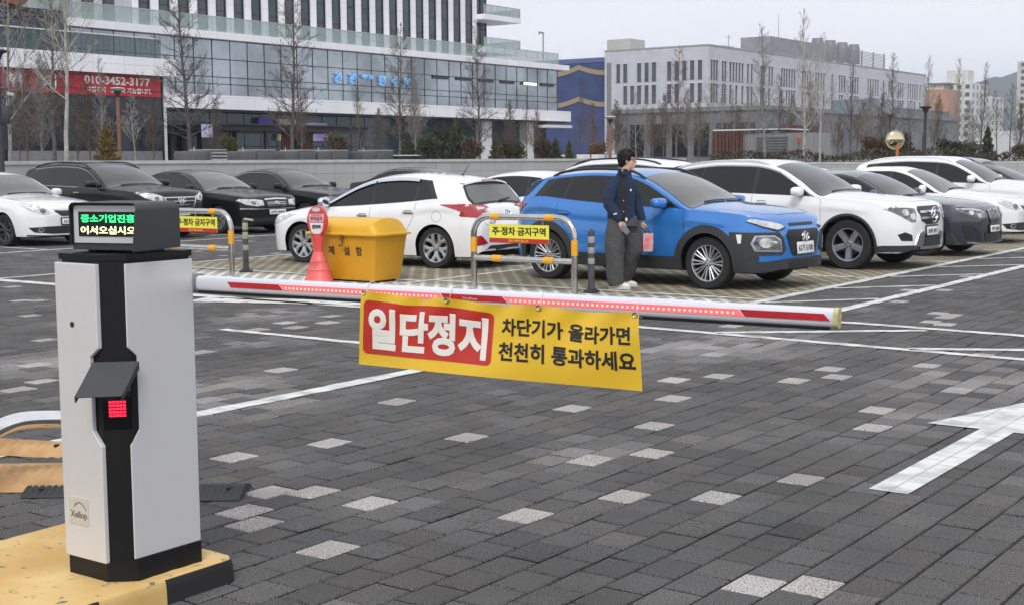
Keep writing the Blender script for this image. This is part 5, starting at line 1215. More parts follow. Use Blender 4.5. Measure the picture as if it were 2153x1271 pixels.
# red plastic standing sign
root = empty('standing_sign', W2(-12.98, 13.52), -AXA + R(10), 'red plastic standing no parking sign in front of the yellow chest', 'sign'); PR_ = mat('sign_plastic_red', (.62, .055, .05), .4, var=.08, scale=5); PRF = mat('sign_plastic_faded', (.68, .12, .11), .45, var=.08, scale=5)
q = MB(); rows = []
for z, rx, ry in ((.0, .21, .17), (.02, .215, .175), (.05, .20, .16), (.16, .158, .13), (.17, .165, .135), (.18, .155, .126), (.28, .12, .10), (.29, .126, .104), (.30, .115, .095), (.38, .085, .072), (.42, .075, .06)):
    rows.append([Vector((rx * math.cos(2 * PI * k / 24), ry * math.sin(2 * PI * k / 24), z)) for k in range(25)])
q.grid(rows); q.build('base', PRF, root, 40)
rows = []
for z, rx, ry in ((.40, .078, .06), (.44, .07, .05), (.48, .075, .05), (.52, .07, .045), (.60, .085, .04), (.64, .10, .035)): rows.append([Vector((rx * math.cos(2 * PI * k / 24), ry * math.sin(2 * PI * k / 24), z)) for k in range(25)])
MB().grid(rows).build('neck', PR_, root, 40)
out = []
for k in range(40):
    a = -PI / 2 + 2 * PI * k / 40; x, z = .155 * math.cos(a), .83 + .215 * math.sin(a)
    if z < .83: x *= .62 + .38 * ((z - .615) / .215) ** .5 if z > .615 else .62
    out.append((x, z))
hole = [(.07 * math.cos(2 * PI * k / 20), .985 + .030 * math.sin(2 * PI * k / 20) + .01) for k in range(20)]
Mx = Matrix(((1, 0, 0), (0, 0, -1), (0, 1, 0)))
hd = MB().prism(out, -.03, .03, Mx).build('head', PR_, root, 30)
MB().prism(hole, .0301, .034, Mx).build('handle_hole', mat('hole_shade', (.55, .50, .50), .6), hd)
lab = lambda pts, m_, y: MB().prism(pts, y, y + .003, Mx).build('label_plate', m_, hd)
WPL = mat('label_white', (.70, .66, .66), .5, var=.04); PINK = mat('label_pink', (.66, .42, .44), .5)
lab([(-.115, .83), (.115, .83), (.125, .935), (-.125, .935)], PINK, .0301); lab([(-.085, .70), (-.05, .665), (.05, .665), (.085, .70), (.112, .815), (-.112, .815)], WPL, .0301)
letters('lettering', '주차금지', mat('ink_maroon', (.30, .02, .06), .5, var=0), frame((0, -.0345, .872), (1, 0, 0), (0, 0, 1)), hd, .19, .06, .03, .001)
letters('lettering', '지정차량외', mat('ink_maroon', (.30, .02, .06)), frame((0, -.0345, .918), (1, 0, 0), (0, 0, 1)), hd, .15, .018, .01, .0005)
letters('lettering', '견인지역', INK, frame((0, -.0345, .76), (1, 0, 0), (0, 0, 1)), hd, .14, .055, .05, .001)
# convex road mirror
p = Vector((10.76, 38, 0)); root = empty('road_mirror', p, -AXA, 'round convex road mirror with golden reflection on an orange post', 'mirror')
MB().tube([(0, 0, 0), (0, 0, 2.15)], .04, 10).build('post', mat('post_orange', (.50, .14, .05), .5), root, 50)
tr = Matrix.Rotation(PI / 2 + .05, 3, 'X') ; tr = Matrix.Rotation(R(-38), 3, 'Z').inverted() @ tr
rows = [(.245 * math.sin(a), .07 * math.cos(a) - .10) for a in [PI / 2 * i / 8 for i in range(8, -1, -1)]]
MB().lathe(rows, 32, c=(0, -.10, 2.14), M=tr).build('mirror_dish', mat('painted_gold_reflection', (.78, .66, .42), .04, 1., var=.06), root, 60)  # golden reflection is put into the dish metal's base colour
MB().tube([tr @ Vector((.25 * math.cos(2 * PI * k / 32), .25 * math.sin(2 * PI * k / 32), -.10)) + Vector((0, -.10, 2.14)) for k in range(32)], .022, 6, closed=True).build('mirror_rim', mat('rim_grey', (.35, .34, .30), .5), root, 60)
# ---- lamp posts
BROWN = mat('post_brown', (.23, .105, .07), .7, var=.2, scale=8); NAVY = mat('post_navy', (.03, .034, .042), .5, var=.1); LPALE = mat('lamp_pale', (.42, .42, .40), .5)
def lamp(X, Y, zt, m_, label, boxes=False, z0=1.5, rad=.26, r_=.07):
    root = empty('street_lamp', (X, Y, z0), 0, label, 'lamp post', 'lamp posts of the plaza'); h = zt - z0
    MB().lathe([(r_ * 1.25, -.05), (r_, .1), (r_ * .95, h - .35)], 12).build('pole', m_, root, 40)
    MB().lathe([(.05, h - .36), (.06, h - .30), (.13, h - .16), (.15, h - .10)], 14).build('lamp_cup', NAVY, root, 40)
    MB().lathe([(.13, h - .12), (rad * .9, h - .07), (rad, h - .03), (rad * .9, h), (0, h + .03)], 20).build('lamp_shade', NAVY if boxes or m_ is NAVY else LPALE, root, 40)
    if boxes:
        for s in (-1, 1): MB().box((s * .16, 0, 2.93 - z0), (.20, .17, .48), bev=.02).build('speaker_box', NAVY, root, 30)
        MB().tube([(-.05, -.1, 3.62 - z0), (.28, -.12, 3.60 - z0)], .035, 8).build('camera_arm', NAVY, root, 40); MB().box((.36, -.12, 3.46 - z0), (.18, .09, .08), Matrix.Rotation(.25, 3, 'Y'), bev=.015).build('camera', LPALE, root, 40)
lamp(-13.45, 36, 4.62, NAVY, 'dark lamp post with two speaker boxes at the left edge', True, 0)
lamp(-14.35, 50, 4.38, BROWN, 'brown lamp post in front of the red banner'); lamp(4.36, 60, 3.55, BROWN, 'brown lamp post in front of the edge of the pale stone office')
lamp(18.2, 60, 3.9, NAVY, 'tall dark lamp post on the right, next to the mirror', z0=0); lamp(22.2, 80, 4.2, NAVY, 'small dark lamp post farther back, left of the road mirror')
# ---- grey plant housings on the plaza, pale-topped
HG = mat('housing_grey', (.085, .09, .095), .5, var=.08); HT = mat('housing_top', (.42, .43, .44), .4)
def housing(r0, r1, label, louv=False, z1=2.06):
    B = Bld('vent_housing', -35.6, (r0 + r1) / 2, 1.5, label, 'housing', 'grey vent housings on the plaza'); rm = r0 + (r1 - r0) * .46
    q = MB(); q.box(B.pt(-35.6, (r0 + rm) / 2, (1.5 + z1 - .03) / 2), (1.0, rm - r0 - .03, z1 - .03 - 1.5), bev=.05); q.build('body', HG, B.root, 40)
    q = MB(); q.box(B.pt(-35.6, (r1 + rm) / 2, (1.5 + z1) / 2), (1.05, r1 - rm, z1 - 1.5), bev=.05); q.build('cover', HG, B.root, 40)
    B.part('cover_top', HT, -36.1, -35.08, rm + .02, r1 - .02, z1, z1 + .03)
    q = MB()
    if louv:
        for k in range(4): B.box(-35.1, -35.03, rm + .1, r1 - .05, 1.62 + k * .11, 1.66 + k * .11, q)
    else: B.box(-35.1, -35.03, rm + .2, r1 - .2, 1.60, 1.66, q)
    q.build('slot', INK if not louv else HT, B.root)
    B.q.tube([B.pt(-35.6, rm - .2, z1 - .05), B.pt(-35.6, rm - .2, z1 + .12)], .02, 5); B.out('lift_eye', HT)
for a, b, t, lv in ((30.7, 32.2, 'louvred grey vent housing, leftmost on the plaza edge behind the black cars', True), (32.85, 34.5, 'grey vent housing with pale top, second from the left on the plaza edge', False), (34.95, 36.55, 'grey vent housing with pale top, below the pergola middle', False), (36.65, 38.3, 'grey vent housing with pale top, below the right end of the pergola', False), (39.1, 40.9, 'grey vent housing with pale top, rightmost beside the tall dark tree', False)): housing(a, b, t, lv)
B = Bld('hatch_cover', -35.6, 42.1, 1.5, 'low grey hatch with an open white lid right of the vent housings', 'hatch'); B.part('body', HG, -36, -35.2, 41.3, 42.9, 1.5, 1.83); B.part('lid', WHITEM, -36.1, -35.0, 41.2, 42.8, 1.86, 1.90)
for k, r in enumerate((52.5, 54.6, 55.9, 57.0, 58.3)):
    B = Bld('planter_box', -35, r, 1.5, 'small white planter box on the plaza edge behind the white hatchback', 'planter', 'white planter boxes'); B.part('box', WHITEM, -35.2, -34.8, r - .28, r + .28, 1.5, 1.92); B.part('soil', INK, -35.15, -34.85, r - .24, r + .24, 1.92, 1.94)
# ---- pergola
B = Bld('pergola', -60, 57, 1.5, 'dark flat-roofed pergola with brown slatted screens in front of the glass block', 'pergola')
SLAT = mat('slat_brown', (.10, .035, .022), .7, var=.25, scale=4)
q = MB(); B.box(-63, -56.6, 51.2, 63.6, 3.42, 3.72, q); B.box(-63.3, -56.3, 50.9, 63.9, 3.72, 3.80, q); q.build('roof', DKMET, B.root)
for r in (51.4, 55.2, 58.0, 63.3): B.part('post', DKMET, -57, -56.8, r - .1, r + .1, 1.5, 3.42); B.part('post', DKMET, -62.6, -62.4, r - .1, r + .1, 1.5, 3.42)
for r0, r1 in ((51.7, 52.7), (56.6, 57.6), (58.2, 59.2)):
    q = MB()
    for k in range(6): B.box(-57.1, -57.0, r0 + k * .17, r0 + k * .17 + .10, 1.5, 3.4, q)
    q.build('slat_screen', SLAT, B.root)
B = Bld('back_screen', -63.5, 57, 1.5, 'dark back screen standing behind the pergola', 'screen'); B.part('panel', DGLASS, -63.6, -63.4, 51.2, 58.6, 1.5, 3.4)
for nm, r0, r1, z0, z1, m_, lb in (('shop_sign', 83.9, 86.0, 3.5, 5.35, mat('poster_cream', (.50, .46, .27), .5, col2=(.32, .26, .12), scale=2.2), 'cream poster sign on the glass behind the pergola'), ('shop_sign', 86.1, 90.0, 3.5, 5.1, mat('poster_purple', (.42, .40, .62), .5, col2=(.24, .18, .46), scale=.9), 'pale purple poster sign on the glass behind the pergola'), ('shop_sign', 81.6, 83.2, 4.5, 5.45, mat('poster_violet', (.07, .035, .30), .5), 'small dark violet sign left of the cream poster')):
    B = Bld(nm, -84.9, (r0 + r1) / 2, z0, lb, 'sign'); B.part('board', m_, -85.2, -84.9, r0, r1, z0, z1)
# plant hut with louvres and timber gate
B = Bld('plant_hut', -31, 65, 1.5, 'low grey metal plant hut with louvred side among the bare trees', 'hut')
HM = brickmat('hut_metal', (.27, .27, .28), (.30, .30, .31), (.15, .15, .16), .55, 5, .015)
B.part('wall', HM, -31.4, -27.6, 64.2, 66.6, 1.5, 2.95)
q = MB()
for k in range(9): B.box(-30.6, -28.9, 64.1, 64.2, 1.6 + k * .14, 1.67 + k * .14, q)
q.build('louvre', GRAYM, B.root); B.part('roof_edge', WHITEM, -33.0, -28.9, 64.0, 66.8, 3.12, 3.18)
q = MB()
for k in range(9): B.box(-33.0 + k * .2, -32.88 + k * .2, 63.9, 64.0, 1.5, 3.1, q)
q.build('slat_gate', SLAT, B.root)
B = Bld('beacon', -28.2, 64.0, 1.5, 'orange warning beacon on a thin post by the grey plant hut', 'beacon'); B.q.tube([B.pt(-28.2, 64, 1.5), B.pt(-28.2, 64, 2.5)], .03, 6); B.out('post', GRAYM)
B.q.lathe([(.08, 0), (.08, .2), (.06, .26), (0, .27)], 10, c=B.pt(-28.2, 64, 2.5)); B.out('lamp', mat('beacon_orange', (.55, .10, .03), .3), None, 40)
# orange awning on the roof terrace
B = Bld('terrace_awning', -63, 41, 7.33, 'orange awning over dark timber beams on the roof terrace, top left corner', 'awning')
q = MB(); rows = []
for i in range(9):
    t = i / 8.; rows.append([B.pt(-65 + 5 * t, 37, 11.2 + .1 * math.sin(5 * t)), B.pt(-65 + 5 * t, 41.0, 10.5 + .15 * math.sin(5 * t)), B.pt(-65 + 5 * t, 43.4 - 1.2 * t, 9.75 + .2 * math.sin(7 * t))])
q.grid(rows).build('canvas', mat('canvas_orange', (.55, .16, .08), .7, var=.15), B.root, 60)
q = MB()
for f in (-64.5, -62.5, -60.6): q.tube([B.pt(f, 38, 7.33), B.pt(f, 38, 11.0)], .08, 6); q.tube([B.pt(f, 42, 7.33), B.pt(f, 42, 10.1)], .08, 6); q.tube([B.pt(f, 37, 10.6), B.pt(f, 44.0, 9.0)], .09, 6)
for r in (38.5, 40, 41.5, 43): q.tube([B.pt(-65, r, 10.5 - (r - 37) * .2), B.pt(-60, r, 10.3 - (r - 37) * .2)], .06, 5)
q.build('beam', mat('timber_dark', (.05, .025, .018), .8), B.root)
# notice board by the wing
B = Bld('notice_board', -52, 46.5, 1.5, 'small notice board with white poster by the corner of the glass wing', 'sign'); B.part('poster', mat('poster_white', (.6, .6, .66), .5, col2=(.25, .25, .5), scale=4), -52.05, -52, 46.1, 46.8, 2.9, 3.55); B.part('post', NAVY, -52.1, -52.06, 46.8, 46.9, 1.5, 3.7)

# ------------------------------------------------------------------ barrier gate in the foreground
# traffic island with painted kerb
q = MB(); ring = []
cr = .06; f0, f1, r1 = -4.92, -3.925, 3.61
ring = [(f0, .8), (f1, .8)] + [(f1 - cr + cr * math.cos(a), r1 - cr + cr * math.sin(a)) for a in [PI / 2 * k / 6 for k in range(7)]] + [(f0 + cr + cr * math.cos(a), r1 - cr + cr * math.sin(a)) for a in [PI / 2 + PI / 2 * k / 6 for k in range(7)]]
rr = random.Random(2); dens = []
for i in range(len(ring)):
    a, b = Vector(ring[i]), Vector(ring[(i + 1) % len(ring)]); k = max(1, int((b - a).length / .05))
    for j in range(k): dens.append(a + (b - a) * j / k)
c0 = Vector((-4.41, 2.4)); rows = []
for z, ins in ((-.01, 0), (.06, .003), (.088, .008), (.098, .02), (.102, .05)):
    rw = []
    for p in dens:
        d = (c0 - p).normalized(); e = ins + rr.uniform(-.003, .003); rw.append(W2(*(p + d * e), z + (rr.uniform(-.002, .002) if z > .05 else 0)))
    rows.append(rw + [rw[0]])
rows.append([W2(*(p + (c0 - p) * .5), .104) for p in dens] + [W2(*(dens[0] + (c0 - dens[0]) * .5), .104)]); rows.append([W2(*c0, .104)] * (len(dens) + 1))
q.grid(rows)
m = mat('kerb_paint', (.6, .4, .1), .75, var=0); n, l, b = nodes_of(m)
t = n.new('ShaderNodeTexCoord'); mp = n.new('ShaderNodeMapping'); mp.inputs['Rotation'].default_value = (0, 0, AXA); l.new(t.outputs['Object'], mp.inputs[0])
s_ = n.new('ShaderNodeSeparateXYZ'); l.new(mp.outputs[0], s_.inputs[0]); gz = n.new('ShaderNodeSeparateXYZ'); l.new(t.outputs['Object'], gz.inputs[0])
nz = n.new('ShaderNodeTexNoise'); nz.inputs['Scale'].default_value = 19; nz.inputs['Detail'].default_value = 8; nz.inputs['Roughness'].default_value = .6; l.new(t.outputs['Object'], nz.inputs['Vector'])
nb = n.new('ShaderNodeTexNoise'); nb.inputs['Scale'].default_value = 2.5; nb.inputs['Detail'].default_value = 6; l.new(t.outputs['Object'], nb.inputs['Vector'])
yr = n.new('ShaderNodeValToRGB'); yr.color_ramp.elements[0].position = .35; yr.color_ramp.elements[0].color = (.56, .35, .11, 1); yr.color_ramp.elements[1].position = .65; yr.color_ramp.elements[1].color = (.70, .50, .22, 1); l.new(nb.outputs['Fac'], yr.inputs[0])
ch = n.new('ShaderNodeValToRGB'); ch.color_ramp.elements[0].position = .595; ch.color_ramp.elements[0].color = (0, 0, 0, 1); ch.color_ramp.elements[1].position = .66; ch.color_ramp.elements[1].color = (1, 1, 1, 1); l.new(nz.outputs['Fac'], ch.inputs[0])
m1 = n.new('ShaderNodeMix'); m1.data_type = 'RGBA'; l.new(ch.outputs[0], m1.inputs[0]); l.new(yr.outputs[0], m1.inputs[6]); m1.inputs[7].default_value = (.16, .15, .12, 1)
pp = n.new('ShaderNodeMath'); pp.operation = 'PINGPONG'; a_ = n.new('ShaderNodeMath'); a_.operation = 'MULTIPLY_ADD'; l.new(nb.outputs['Fac'], a_.inputs[0]); a_.inputs[1].default_value = .08; l.new(s_.outputs['Y'], a_.inputs[2])
ad = n.new('ShaderNodeMath'); ad.operation = 'ADD'; l.new(a_.outputs[0], ad.inputs[0]); ad.inputs[1].default_value = -3.26; l.new(ad.outputs[0], pp.inputs[0]); pp.inputs[1].default_value = .34
lt = n.new('ShaderNodeMath'); lt.operation = 'GREATER_THAN'; l.new(ad.outputs[0], lt.inputs[0]); lt.inputs[1].default_value = .02
l2 = n.new('ShaderNodeMath'); l2.operation = 'LESS_THAN'; l.new(ad.outputs[0], l2.inputs[0]); l2.inputs[1].default_value = -.28
l3 = n.new('ShaderNodeMath'); l3.operation = 'MAXIMUM'; l.new(lt.outputs[0], l3.inputs[0]); l.new(l2.outputs[0], l3.inputs[1])
lz = n.new('ShaderNodeMath'); lz.operation = 'LESS_THAN'; l.new(gz.outputs['Z'], lz.inputs[0]); lz.inputs[1].default_value = .094
l4 = n.new('ShaderNodeMath'); l4.operation = 'MULTIPLY'; l.new(l3.outputs[0], l4.inputs[0]); l.new(lz.outputs[0], l4.inputs[1])
m2 = n.new('ShaderNodeMix'); m2.data_type = 'RGBA'; l.new(l4.outputs[0], m2.inputs[0]); l.new(m1.outputs[2], m2.inputs[6]); m2.inputs[7].default_value = (.014, .014, .016, 1); l.new(m2.outputs[2], b.inputs['Base Color'])
bp = n.new('ShaderNodeBump'); bp.inputs['Strength'].default_value = .5; bp.inputs['Distance'].default_value = .006; l.new(nz.outputs['Fac'], bp.inputs['Height']); l.new(bp.outputs[0], b.inputs['Normal'])
tag(q.build('traffic_island', m, None, 50), kind='structure')
# cabinet
CF0, CF1, CR0, CR1, ZB = -4.29, -3.985, 3.085, 3.47, .100
gate = empty('barrier_gate', W2((CF0 + CF1) / 2, (CR0 + CR1) / 2, ZB), -AXA, 'grey and black ticket machine with lit display and long red and white boom', 'barrier gate')
GP = Vector(((CF0 + CF1) / 2, (CR0 + CR1) / 2, ZB))
def L_(f, r, z): return Vector((f, r, z)) - GP
SIL = mat('panel_silver', (.65, .65, .655), .42, .25, var=.03, scale=260, detail=1); BLKM = mat('cabinet_black', (.008, .008, .009), .45, var=.15, scale=90, spec=.3); DGM = mat('housing_charcoal', (.032, .034, .037), .5, var=.12, scale=200)
CH = .080                                                        # chamfer of the front corner
plan = lambda e: [(CF0 - e, CR0 - e), (CF1 - CH - e * .4, CR0 - e), (CF1 + e, CR0 + CH + e * .4), (CF1 + e, CR1 + e), (CF0 - e, CR1 + e)]
q = MB(); q.prism([(p[0] - GP.x, p[1] - GP.y) for p in plan(-.001)], 0, .085); q.build('plinth', BLKM, gate)
q = MB(); q.prism([(p[0] - GP.x, p[1] - GP.y) for p in plan(-.012)], .083, 1.19); q.build('core', BLKM, gate)
q = MB(); q.prism([(p[0] - GP.x, p[1] - GP.y) for p in plan(-.004)], 1.19, 1.212); q.build('top_plate', BLKM, gate)
zn = [.175 - ZB, .615 - ZB, .668 - ZB, .94 - ZB, .975 - ZB, 1.279 - ZB]    # panel heights: bottom, notch in four steps, top
def panel(name, O, ax, w_, notch, flip):
    """front panel with a stepped notch along one vertical edge, 16 mm thick"""
    a, b_ = w_, w_ - notch
    prof = [(0, zn[0]), (a, zn[0]), (a, zn[1]), (b_, zn[2]), (b_, zn[3]), (a, zn[4]), (a, zn[5]), (0, zn[5])]
    ax = Vector(ax); nrm = Vector((ax.y, -ax.x, 0)) * (1 if not flip else -1)
    Mm = Matrix((ax, UP, nrm)).transposed(); q = MB(); q.prism(prof, 0, .020, Mm, O)
    o = q.build(name, SIL, gate); bm = bmesh.new(); bm.from_mesh(o.data); bmesh.ops.bevel(bm, geom=bm.edges[:], offset=.0035, segments=2, affect='EDGES', profile=.5); bm.to_mesh(o.data); bm.free(); return o
pl_ = panel('front_panel', L_(CF0 - .005, CR0 - .002 + .012, ZB), (1, 0, 0), CF1 - CH - CF0 + .012, .048, False)
pr_ = panel('side_panel', L_(CF1 + .002 - .012, CR1 + .005, ZB), (0, -1, 0), CR1 - CR0 - CH + .012, .040, False)
pr_.data.update()
yf = CR0 - .012
MB().lathe([(.010, 0), (.010, .004), (.007, .005), (0, .003)], 16, c=L_(-4.20, yf + .003, 1.055), M=Matrix.Rotation(PI / 2, 3, 'X')).build('lock', INK, gate, 40)
lp = MB().box(L_(-4.205, yf + .0008, .355), (.115, .003, .105), bev=.001).build('logo_plate', mat('plate_ivory', (.52, .50, .43), .5, var=.06, scale=40), gate)
letters('lettering', 'Xellop', mat('ink_grey', (.16, .155, .14), .5, var=0), frame(L_(-4.203, yf - .0012, .338), (1, 0, 0), (0, 0, 1)), lp, .096, .034, .018, .0004)
q = MB(); q.tube([L_(-4.232 + .072 * t, yf - .0014, .362 + .026 * math.sin(PI * min(1, t * 1.0)) ** .7 * (1 if t < .6 else 1)) for t in [i / 14 for i in range(1, 15)]], .0022, 5); q.build('emblem', mat('ink_grey', (.16, .155, .14)), lp)
# scanner bay on the chamfered corner
cn = Vector((1, -1, 0)).normalized(); ct = Vector((1, 1, 0)).normalized(); cc = L_(CF1 - CH / 2, CR0 + CH / 2, ZB)
Mc = Matrix((ct, UP, cn)).transposed()
def cbox(name, x, z, d, w_, h, t, m_, bev=0., parent=None, Rm=None): return MB().box(cc + ct * x + UP * (z) + cn * d, (w_, h, t), Mc @ Rm if Rm else Mc, bev=bev).build(name, m_, parent or gate, 30)
hexp = [(-.050, zn[1] + .01), (-.056, zn[2]), (-.056, zn[3]), (-.05, zn[4] - .01), (.05, zn[4] - .01), (.056, zn[3]), (.056, zn[2]), (.05, zn[1] + .01)]
q = MB(); q.prism(hexp, -.05, -.006, Mc, cc); bay_o = q.build('scanner_bay', BLKM, gate)
cbox('scanner_glass', 0, (zn[2] + zn[3]) / 2 - .03, -.004, .10, .20, .006, mat('scanner_glass', (.008, .008, .009), .06, var=0), .001, bay_o)
RL = mat('scan_led', (.6, .01, .05), .4, emit=(1, .02, .06), estr=1.3)
q = MB()
for i in range(5):
    for j in range(5): q.box(cc + ct * (-.024 + .0125 * i) + UP * (zn[2] + .058 + j * .0125) + cn * .0005, (.0105, .0085, .003), Mc)
q.build('scan_light', RL, bay_o)
# visor: a folded sheet leaning out over the scanner
vm_ = [( -.078, zn[3] - .015, .004), (.078, zn[3] - .015, .004), (.030, zn[3] - .125, .105), (-.134, zn[3] - .125, .105)]
P = [cc + ct * a + UP * b2 + cn * d for a, b2, d in vm_]; q = MB(); th = (P[1] - P[0]).cross(P[2] - P[1]).normalized() * .004
q.add(P + [p + th for p in P], [(0, 1, 2, 3), (7, 6, 5, 4), (0, 4, 5, 1), (1, 5, 6, 2), (2, 6, 7, 3), (3, 7, 4, 0)])
for a in (-.08, .08):
    s_ = [cc + ct * (a + a2) + UP * z + cn * d for a2, z, d in ((0, zn[3] - .015, .004), (-.052, zn[3] - .125, .105), (-.052, zn[3] - .145, .100), (0, zn[3] - .045, .004))]; q.add(s_ + [p + ct * .004 for p in s_], [(0, 1, 2, 3), (7, 6, 5, 4), (0, 4, 5, 1), (1, 5, 6, 2), (2, 6, 7, 3), (3, 7, 4, 0)])
q.build('visor', DGM, bay_o)
for x in (.048,): MB().lathe([(.005, 0), (.006, .004), (0, .005)], 10, c=cc + ct * x + UP * (zn[3] - .025) + cn * .004, M=Mc).build('screw', STEELW, bay_o)
# text display on top: a charcoal case with a curved hood, turned towards the lane
DC = Vector((0, 0, 0)); dz0 = 1.323 - ZB; rot = Matrix.Rotation(R(17), 3, 'Z')
def D(x, y, z): return L_(-4.125, 3.235, ZB) + rot @ Vector((x, y, 0)) + UP * (dz0 + z)
w2, dd, hh = .158, .30, .175
sec = [(-w2, 0), (w2, 0), (w2, hh - .03)] + [(w2 - .03 + .03 * math.cos(a), hh - .03 + .03 * math.sin(a)) for a in [PI / 2 * k / 5 for k in range(1, 6)]] + [(-w2 + .03 - .03 * math.sin(a), hh - .03 + .03 * math.cos(a)) for a in [PI / 2 * k / 5 for k in range(0, 6)]]
Md = rot @ Matrix(((1, 0, 0), (0, 0, -1), (0, 1, 0)))
q = MB(); q.prism(sec, -.17, .055, Md, D(0, 0, 0)); case = q.build('display_case', DGM, gate, 30)
# hood: a shell that runs forward over the face, deeper at the top and right
outer = [p for p in sec[2:]]; outer = [(w2, .0)] + outer + [(-w2, .02)]
rows = []
for i, (x, z) in enumerate(outer):
    t = i / (len(outer) - 1.); dp = .085 - .068 * t ** .45
    rows.append([D(x, -.055, z), D(x, -.055 - dp, z), D(x * .985, -.055 - dp, z * .985 if z > .1 else z), D(x * .985, -.055, z * .985 if z > .1 else z)])
MB().grid(rows).build('hood', DGM, case, 40)
fr = [(-w2 + .012, .026), (w2 - .010, .026), (w2 - .010, hh - .012), (-w2 + .012, hh - .012)]
Md2 = Md
MB().prism(fr, .0555, .061, Md2, D(0, 0, 0)).build('bezel', mat('bezel_silver', (.56, .57, .57), .35, .3, var=.03), case)
MB().prism([(-w2 + .034, .050), (w2 - .026, .050), (w2 - .026, hh - .034), (-w2 + .034, hh - .034)], .0612, .064, Md2, D(0, 0, 0)).build('screen', mat('screen_black', (.006, .006, .007), .2, var=.4, scale=60), case)
LG = mat('led_green', (.02, .5, .15), .5, emit=(.04, 1, .28), estr=1.1); LY = mat('led_yellow', (.6, .6, .3), .5, emit=(1, 1, .50), estr=1.15)
FF = lambda x, z: frame(D(x, -.0655, z), rot @ Vector((1, 0, 0)), (0, 0, 1))
letters('lettering', '중소기업진흥', LG, FF(.004, .116), case, .232, .030, .022, .0005); letters('lettering', '어서오십시오', LY, FF(.004, .073), case, .236, .030, .022, .0005)
for x in (-.11, .11): MB().box(D(x, .05, -.012), (.03, .12, .024), rot).build('foot', BLKM, case)
# boom
A_, B_ = L_(-4.0, 3.5, 1.183), L_(-1.56, 3.83, 1.169); bd_ = (B_ - A_).normalized(); bn_ = Vector((bd_.y, -bd_.x, 0)).normalized(); bu = bn_.cross(bd_)
if bu.z < 0: bu = -bu
BL_ = (B_ - A_).length; Mb = Matrix((bn_, bu, bd_)).transposed()
def ov(hx, hz, n=20, p=3.0): return [(hx * math.copysign(abs(math.cos(a)) ** (2 / p), math.cos(a)), hz * math.copysign(abs(math.sin(a)) ** (2 / p), math.sin(a))) for a in [2 * PI * k / n for k in range(n)]]
WAL = mat('boom_white', (.66, .67, .72), .35, .15, var=.03)
q = MB(); q.prism(ov(.022, .0295), -.10, BL_, Mb, A_); boom = q.build('boom', WAL, gate, 50)
MB().prism([(-.018, -.036), (.018, -.036), (.018, -.027), (-.018, -.027)], .02, BL_ - .02, Mb, A_).build('rubber_edge', BLKM, boom)
MB().prism(ov(.0235, .031), BL_ - .004, BL_ + .010, Mb, A_).build('end_cap', mat('cap_straw', (.50, .46, .20), .5, var=.15, scale=60), boom, 50)
SR = mat('tape_red', (.46, .012, .02), .3, var=.12, scale=40, coat=.5); SL = mat('led_strip', (.62, .12, .13), .4, emit=(1, .13, .16), estr=.5); DOT = mat('led_dot', (.9, .4, .3), .4, emit=(1, .48, .34), estr=.75)
def bandpoly(t0, t1, sl0, sl1, m_, nm, z0=-.008, z1=.013):
    P = [A_ + bd_ * (t0 + sl0) + bn_ * .0225 + bu * z1, A_ + bd_ * (t1 + sl1) + bn_ * .0225 + bu * z1, A_ + bd_ * t1 + bn_ * .0225 + bu * z0, A_ + bd_ * t0 + bn_ * .0225 + bu * z0]
    P = [A_ + bd_ * t0 + bn_ * .0225 + bu * z1, A_ + bd_ * t1 + bn_ * .0225 + bu * z1, A_ + bd_ * (t1 + sl1) + bn_ * .0225 + bu * z0, A_ + bd_ * (t0 + sl0) + bn_ * .0225 + bu * z0]
    q = MB(); q.add(P + [p + bn_ * .0012 for p in P], [(3, 2, 1, 0), (4, 5, 6, 7), (0, 1, 5, 4), (1, 2, 6, 5), (2, 3, 7, 6), (3, 0, 4, 7)]); return q.build(nm, m_, boom)
bandpoly(.165, .405, .018, .02, SR, 'red_tape'); bandpoly(1.10, 1.34, .018, .02, SR, 'red_tape'); bandpoly(2.17, 2.43, .018, .02, SR, 'red_tape')
for a, b2 in ((.410, 1.095), (1.345, 2.165)):
    s = bandpoly(a, b2, .02, .018, SL, 'light_strip'); k = int((b2 - a) / .0175); q = MB()
    for i in range(1, k): q.box(A_ + bd_ * (a + .012 + (b2 - a - .01) * i / k) + bn_ * .0245 + bu * .001, (.003, .0075, .0075), Mb, bev=.002)
    q.build('light_dot', DOT, s)
letters('lettering', 'Xellop', mat('ink_pale', (.6, .4, .4), .5, var=0), frame(A_ + bd_ * 1.215 + bn_ * .0242 + bu * -.001, bd_, bu), boom, .06, .011, .01, .0003)
MB().prism(ov(.030, .036), -.14, .012, Mb, A_).build('boom_clamp', GRAYM, gate, 50)
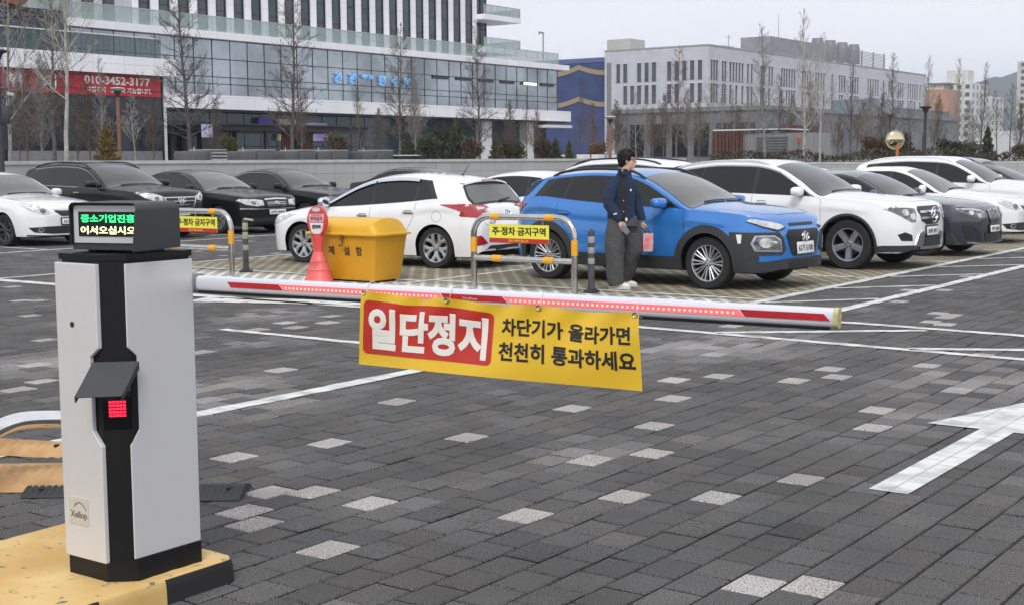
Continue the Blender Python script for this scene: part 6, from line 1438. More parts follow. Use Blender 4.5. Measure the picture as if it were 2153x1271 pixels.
# banner tied to the boom
bo = W2(-4.0, 3.5, 1.183); bdw = (W2(-1.56, 3.83, 1.169) - bo).normalized(); bnw = Vector((bdw.y, -bdw.x, 0)).normalized()
if bnw.y > 0: bnw = -bnw
b0 = bo + bdw * .785; b1 = bo + bdw * 1.842; ban = empty('banner', bo + bdw * 1.31 + Vector((0, 0, -.15)), 0, 'yellow vinyl banner with a red block of white letters, tied to the boom', 'banner')
def BP(u, v, d=0.):
    """u along, v down (0..1), d towards the camera; with soft creases"""
    sag = .0; g = [0, .333, .663, .99]; k = min(abs(u - x) for x in g); sag = .011 * min(1, k / .15) ** 1.3 + .018 * max(0, u - .15) ** .5
    zt = 1.189 - .014 * u - sag; zb = .925 - .017 * u; z = zt + (zb - zt) * v
    rip = .010 * math.sin(u * 21 + v * 2) * (1 - v) ** 1.5 + .008 * math.sin(u * 6 + v * 4 + 1) * v + .006 * math.sin(u * 43 + v * 9) * (1 - v) ** 2.5
    p = b0 + (b1 - b0) * u + bdw * (-.02 * v * (1 - u) + .012 * v * u); return Vector((p.x, p.y, z)) + bnw * (.034 + rip + d + .01 * v) - ban.location
VIN = mat('vinyl_yellow', (.72, .46, .028), .42, var=.05, scale=5)
MB().grid([[BP(i / 160., j / 36.) for j in range(37)] for i in range(161)]).build('cloth', VIN, ban, 80)
VRED = mat('vinyl_red', (.48, .028, .018), .42, var=.04, scale=5); VW = mat('vinyl_white', (.76, .73, .66), .45, var=.02)
def onban(me, name, m_, u0, u1, v0, v1, d):
    xs = [v.co.x for v in me.vertices]; ys = [v.co.y for v in me.vertices]; x0, x1, y0, y1 = min(xs), max(xs), min(ys), max(ys); zs = [v.co.z for v in me.vertices]; zz = max(zs) - min(zs) or 1
    for v in me.vertices:
        u = u0 + (u1 - u0) * (v.co.x - x0) / (x1 - x0); w_ = v1 + (v0 - v1) * (v.co.y - y0) / (y1 - y0); v.co = BP(u, w_, d + .0004 * (v.co.z - min(zs)) / zz)
    return link(name, me, m_, ban)
def rrect(w_, h, r, step): 
    poly = [(sx * (w_ - r) + r * math.cos(a), sy * (h - r) + r * math.sin(a)) for sx, sy, a0 in ((1, 1, 0), (-1, 1, PI / 2), (-1, -1, PI), (1, -1, 1.5 * PI)) for a in [a0 + PI / 2 * k / 6 for k in range(7)]]
    bm = fillpoly(poly, step, lambda a, b2: None); me = bpy.data.meshes.new('panel'); bm.to_mesh(me); bm.free(); return me
onban(rrect(.25, .097, .02, .012), 'red_panel', VRED, .015, .498, .115, .84, .0016)
def cutmesh(me, step):
    bm = bmesh.new(); bm.from_mesh(me); ys = [v.co.y for v in bm.verts]; ky = max(2, int((max(ys) - min(ys)) / step))
    for i in range(1, ky): bmesh.ops.bisect_plane(bm, geom=bm.verts[:] + bm.edges[:] + bm.faces[:], plane_co=(0, min(ys) + (max(ys) - min(ys)) * i / ky, 0), plane_no=(0, 1, 0))
    xs = [v.co.x for v in bm.verts]; k = int((max(xs) - min(xs)) / step)
    for i in range(1, k): bmesh.ops.bisect_plane(bm, geom=bm.verts[:] + bm.edges[:] + bm.faces[:], plane_co=(min(xs) + step * i, 0, 0), plane_no=(1, 0, 0))
    bm.to_mesh(me); bm.free(); return me
onban(cutmesh(text_mesh('일단정지', 1., .045, .01).copy(), .07), 'lettering', VW, .035, .480, .20, .78, .0030)
onban(cutmesh(text_mesh('차단기가 올라가면', 1., .030, .01).copy(), .10), 'lettering', INK, .530, .972, .18, .415, .0018)
onban(cutmesh(text_mesh('천천히 통과하세요', 1., .030, .01).copy(), .10), 'lettering', INK, .523, .985, .50, .755, .0018)
for u in (.012, .335, .665, .988):
    p = BP(u, .028, .002); MB().tube([p + bdw * .008 * math.cos(a) + UP * .008 * math.sin(a) for a in [2 * PI * k / 12 for k in range(12)]], .0025, 6, closed=True).build('grommet', STEELW, ban, 60)
    w_ = Vector((b0 + (b1 - b0) * u) - ban.location); w_.z = 1.183 - .014 * u - ban.location.z
    MB().tube([p] + [w_ + bnw * .026 * math.cos(a) + UP * .036 * math.sin(a) + bdw * .004 * a for a in [-.6, 0, .6, 1.2, 1.8, 2.6, 3.4, 4.2, 5.0]] + [p + bdw * .006], .0013, 5).build('tie_cord', mat('cord_white', (.6, .6, .6), .6), ban, 60)
# guard hoop of bent tube left of the cabinet
gr = empty('guard_rail', W2(-6.3, 4.1), 0, 'bent shiny steel tube guard left of the ticket machine', 'guard rail')
P = [Vector(p) for p in [(-2.663, 6.62, 0.0), (-2.663, 6.64, 0.192), (-2.646, 6.66, 0.267), (-2.602, 6.7, 0.312), (-2.534, 6.76, 0.341), (-2.466, 6.84, 0.342), (-2.348, 6.96, 0.321), (-2.238, 7.08, 0.287), (-2.157, 7.16, 0.25), (-2.11, 7.2, 0.185), (-2.098, 7.22, 0.1), (-2.098, 7.22, 0.0)]]
PP = []
for i in range(len(P) - 1):
    for k in range(4):
        t = k / 4.; a, b2, c, d = P[max(0, i - 1)], P[i], P[i + 1], P[min(len(P) - 1, i + 2)]
        PP.append(.5 * ((2 * b2) + (c - a) * t + (2 * a - 5 * b2 + 4 * c - d) * t * t + (3 * b2 - a - 3 * c + d) * t ** 3))
PP.append(P[-1]); off = Vector(gr.location)
MB().tube([p - off for p in PP], .045, 20).build('tube', mat('steel_bright', (.82, .82, .81), .12, 1., var=.06, scale=9), gr, 60); 
for p in (P[0], P[-1]): MB().lathe([(.085, .0), (.085, .012), (.05, .016)], 18, c=p - off).build('flange', STEELW, gr, 40)
# rubber ramps
RY = mat('ramp_yellow', (.36, .20, .075), .8, col2=(.50, .31, .14), scale=7, bump=.3, bscale=60); RB = mat('ramp_black', (.03, .03, .032), .7, var=.2, bump=.3, bscale=80)
def ramp(f, r, ang, w_, d_, h, m_, label, tilt=0.):
    o = empty('rubber_ramp', W2(f, r, .0), -AXA + ang, label, 'ramp', 'loose rubber ramp pieces'); T = Matrix.Rotation(tilt, 3, 'Y')
    q = MB(); rows = []
    for i in range(25):
        x = -w_ / 2 + w_ * i / 24; g_ = .011 if i % 2 else 0
        rows.append([T @ Vector((x, y, max(.004, h * pz - g_ * (pz > .3)))) for y, pz in ((-d_ / 2, 0), (-d_ / 2 + .015, .25), (-d_ * .3, .62), (-d_ * .05, .97), (d_ * .05, 1), (d_ * .30, .66), (d_ / 2 - .015, .3), (d_ / 2, 0))])
    q.grid(rows); n_ = 8
    q.f.append(tuple(range(n_))); q.mi.append(0); q.f.append(tuple(24 * n_ + j for j in range(n_))); q.mi.append(0)
    q.build('body', m_, o, 30)
    for x in (-w_ * .3, w_ * .3): MB().lathe([(.016, 0), (.016, h * .9), (.012, h * .92), (0, h * .7)], 10, c=T @ Vector((x, -d_ * .12, 0))).build('bolt', INK, o)
ramp(-6.12, 4.20, R(38), .66, .62, .065, RY, 'yellow rubber ramp piece with ribs, nearest the ticket machine')
ramp(-6.75, 4.62, R(30), .60, .34, .06, RY, 'yellow rubber ramp piece farther back under the bent tube', .04)
ramp(-5.10, 4.50, R(35), .36, .30, .05, RB, 'black ribbed rubber ramp piece right of the ticket machine')
ramp(-5.72, 4.12, R(38), .40, .24, .035, RB, 'black rubber ramp piece peeking out left of the ticket machine')
# ------------------------------------------------------------------ trees and shrubs
def mk_tree(h, seed, kind, spread=1.):
    """bare winter tree: trunk mesh and crown mesh, base at the origin"""
    rd = random.Random(seed); T, C = MB(), MB(); n = 15; P = []; r0 = h * (.0105 if kind != 'fork' else .0105); wob = Vector((0, 0, 0))
    lean = Vector((rd.uniform(-.03, .03), rd.uniform(-.03, .03), 0)) * (2 if kind == 'fork' else 1)
    for i in range(n + 1):
        t = i / n; wob += Vector((rd.gauss(0, .006), rd.gauss(0, .006), 0)) * h; P.append(Vector((0, 0, h * t)) + wob * .5 + lean * h * t)
    RR = [max(.006, r0 * (1 - t) ** .85 + .004) for t in [i / n for i in range(n + 1)]]
    cut = int(n * (.92 if kind != 'fork' else .62))
    T.tube(P[:cut + 1], RR[:cut + 1], 7); 
    if cut < n: C.tube(P[cut:], RR[cut:], 5)
    def branch(p, d, L_, r, lev):
        k = 5 if lev == 0 else 3; pts = [p]; dd = d.copy(); q = p.copy(); up = .10 if kind != 'conical' else .05
        for i in range(k):
            dd = (dd + Vector((rd.gauss(0, .10), rd.gauss(0, .10), rd.gauss(up, .08)))).normalized(); q = q + dd * L_ / k; pts.append(q.copy())
        C.tube(pts, [max(.0085 if kind == 'multi' else .0052, r * (1 - i / k * .8)) for i in range(k + 1)], 5 if lev == 0 else 3, cap=False)
        if lev < 2:
            m_ = (rd.randint(8, 12) if lev == 0 else rd.randint(3, 5)) if L_ > .3 else 2
            for j in range(m_):
                t = rd.uniform(.22, .95); i = min(k - 1, int(t * k)); b = pts[i] + (pts[i + 1] - pts[i]) * (t * k - i)
                side = dd.cross(Vector((rd.gauss(0, 1), rd.gauss(0, 1), rd.gauss(0, 1)))).normalized(); nd = (dd * .75 + side * .7 + Vector((0, 0, .15))).normalized()
                branch(b, nd, L_ * rd.uniform(.3, .55) * (1 - .4 * t), r * .5, lev + 1)
    nb = {'leader': 36, 'conical': 54, 'fork': 26, 'multi': 52}[kind]
    for i in range(nb):
        t = .14 + .84 * ((i + rd.random()) / nb) if kind != 'fork' else .28 + .70 * ((i + rd.random()) / nb); a = i * 2.4 + rd.uniform(-.5, .5); j = min(n - 1, int(t * n)); p = P[j] + (P[j + 1] - P[j]) * (t * n - j)
        el = {'leader': .75 + .35 * t, 'conical': .45 + .35 * t, 'fork': .75, 'multi': 1.0}[kind] + rd.uniform(-.12, .12)
        L_ = h * spread * {'leader': .27, 'conical': .27, 'fork': .40, 'multi': .36}[kind] * (1.05 - t) ** .7 * rd.uniform(.65, 1.15)
        branch(p, Vector((math.cos(a) * math.cos(el), math.sin(a) * math.cos(el), math.sin(el))), max(.2, L_), min(.026, RR[j] * .34), 0)
    tm = T.mesh('trunk', 50); cm = C.mesh('crown', 50, False); return tm, cm
def bark(nm, c1, c2): return mat(nm, c1, .9, col2=c2, scale=5, detail=8)
BARKS = {'grey': bark('bark_grey', (.16, .15, .14), (.27, .255, .24)), 'pale': bark('bark_pale', (.26, .245, .22), (.44, .42, .38)), 'dark': bark('bark_dark', (.070, .060, .053), (.13, .11, .095)), 'rust': bark('bark_rust', (.12, .085, .065), (.20, .145, .11)), 'brown': bark('bark_brown', (.085, .066, .052), (.15, .12, .098))}
PROTO = {}
def tree(X, Y, h, kind, brk, label, seed=0, z0=1.5, rz=0., sc=1., cat='bare tree', group='bare winter trees'):
    key = (kind, seed, brk)
    if key not in PROTO:
        tm, cm = mk_tree(8.0, 100 + seed * 7 + len(kind), kind); PROTO[key] = (tm, cm)
        tm.materials.append(BARKS[brk]); cm.materials.append(BARKS[brk])
    tm, cm = PROTO[key]; root = empty('bare_tree', (X, Y, z0), rz, label, cat, group); root.scale = (h / 8 * sc, h / 8 * sc, h / 8)
    link('trunk', tm, None, root); link('crown', cm, None, root); return root
def px_tree(px, ytop, Y, kind, brk, label, seed=0, z0=1.5, sc=1., lean=None):
    X = (px - 1076.5) / FPX * Y; yh = 338.5 - (px - 1076.5) * .00646; zt = CAM_H + (yh - ytop) / FPX * Y
    o = tree(X, Y, zt - z0, kind, brk, label, seed, z0, random.Random(int(px * 7 + Y)).uniform(0, 6.28), sc)
    if lean: o.rotation_euler[1] = lean
    return o
px_tree(28, -120, 38, 'fork', 'grey', 'grey knotty tree trunk beside the dark lamp post with two speaker boxes', 1, 0, .8)
px_tree(148, -150, 45, 'fork', 'pale', 'pale birch-like leaning trunk left of the brown lamp post', 2, 1.5, .9, -.03)
px_tree(122, -60, 47, 'leader', 'dark', 'dark straight tree close behind the pale leaning trunk', 1)
px_tree(66, 150, 50, 'multi', 'brown', 'low brown multi-stemmed tree between the two pale trunks at far left', 1, 1.5, 1.2)
px_tree(95, 120, 52, 'multi', 'grey', 'thin grey tree in front of the banner word at far left', 2, 1.5, 1.1)
px_tree(196, 175, 50, 'multi', 'brown', 'short brown tree left of the cone-shaped bush', 1, 1.5, 1.2)
px_tree(225, 120, 54, 'leader', 'grey', 'thin grey tree rising behind the cone-shaped bush', 2)
px_tree(293, 205, 52, 'fork', 'pale', 'small pale forked tree right of the brown lamp post by the banner', 3, 1.5, 1.1)
px_tree(408, -45, 58, 'conical', 'dark', 'tall dark tree with ascending branches at the corner of the glass wing', 1, 1.5, 1.15)
px_tree(617, -30, 62, 'conical', 'dark', 'tall dark tree standing in front of the poster signs', 2)
px_tree(640, 150, 66, 'leader', 'rust', 'slim reddish tree just right of the tree by the poster signs', 2)
px_tree(764, 165, 66, 'leader', 'brown', 'slim brown tree right of the pergola', 1)
px_tree(844, 55, 64, 'conical', 'brown', 'tall brown tree rising beside the letters on the ribbon window', 3)
px_tree(878, 150, 70, 'multi', 'grey', 'grey multi-stemmed young tree left of the dark evergreen bushes', 2, 1.5, .8)
px_tree(1012, 55, 68, 'conical', 'dark', 'tall dark tree in front of the white column by the lobby', 1, 1.5, .9)
px_tree(1110, 195, 72, 'leader', 'brown', 'thin brown tree near the right corner of the white block', 2, 1.5, .8)
px_tree(1128, 235, 74, 'multi', 'rust', 'short reddish tree at the right corner of the white block', 1)
px_tree(1219, 165, 74, 'leader', 'dark', 'thin dark tree in front of the blue netting', 1, 1.5, .7)
px_tree(1300, 215, 74, 'multi', 'brown', 'brown shrubby tree in front of the left corner of the stone office', 2, 1.5, 1.2)
px_tree(1337, 195, 76, 'fork', 'grey', 'small grey forked tree below the left windows of the stone office', 3, 1.5, .9)
px_tree(1372, 230, 72, 'multi', 'rust', 'short rusty tree left of the tall rusty pointed one', 1, 1.5, 1.1)
px_tree(1420, 98, 72, 'conical', 'rust', 'rusty pointed tree in front of the left face of the stone office', 2, 1.5, .85)
px_tree(1489, 160, 73, 'fork', 'grey', 'grey branching tree at the corner of the stone office', 2, 1.5, .9)
px_tree(1515, 150, 76, 'leader', 'grey', 'thin grey tree just right of the stone office corner', 1, 1.5, .7)
px_tree(1550, 225, 74, 'multi', 'brown', 'short brown tree behind the grey plant hut', 1, 1.5, 1.)
px_tree(1606, 55, 67, 'leader', 'grey', 'tall grey tree rising over the plant hut roof', 3)
px_tree(1688, 25, 66, 'leader', 'pale', 'tallest pale tree, its tip above the dark rooftop block', 4, 1.5, .95)
px_tree(1722, 75, 60, 'fork', 'pale', 'pale tree with big V-shaped boughs right of the orange beacon', 1, 1.5, .75)
px_tree(1785, 135, 72, 'leader', 'brown', 'slim brown tree between the pale V-shaped tree and the road mirror', 2)
px_tree(1760, 245, 74, 'multi', 'rust', 'short reddish tree in front of the maroon panel', 1, 1.5, 1.)
px_tree(1825, 190, 70, 'multi', 'grey', 'grey young tree left of the road mirror', 2, 1.5, .9)
px_tree(1876, 115, 78, 'leader', 'brown', 'slim brown tree rising directly behind the road mirror', 1)
px_tree(1944, 120, 72, 'leader', 'grey', 'grey tree behind the tall dark lamp post', 3, 1.5, .8)
px_tree(2008, 122, 68, 'leader', 'grey', 'slender grey tree with a tall bare tip in front of the cream apartments', 2, 1.5, .7)
px_tree(2057, 135, 70, 'leader', 'dark', 'slender dark tree with a tall bare tip left of the blue hill', 1, 1.5, .8)
px_tree(2093, 195, 62, 'fork', 'dark', 'dark crooked tree in front of the blue hill', 2, 1.5, .8)
px_tree(2118, 180, 60, 'fork', 'dark', 'dark wide-branched tree nearest the right edge', 1, 1.5, .9)
px_tree(2140, 220, 70, 'multi', 'brown', 'brown bushy tree cut by the right edge', 1, 1.5, 1.2)
px_tree(1905, 215, 62, 'fork', 'dark', 'dark crooked little tree right of the road mirror', 2, 1.5, .8)
px_tree(1660, 205, 72, 'multi', 'brown', 'brown thicket tree left of the tallest pale tree', 2, 1.5, 1.)
px_tree(1285, 240, 78, 'multi', 'rust', 'thin reddish tree close to the left edge of the stone office', 1, 1.5, 0.9)
px_tree(1318, 225, 82, 'leader', 'brown', 'thin brown tree left of the small grey forked one', 2, 1.5, 1.0)
px_tree(1355, 205, 84, 'leader', 'grey', 'thin grey tree behind the short rusty tree', 3, 1.5, 1.1)
px_tree(1395, 200, 80, 'multi', 'brown', 'brown thicket tree left of the rusty pointed one', 1, 1.5, 0.9)
px_tree(1448, 195, 80, 'multi', 'grey', 'grey thicket tree right of the rusty pointed one', 2, 1.5, 1.0)
px_tree(1470, 215, 84, 'multi', 'rust', 'reddish thicket tree left of the grey corner tree', 3, 1.5, 1.1)
px_tree(1535, 190, 84, 'leader', 'brown', 'brown slim tree above the timber gate of the hut', 1, 1.5, 0.9)
px_tree(1572, 180, 84, 'leader', 'grey', 'grey slim tree above the left end of the hut louvre', 2, 1.5, 1.0)
px_tree(1638, 160, 80, 'leader', 'brown', 'brown slim tree above the right end of the plant hut', 3, 1.5, 1.1)
px_tree(1705, 175, 82, 'multi', 'rust', 'reddish tree behind the pale V-shaped boughs', 1, 1.5, 0.9)
px_tree(1745, 180, 80, 'leader', 'grey', 'grey slim tree right of the pale V-shaped boughs', 2, 1.5, 1.0)
px_tree(1808, 215, 80, 'multi', 'rust', 'reddish young tree left of the rusty green bush', 3, 1.5, 1.1)
px_tree(1850, 200, 82, 'multi', 'brown', 'brown tree above the left bush behind the road mirror', 1, 1.5, 0.9)
px_tree(1965, 205, 80, 'multi', 'brown', 'brown tree just right of the tall dark lamp post', 2, 1.5, 1.0)
px_tree(2035, 215, 78, 'multi', 'grey', 'grey bushy tree between the two slender bare tips', 3, 1.5, 1.1)
px_tree(50, 170, 55, 'multi', 'dark', 'dark shrubby tree at far left, behind the dark lamp post', 1, 1.5, 0.9)
px_tree(170, 195, 54, 'multi', 'dark', 'dark twiggy tree just right of the pale leaning trunk', 2, 1.5, 1.0)
px_tree(330, 215, 56, 'multi', 'brown', 'brown twiggy tree at the right end of the glass wing', 3, 1.5, 1.1)
px_tree(460, 210, 62, 'multi', 'dark', 'dark twiggy tree at the left end of the pergola', 1, 1.5, 0.9)
px_tree(1075, 215, 74, 'multi', 'brown', 'brown twiggy tree right of the white column', 2, 1.5, 1.0)
px_tree(800, 230, 70, 'multi', 'dark', 'dark twiggy tree left of the tall brown tree by the letters', 3, 1.5, 1.1)
px_tree(1245, 220, 82, 'multi', 'rust', 'rusty twiggy tree in front of the right part of the blue netting', 1, 1.5, 0.9)
# evergreen bushes: leaf sprays through a cone or mound
def mk_bush(seed, shape, n=1500):
    rd = random.Random(seed); q = MB(); lobes = [(rd.uniform(-.25, .25), rd.uniform(-.25, .25), rd.uniform(.25, .8), rd.uniform(.22, .34)) for _ in range(7)]
    for i in range(n):
        if shape == 'cone':
            z = rd.random() ** 1.35; rad = .5 * (1 - z) ** .8 * (.72 + .28 * math.sin(z * 31 + rd.random() * 2)) + .03; a = rd.uniform(0, 2 * PI); r = rad * rd.random() ** .35; p = Vector((r * math.cos(a), r * math.sin(a), z))
        else:
            lx, ly, lz, lr = rd.choice(lobes); v = Vector((rd.gauss(0, 1), rd.gauss(0, 1), rd.gauss(0, 1))).normalized() * lr * rd.random() ** .4; p = Vector((lx, ly, lz)) + v
            if p.z < 0: continue
        d = (Vector((p.x, p.y, .25)).normalized() + Vector((rd.gauss(0, .5), rd.gauss(0, .5), rd.gauss(.4, .4)))).normalized(); s = d.cross(Vector((rd.gauss(0, 1), rd.gauss(0, 1), rd.gauss(0, 1)))).normalized(); L_ = rd.uniform(.05, .10); w_ = rd.uniform(.018, .035)
        q.add([p - s * w_, p + s * w_, p + d * L_ + s * w_ * .4, p + d * L_ - s * w_ * .4], [(0, 1, 2, 3)])
    return q.mesh('foliage', None, False)
LEAF = {'gold': mat('leaf_gold', (.10, .065, .018), .8, col2=(.19, .125, .035), scale=6), 'green': mat('leaf_green', (.022, .034, .016), .8, col2=(.060, .075, .034), scale=5), 'olive': mat('leaf_olive', (.045, .048, .018), .8, col2=(.10, .095, .04), scale=5), 'brown': mat('leaf_brown', (.05, .034, .020), .8, col2=(.11, .075, .045), scale=5), 'rusty': mat('leaf_rusty', (.10, .05, .02), .8, col2=(.17, .09, .045), scale=5)}
BPROTO = {(s, k): mk_bush(k * 5 + len(s), s) for s in ('cone', 'mound') for k in (1, 2)}; BM = {}
def bush(px, ytop, wpx, Y, shape, leaf, label, k=1, z0=1.5):
    X = (px - 1076.5) / FPX * Y; yh = 338.5 - (px - 1076.5) * .00646; zt = CAM_H + (yh - ytop) / FPX * Y; w_ = wpx / FPX * Y; key = (shape, k, leaf)
    if key not in BM: BM[key] = BPROTO[(shape, k)].copy(); BM[key].materials.append(LEAF[leaf])
    root = empty('evergreen_bush', (X, Y, z0), random.Random(px).uniform(0, 6), label, 'bush', 'evergreen bushes on the plaza'); root.scale = (w_, w_, zt - z0)
    if 'stem' not in BM: BM['stem'] = MB().tube([(0, 0, -.02), (0, 0, .5)], [.03, .015], 6).mesh('stem'); BM['stem'].materials.append(BARKS['dark'])
    link('foliage', BM[key], None, root); link('stem', BM['stem'], None, root)
bush(232, 268, 66, 47, 'cone', 'gold', 'golden brown cone-shaped bush in front of the glass wing')
bush(495, 282, 46, 52, 'mound', 'olive', 'olive bush under the left half of the pergola')
bush(722, 278, 60, 52, 'mound', 'brown', 'brown bush at the right end of the pergola')
bush(862, 285, 46, 56, 'cone', 'green', 'dark green cone bush beside the tall brown tree', 2)
bush(912, 282, 60, 55, 'mound', 'green', 'dark green round bush, left in the evergreen clump')
bush(935, 268, 56, 58, 'mound', 'green', 'dark green bush in the middle of the evergreen clump', 2)
bush(963, 255, 62, 57, 'cone', 'green', 'tallest dark green pointed bush of the evergreen clump')
bush(1002, 290, 60, 55, 'mound', 'brown', 'brown bush right of the tall evergreen bushes', 2)
bush(1046, 290, 42, 58, 'cone', 'olive', 'olive cone bush in front of the lobby')
bush(1080, 297, 56, 60, 'mound', 'olive', 'olive spreading bush in front of the lobby door', 2)
bush(1140, 290, 48, 62, 'mound', 'brown', 'dull brown bush near the right corner of the white block')
bush(1170, 296, 40, 62, 'cone', 'green', 'dark green bush below the corner of the white block', 2)
bush(1198, 298, 30, 62, 'cone', 'olive', 'small olive bush beside the blue netting')
bush(1250, 300, 44, 66, 'mound', 'rusty', 'rusty low bush in front of the blue netting', 2)
bush(1590, 270, 60, 80, 'mound', 'olive', 'olive bush behind the grey plant hut')
bush(1835, 288, 62, 66, 'mound', 'rusty', 'rusty green bush left behind the road mirror')
bush(1868, 292, 60, 66, 'mound', 'green', 'dark green bush right behind the road mirror', 2)
bush(1902, 284, 54, 67, 'cone', 'brown', 'brown cone bush just right of the road mirror')
bush(1995, 292, 56, 66, 'mound', 'green', 'green bush right of the tall dark lamp post')
bush(2030, 296, 60, 68, 'mound', 'olive', 'olive bush left of the dark cone at far right', 2)
bush(2072, 272, 42, 64, 'cone', 'green', 'dark green tall cone bush at far right')
bush(2150, 300, 50, 66, 'mound', 'olive', 'olive bush at the right edge', 1)

# low winter hedge along the right-hand wall
rd = random.Random(21); q = MB()
for i in range(9000):
    f_ = rd.uniform(-32, 30); top = .42 + .22 * math.sin(f_ * 1.3) * math.sin(f_ * .47 + 1); p = W2(f_, 61.9 + rd.uniform(-.45, .45), 1.5 + top * rd.random() ** .7)
    d = Vector((rd.gauss(0, .6), rd.gauss(0, .6), rd.gauss(.7, .4))).normalized(); s = d.cross(Vector((rd.gauss(0, 1), rd.gauss(0, 1), rd.gauss(0, 1)))).normalized(); L_ = rd.uniform(.10, .22); w_ = rd.uniform(.02, .05)
    q.add([p - s * w_, p + s * w_, p + d * L_ + s * w_ * .4, p + d * L_ - s * w_ * .4], [(0, 1, 2, 3)])
tag(q.build('winter_hedge', mat('leaf_hedge', (.040, .032, .020), .85, col2=(.085, .072, .040), scale=2.5), None, None, False), 'long low brown winter hedge behind the white cars on the right', 'hedge')

# ------------------------------------------------------------------ the man
PX, PY = 1.36, 17.35
SKIN = mat('skin', (.56, .36, .27), .5, var=.06, scale=12); HAIR = mat('hair_black', (.007, .006, .006), .6, var=.2, scale=60, bump=.25, bscale=60, spec=.25)
FLEECE = mat('fleece_navy', (.010, .022, .052), .95, col2=(.018, .036, .078), scale=60, bump=.8, bscale=110); SHIRT = mat('shirt_black', (.010, .010, .013), .8, var=.1); TROUS = mat('trousers_grey', (.060, .060, .062), .95, col2=(.078, .078, .080), scale=50, bump=.15, bscale=30)
def fuse(parts, name, m, parent, vox=.008, sm=True, it=3):
    """one continuous surface from overlapping closed pieces"""
    me = parts.mesh(name); o = link(name, me, m, None); rm = o.modifiers.new('r', 'REMESH'); rm.mode = 'VOXEL'; rm.voxel_size = vox
    s = o.modifiers.new('s', 'SMOOTH'); s.factor = .5; s.iterations = it
    dg = bpy.context.evaluated_depsgraph_get(); dg.update(); m2 = bpy.data.meshes.new_from_object(o.evaluated_get(dg)); bpy.data.objects.remove(o); smooth(m2, 80)
    return link(name, m2, m, parent)
def oval(q, rows, n=20):
    """closed loft of ellipses: (centre, rx, ry, tilt axis ignored)"""
    R_ = [[Vector(c) + Vector((rx * math.cos(2 * PI * k / n) * math.cos(ya) - ry * math.sin(2 * PI * k / n) * math.sin(ya), rx * math.cos(2 * PI * k / n) * math.sin(ya) + ry * math.sin(2 * PI * k / n) * math.cos(ya), 0)) for k in range(n)] for c, rx, ry, ya in rows]
    vs = [p for r in R_ for p in r]; fs = [(i * n + j, i * n + (j + 1) % n, (i + 1) * n + (j + 1) % n, (i + 1) * n + j) for i in range(len(R_) - 1) for j in range(n)] + [tuple(range(n))[::-1], tuple((len(R_) - 1) * n + j for j in range(n))]
    q.add(vs, fs)
def ball(q, c, r, n=14, M=None):
    rows = [(math.sin(PI * i / n), -math.cos(PI * i / n)) for i in range(n + 1)]; vs = []; m_ = 16
    for s, z in rows:
        for k in range(m_):
            p = Vector((r[0] * s * math.cos(2 * PI * k / m_), r[1] * s * math.sin(2 * PI * k / m_), r[2] * z)); vs.append((M @ p if M else p) + Vector(c))
    q.add(vs, [(i * m_ + k, i * m_ + (k + 1) % m_, (i + 1) * m_ + (k + 1) % m_, (i + 1) * m_ + k) for i in range(n) for k in range(m_)])
YB = R(-32)                                                      # the chest is turned this far towards the camera
bq = MB(); HC = Vector((.125, 0, 1.635)); HM_ = Matrix.Rotation(R(-14), 3, 'Z')
def Hd(x, y, z): return HC + HM_ @ Vector((x, y, z))
ball(bq, Hd(-.012, 0, .025), (.098, .078, .105), M=HM_); ball(bq, Hd(.028, 0, -.045), (.066, .060, .082), M=HM_); ball(bq, Hd(.062, 0, -.112), (.028, .026, .022), M=HM_)   # skull, jaw, chin
bq.tube([Hd(.085, 0, .015), Hd(.108, 0, -.022), Hd(.098, 0, -.038)], [.010, .017, .012], 8); ball(bq, Hd(.088, 0, -.066), (.014, .024, .008), M=HM_); ball(bq, Hd(.086, 0, -.080), (.013, .020, .008), M=HM_)
for s in (-1, 1): ball(bq, Hd(-.012, .078 * s, -.012), (.020, .010, .032), M=HM_); ball(bq, Hd(.066, .036 * s, .028), (.016, .028, .010), M=HM_); ball(bq, Hd(.058, .040 * s, -.028), (.022, .022, .022), M=HM_)
bq.tube([(.07, 0, 1.40), (.095, 0, 1.48), (.115, 0, 1.57)], [.068, .058, .056], 14)
oval(bq, [((.05, .03, .90), .15, .12, YB), ((.05, .03, 1.05), .14, .10, YB), ((.05, .03, 1.25), .14, .09, YB), ((.06, .02, 1.34), .12, .08, YB), ((.07, .01, 1.42), .07, .06, YB)])
SH_R, EL_R, WR_R = Vector((-.085, -.085, 1.35)), Vector((-.115, -.125, 1.10)), Vector((.005, -.16, .885))
SH_L, EL_L, WR_L = Vector((.175, .105, 1.35)), Vector((.250, .13, 1.11)), Vector((.315, .10, .87))
for a, b2, c in ((SH_R, EL_R, WR_R), (SH_L, EL_L, WR_L)): bq.tube([a, b2, c], [.052, .042, .028], 12)
HIP_R, KN_R, AN_R = Vector((-.005, -.05, .90)), Vector((-.045, -.07, .48)), Vector((-.03, -.07, .085))
HIP_L, KN_L, AN_L = Vector((.135, .09, .90)), Vector((.215, .13, .50)), Vector((.115, .30, .10))
for a, b2, c in ((HIP_R, KN_R, AN_R), (HIP_L, KN_L, AN_L)): bq.tube([a, b2, c], [.085, .058, .040], 12)
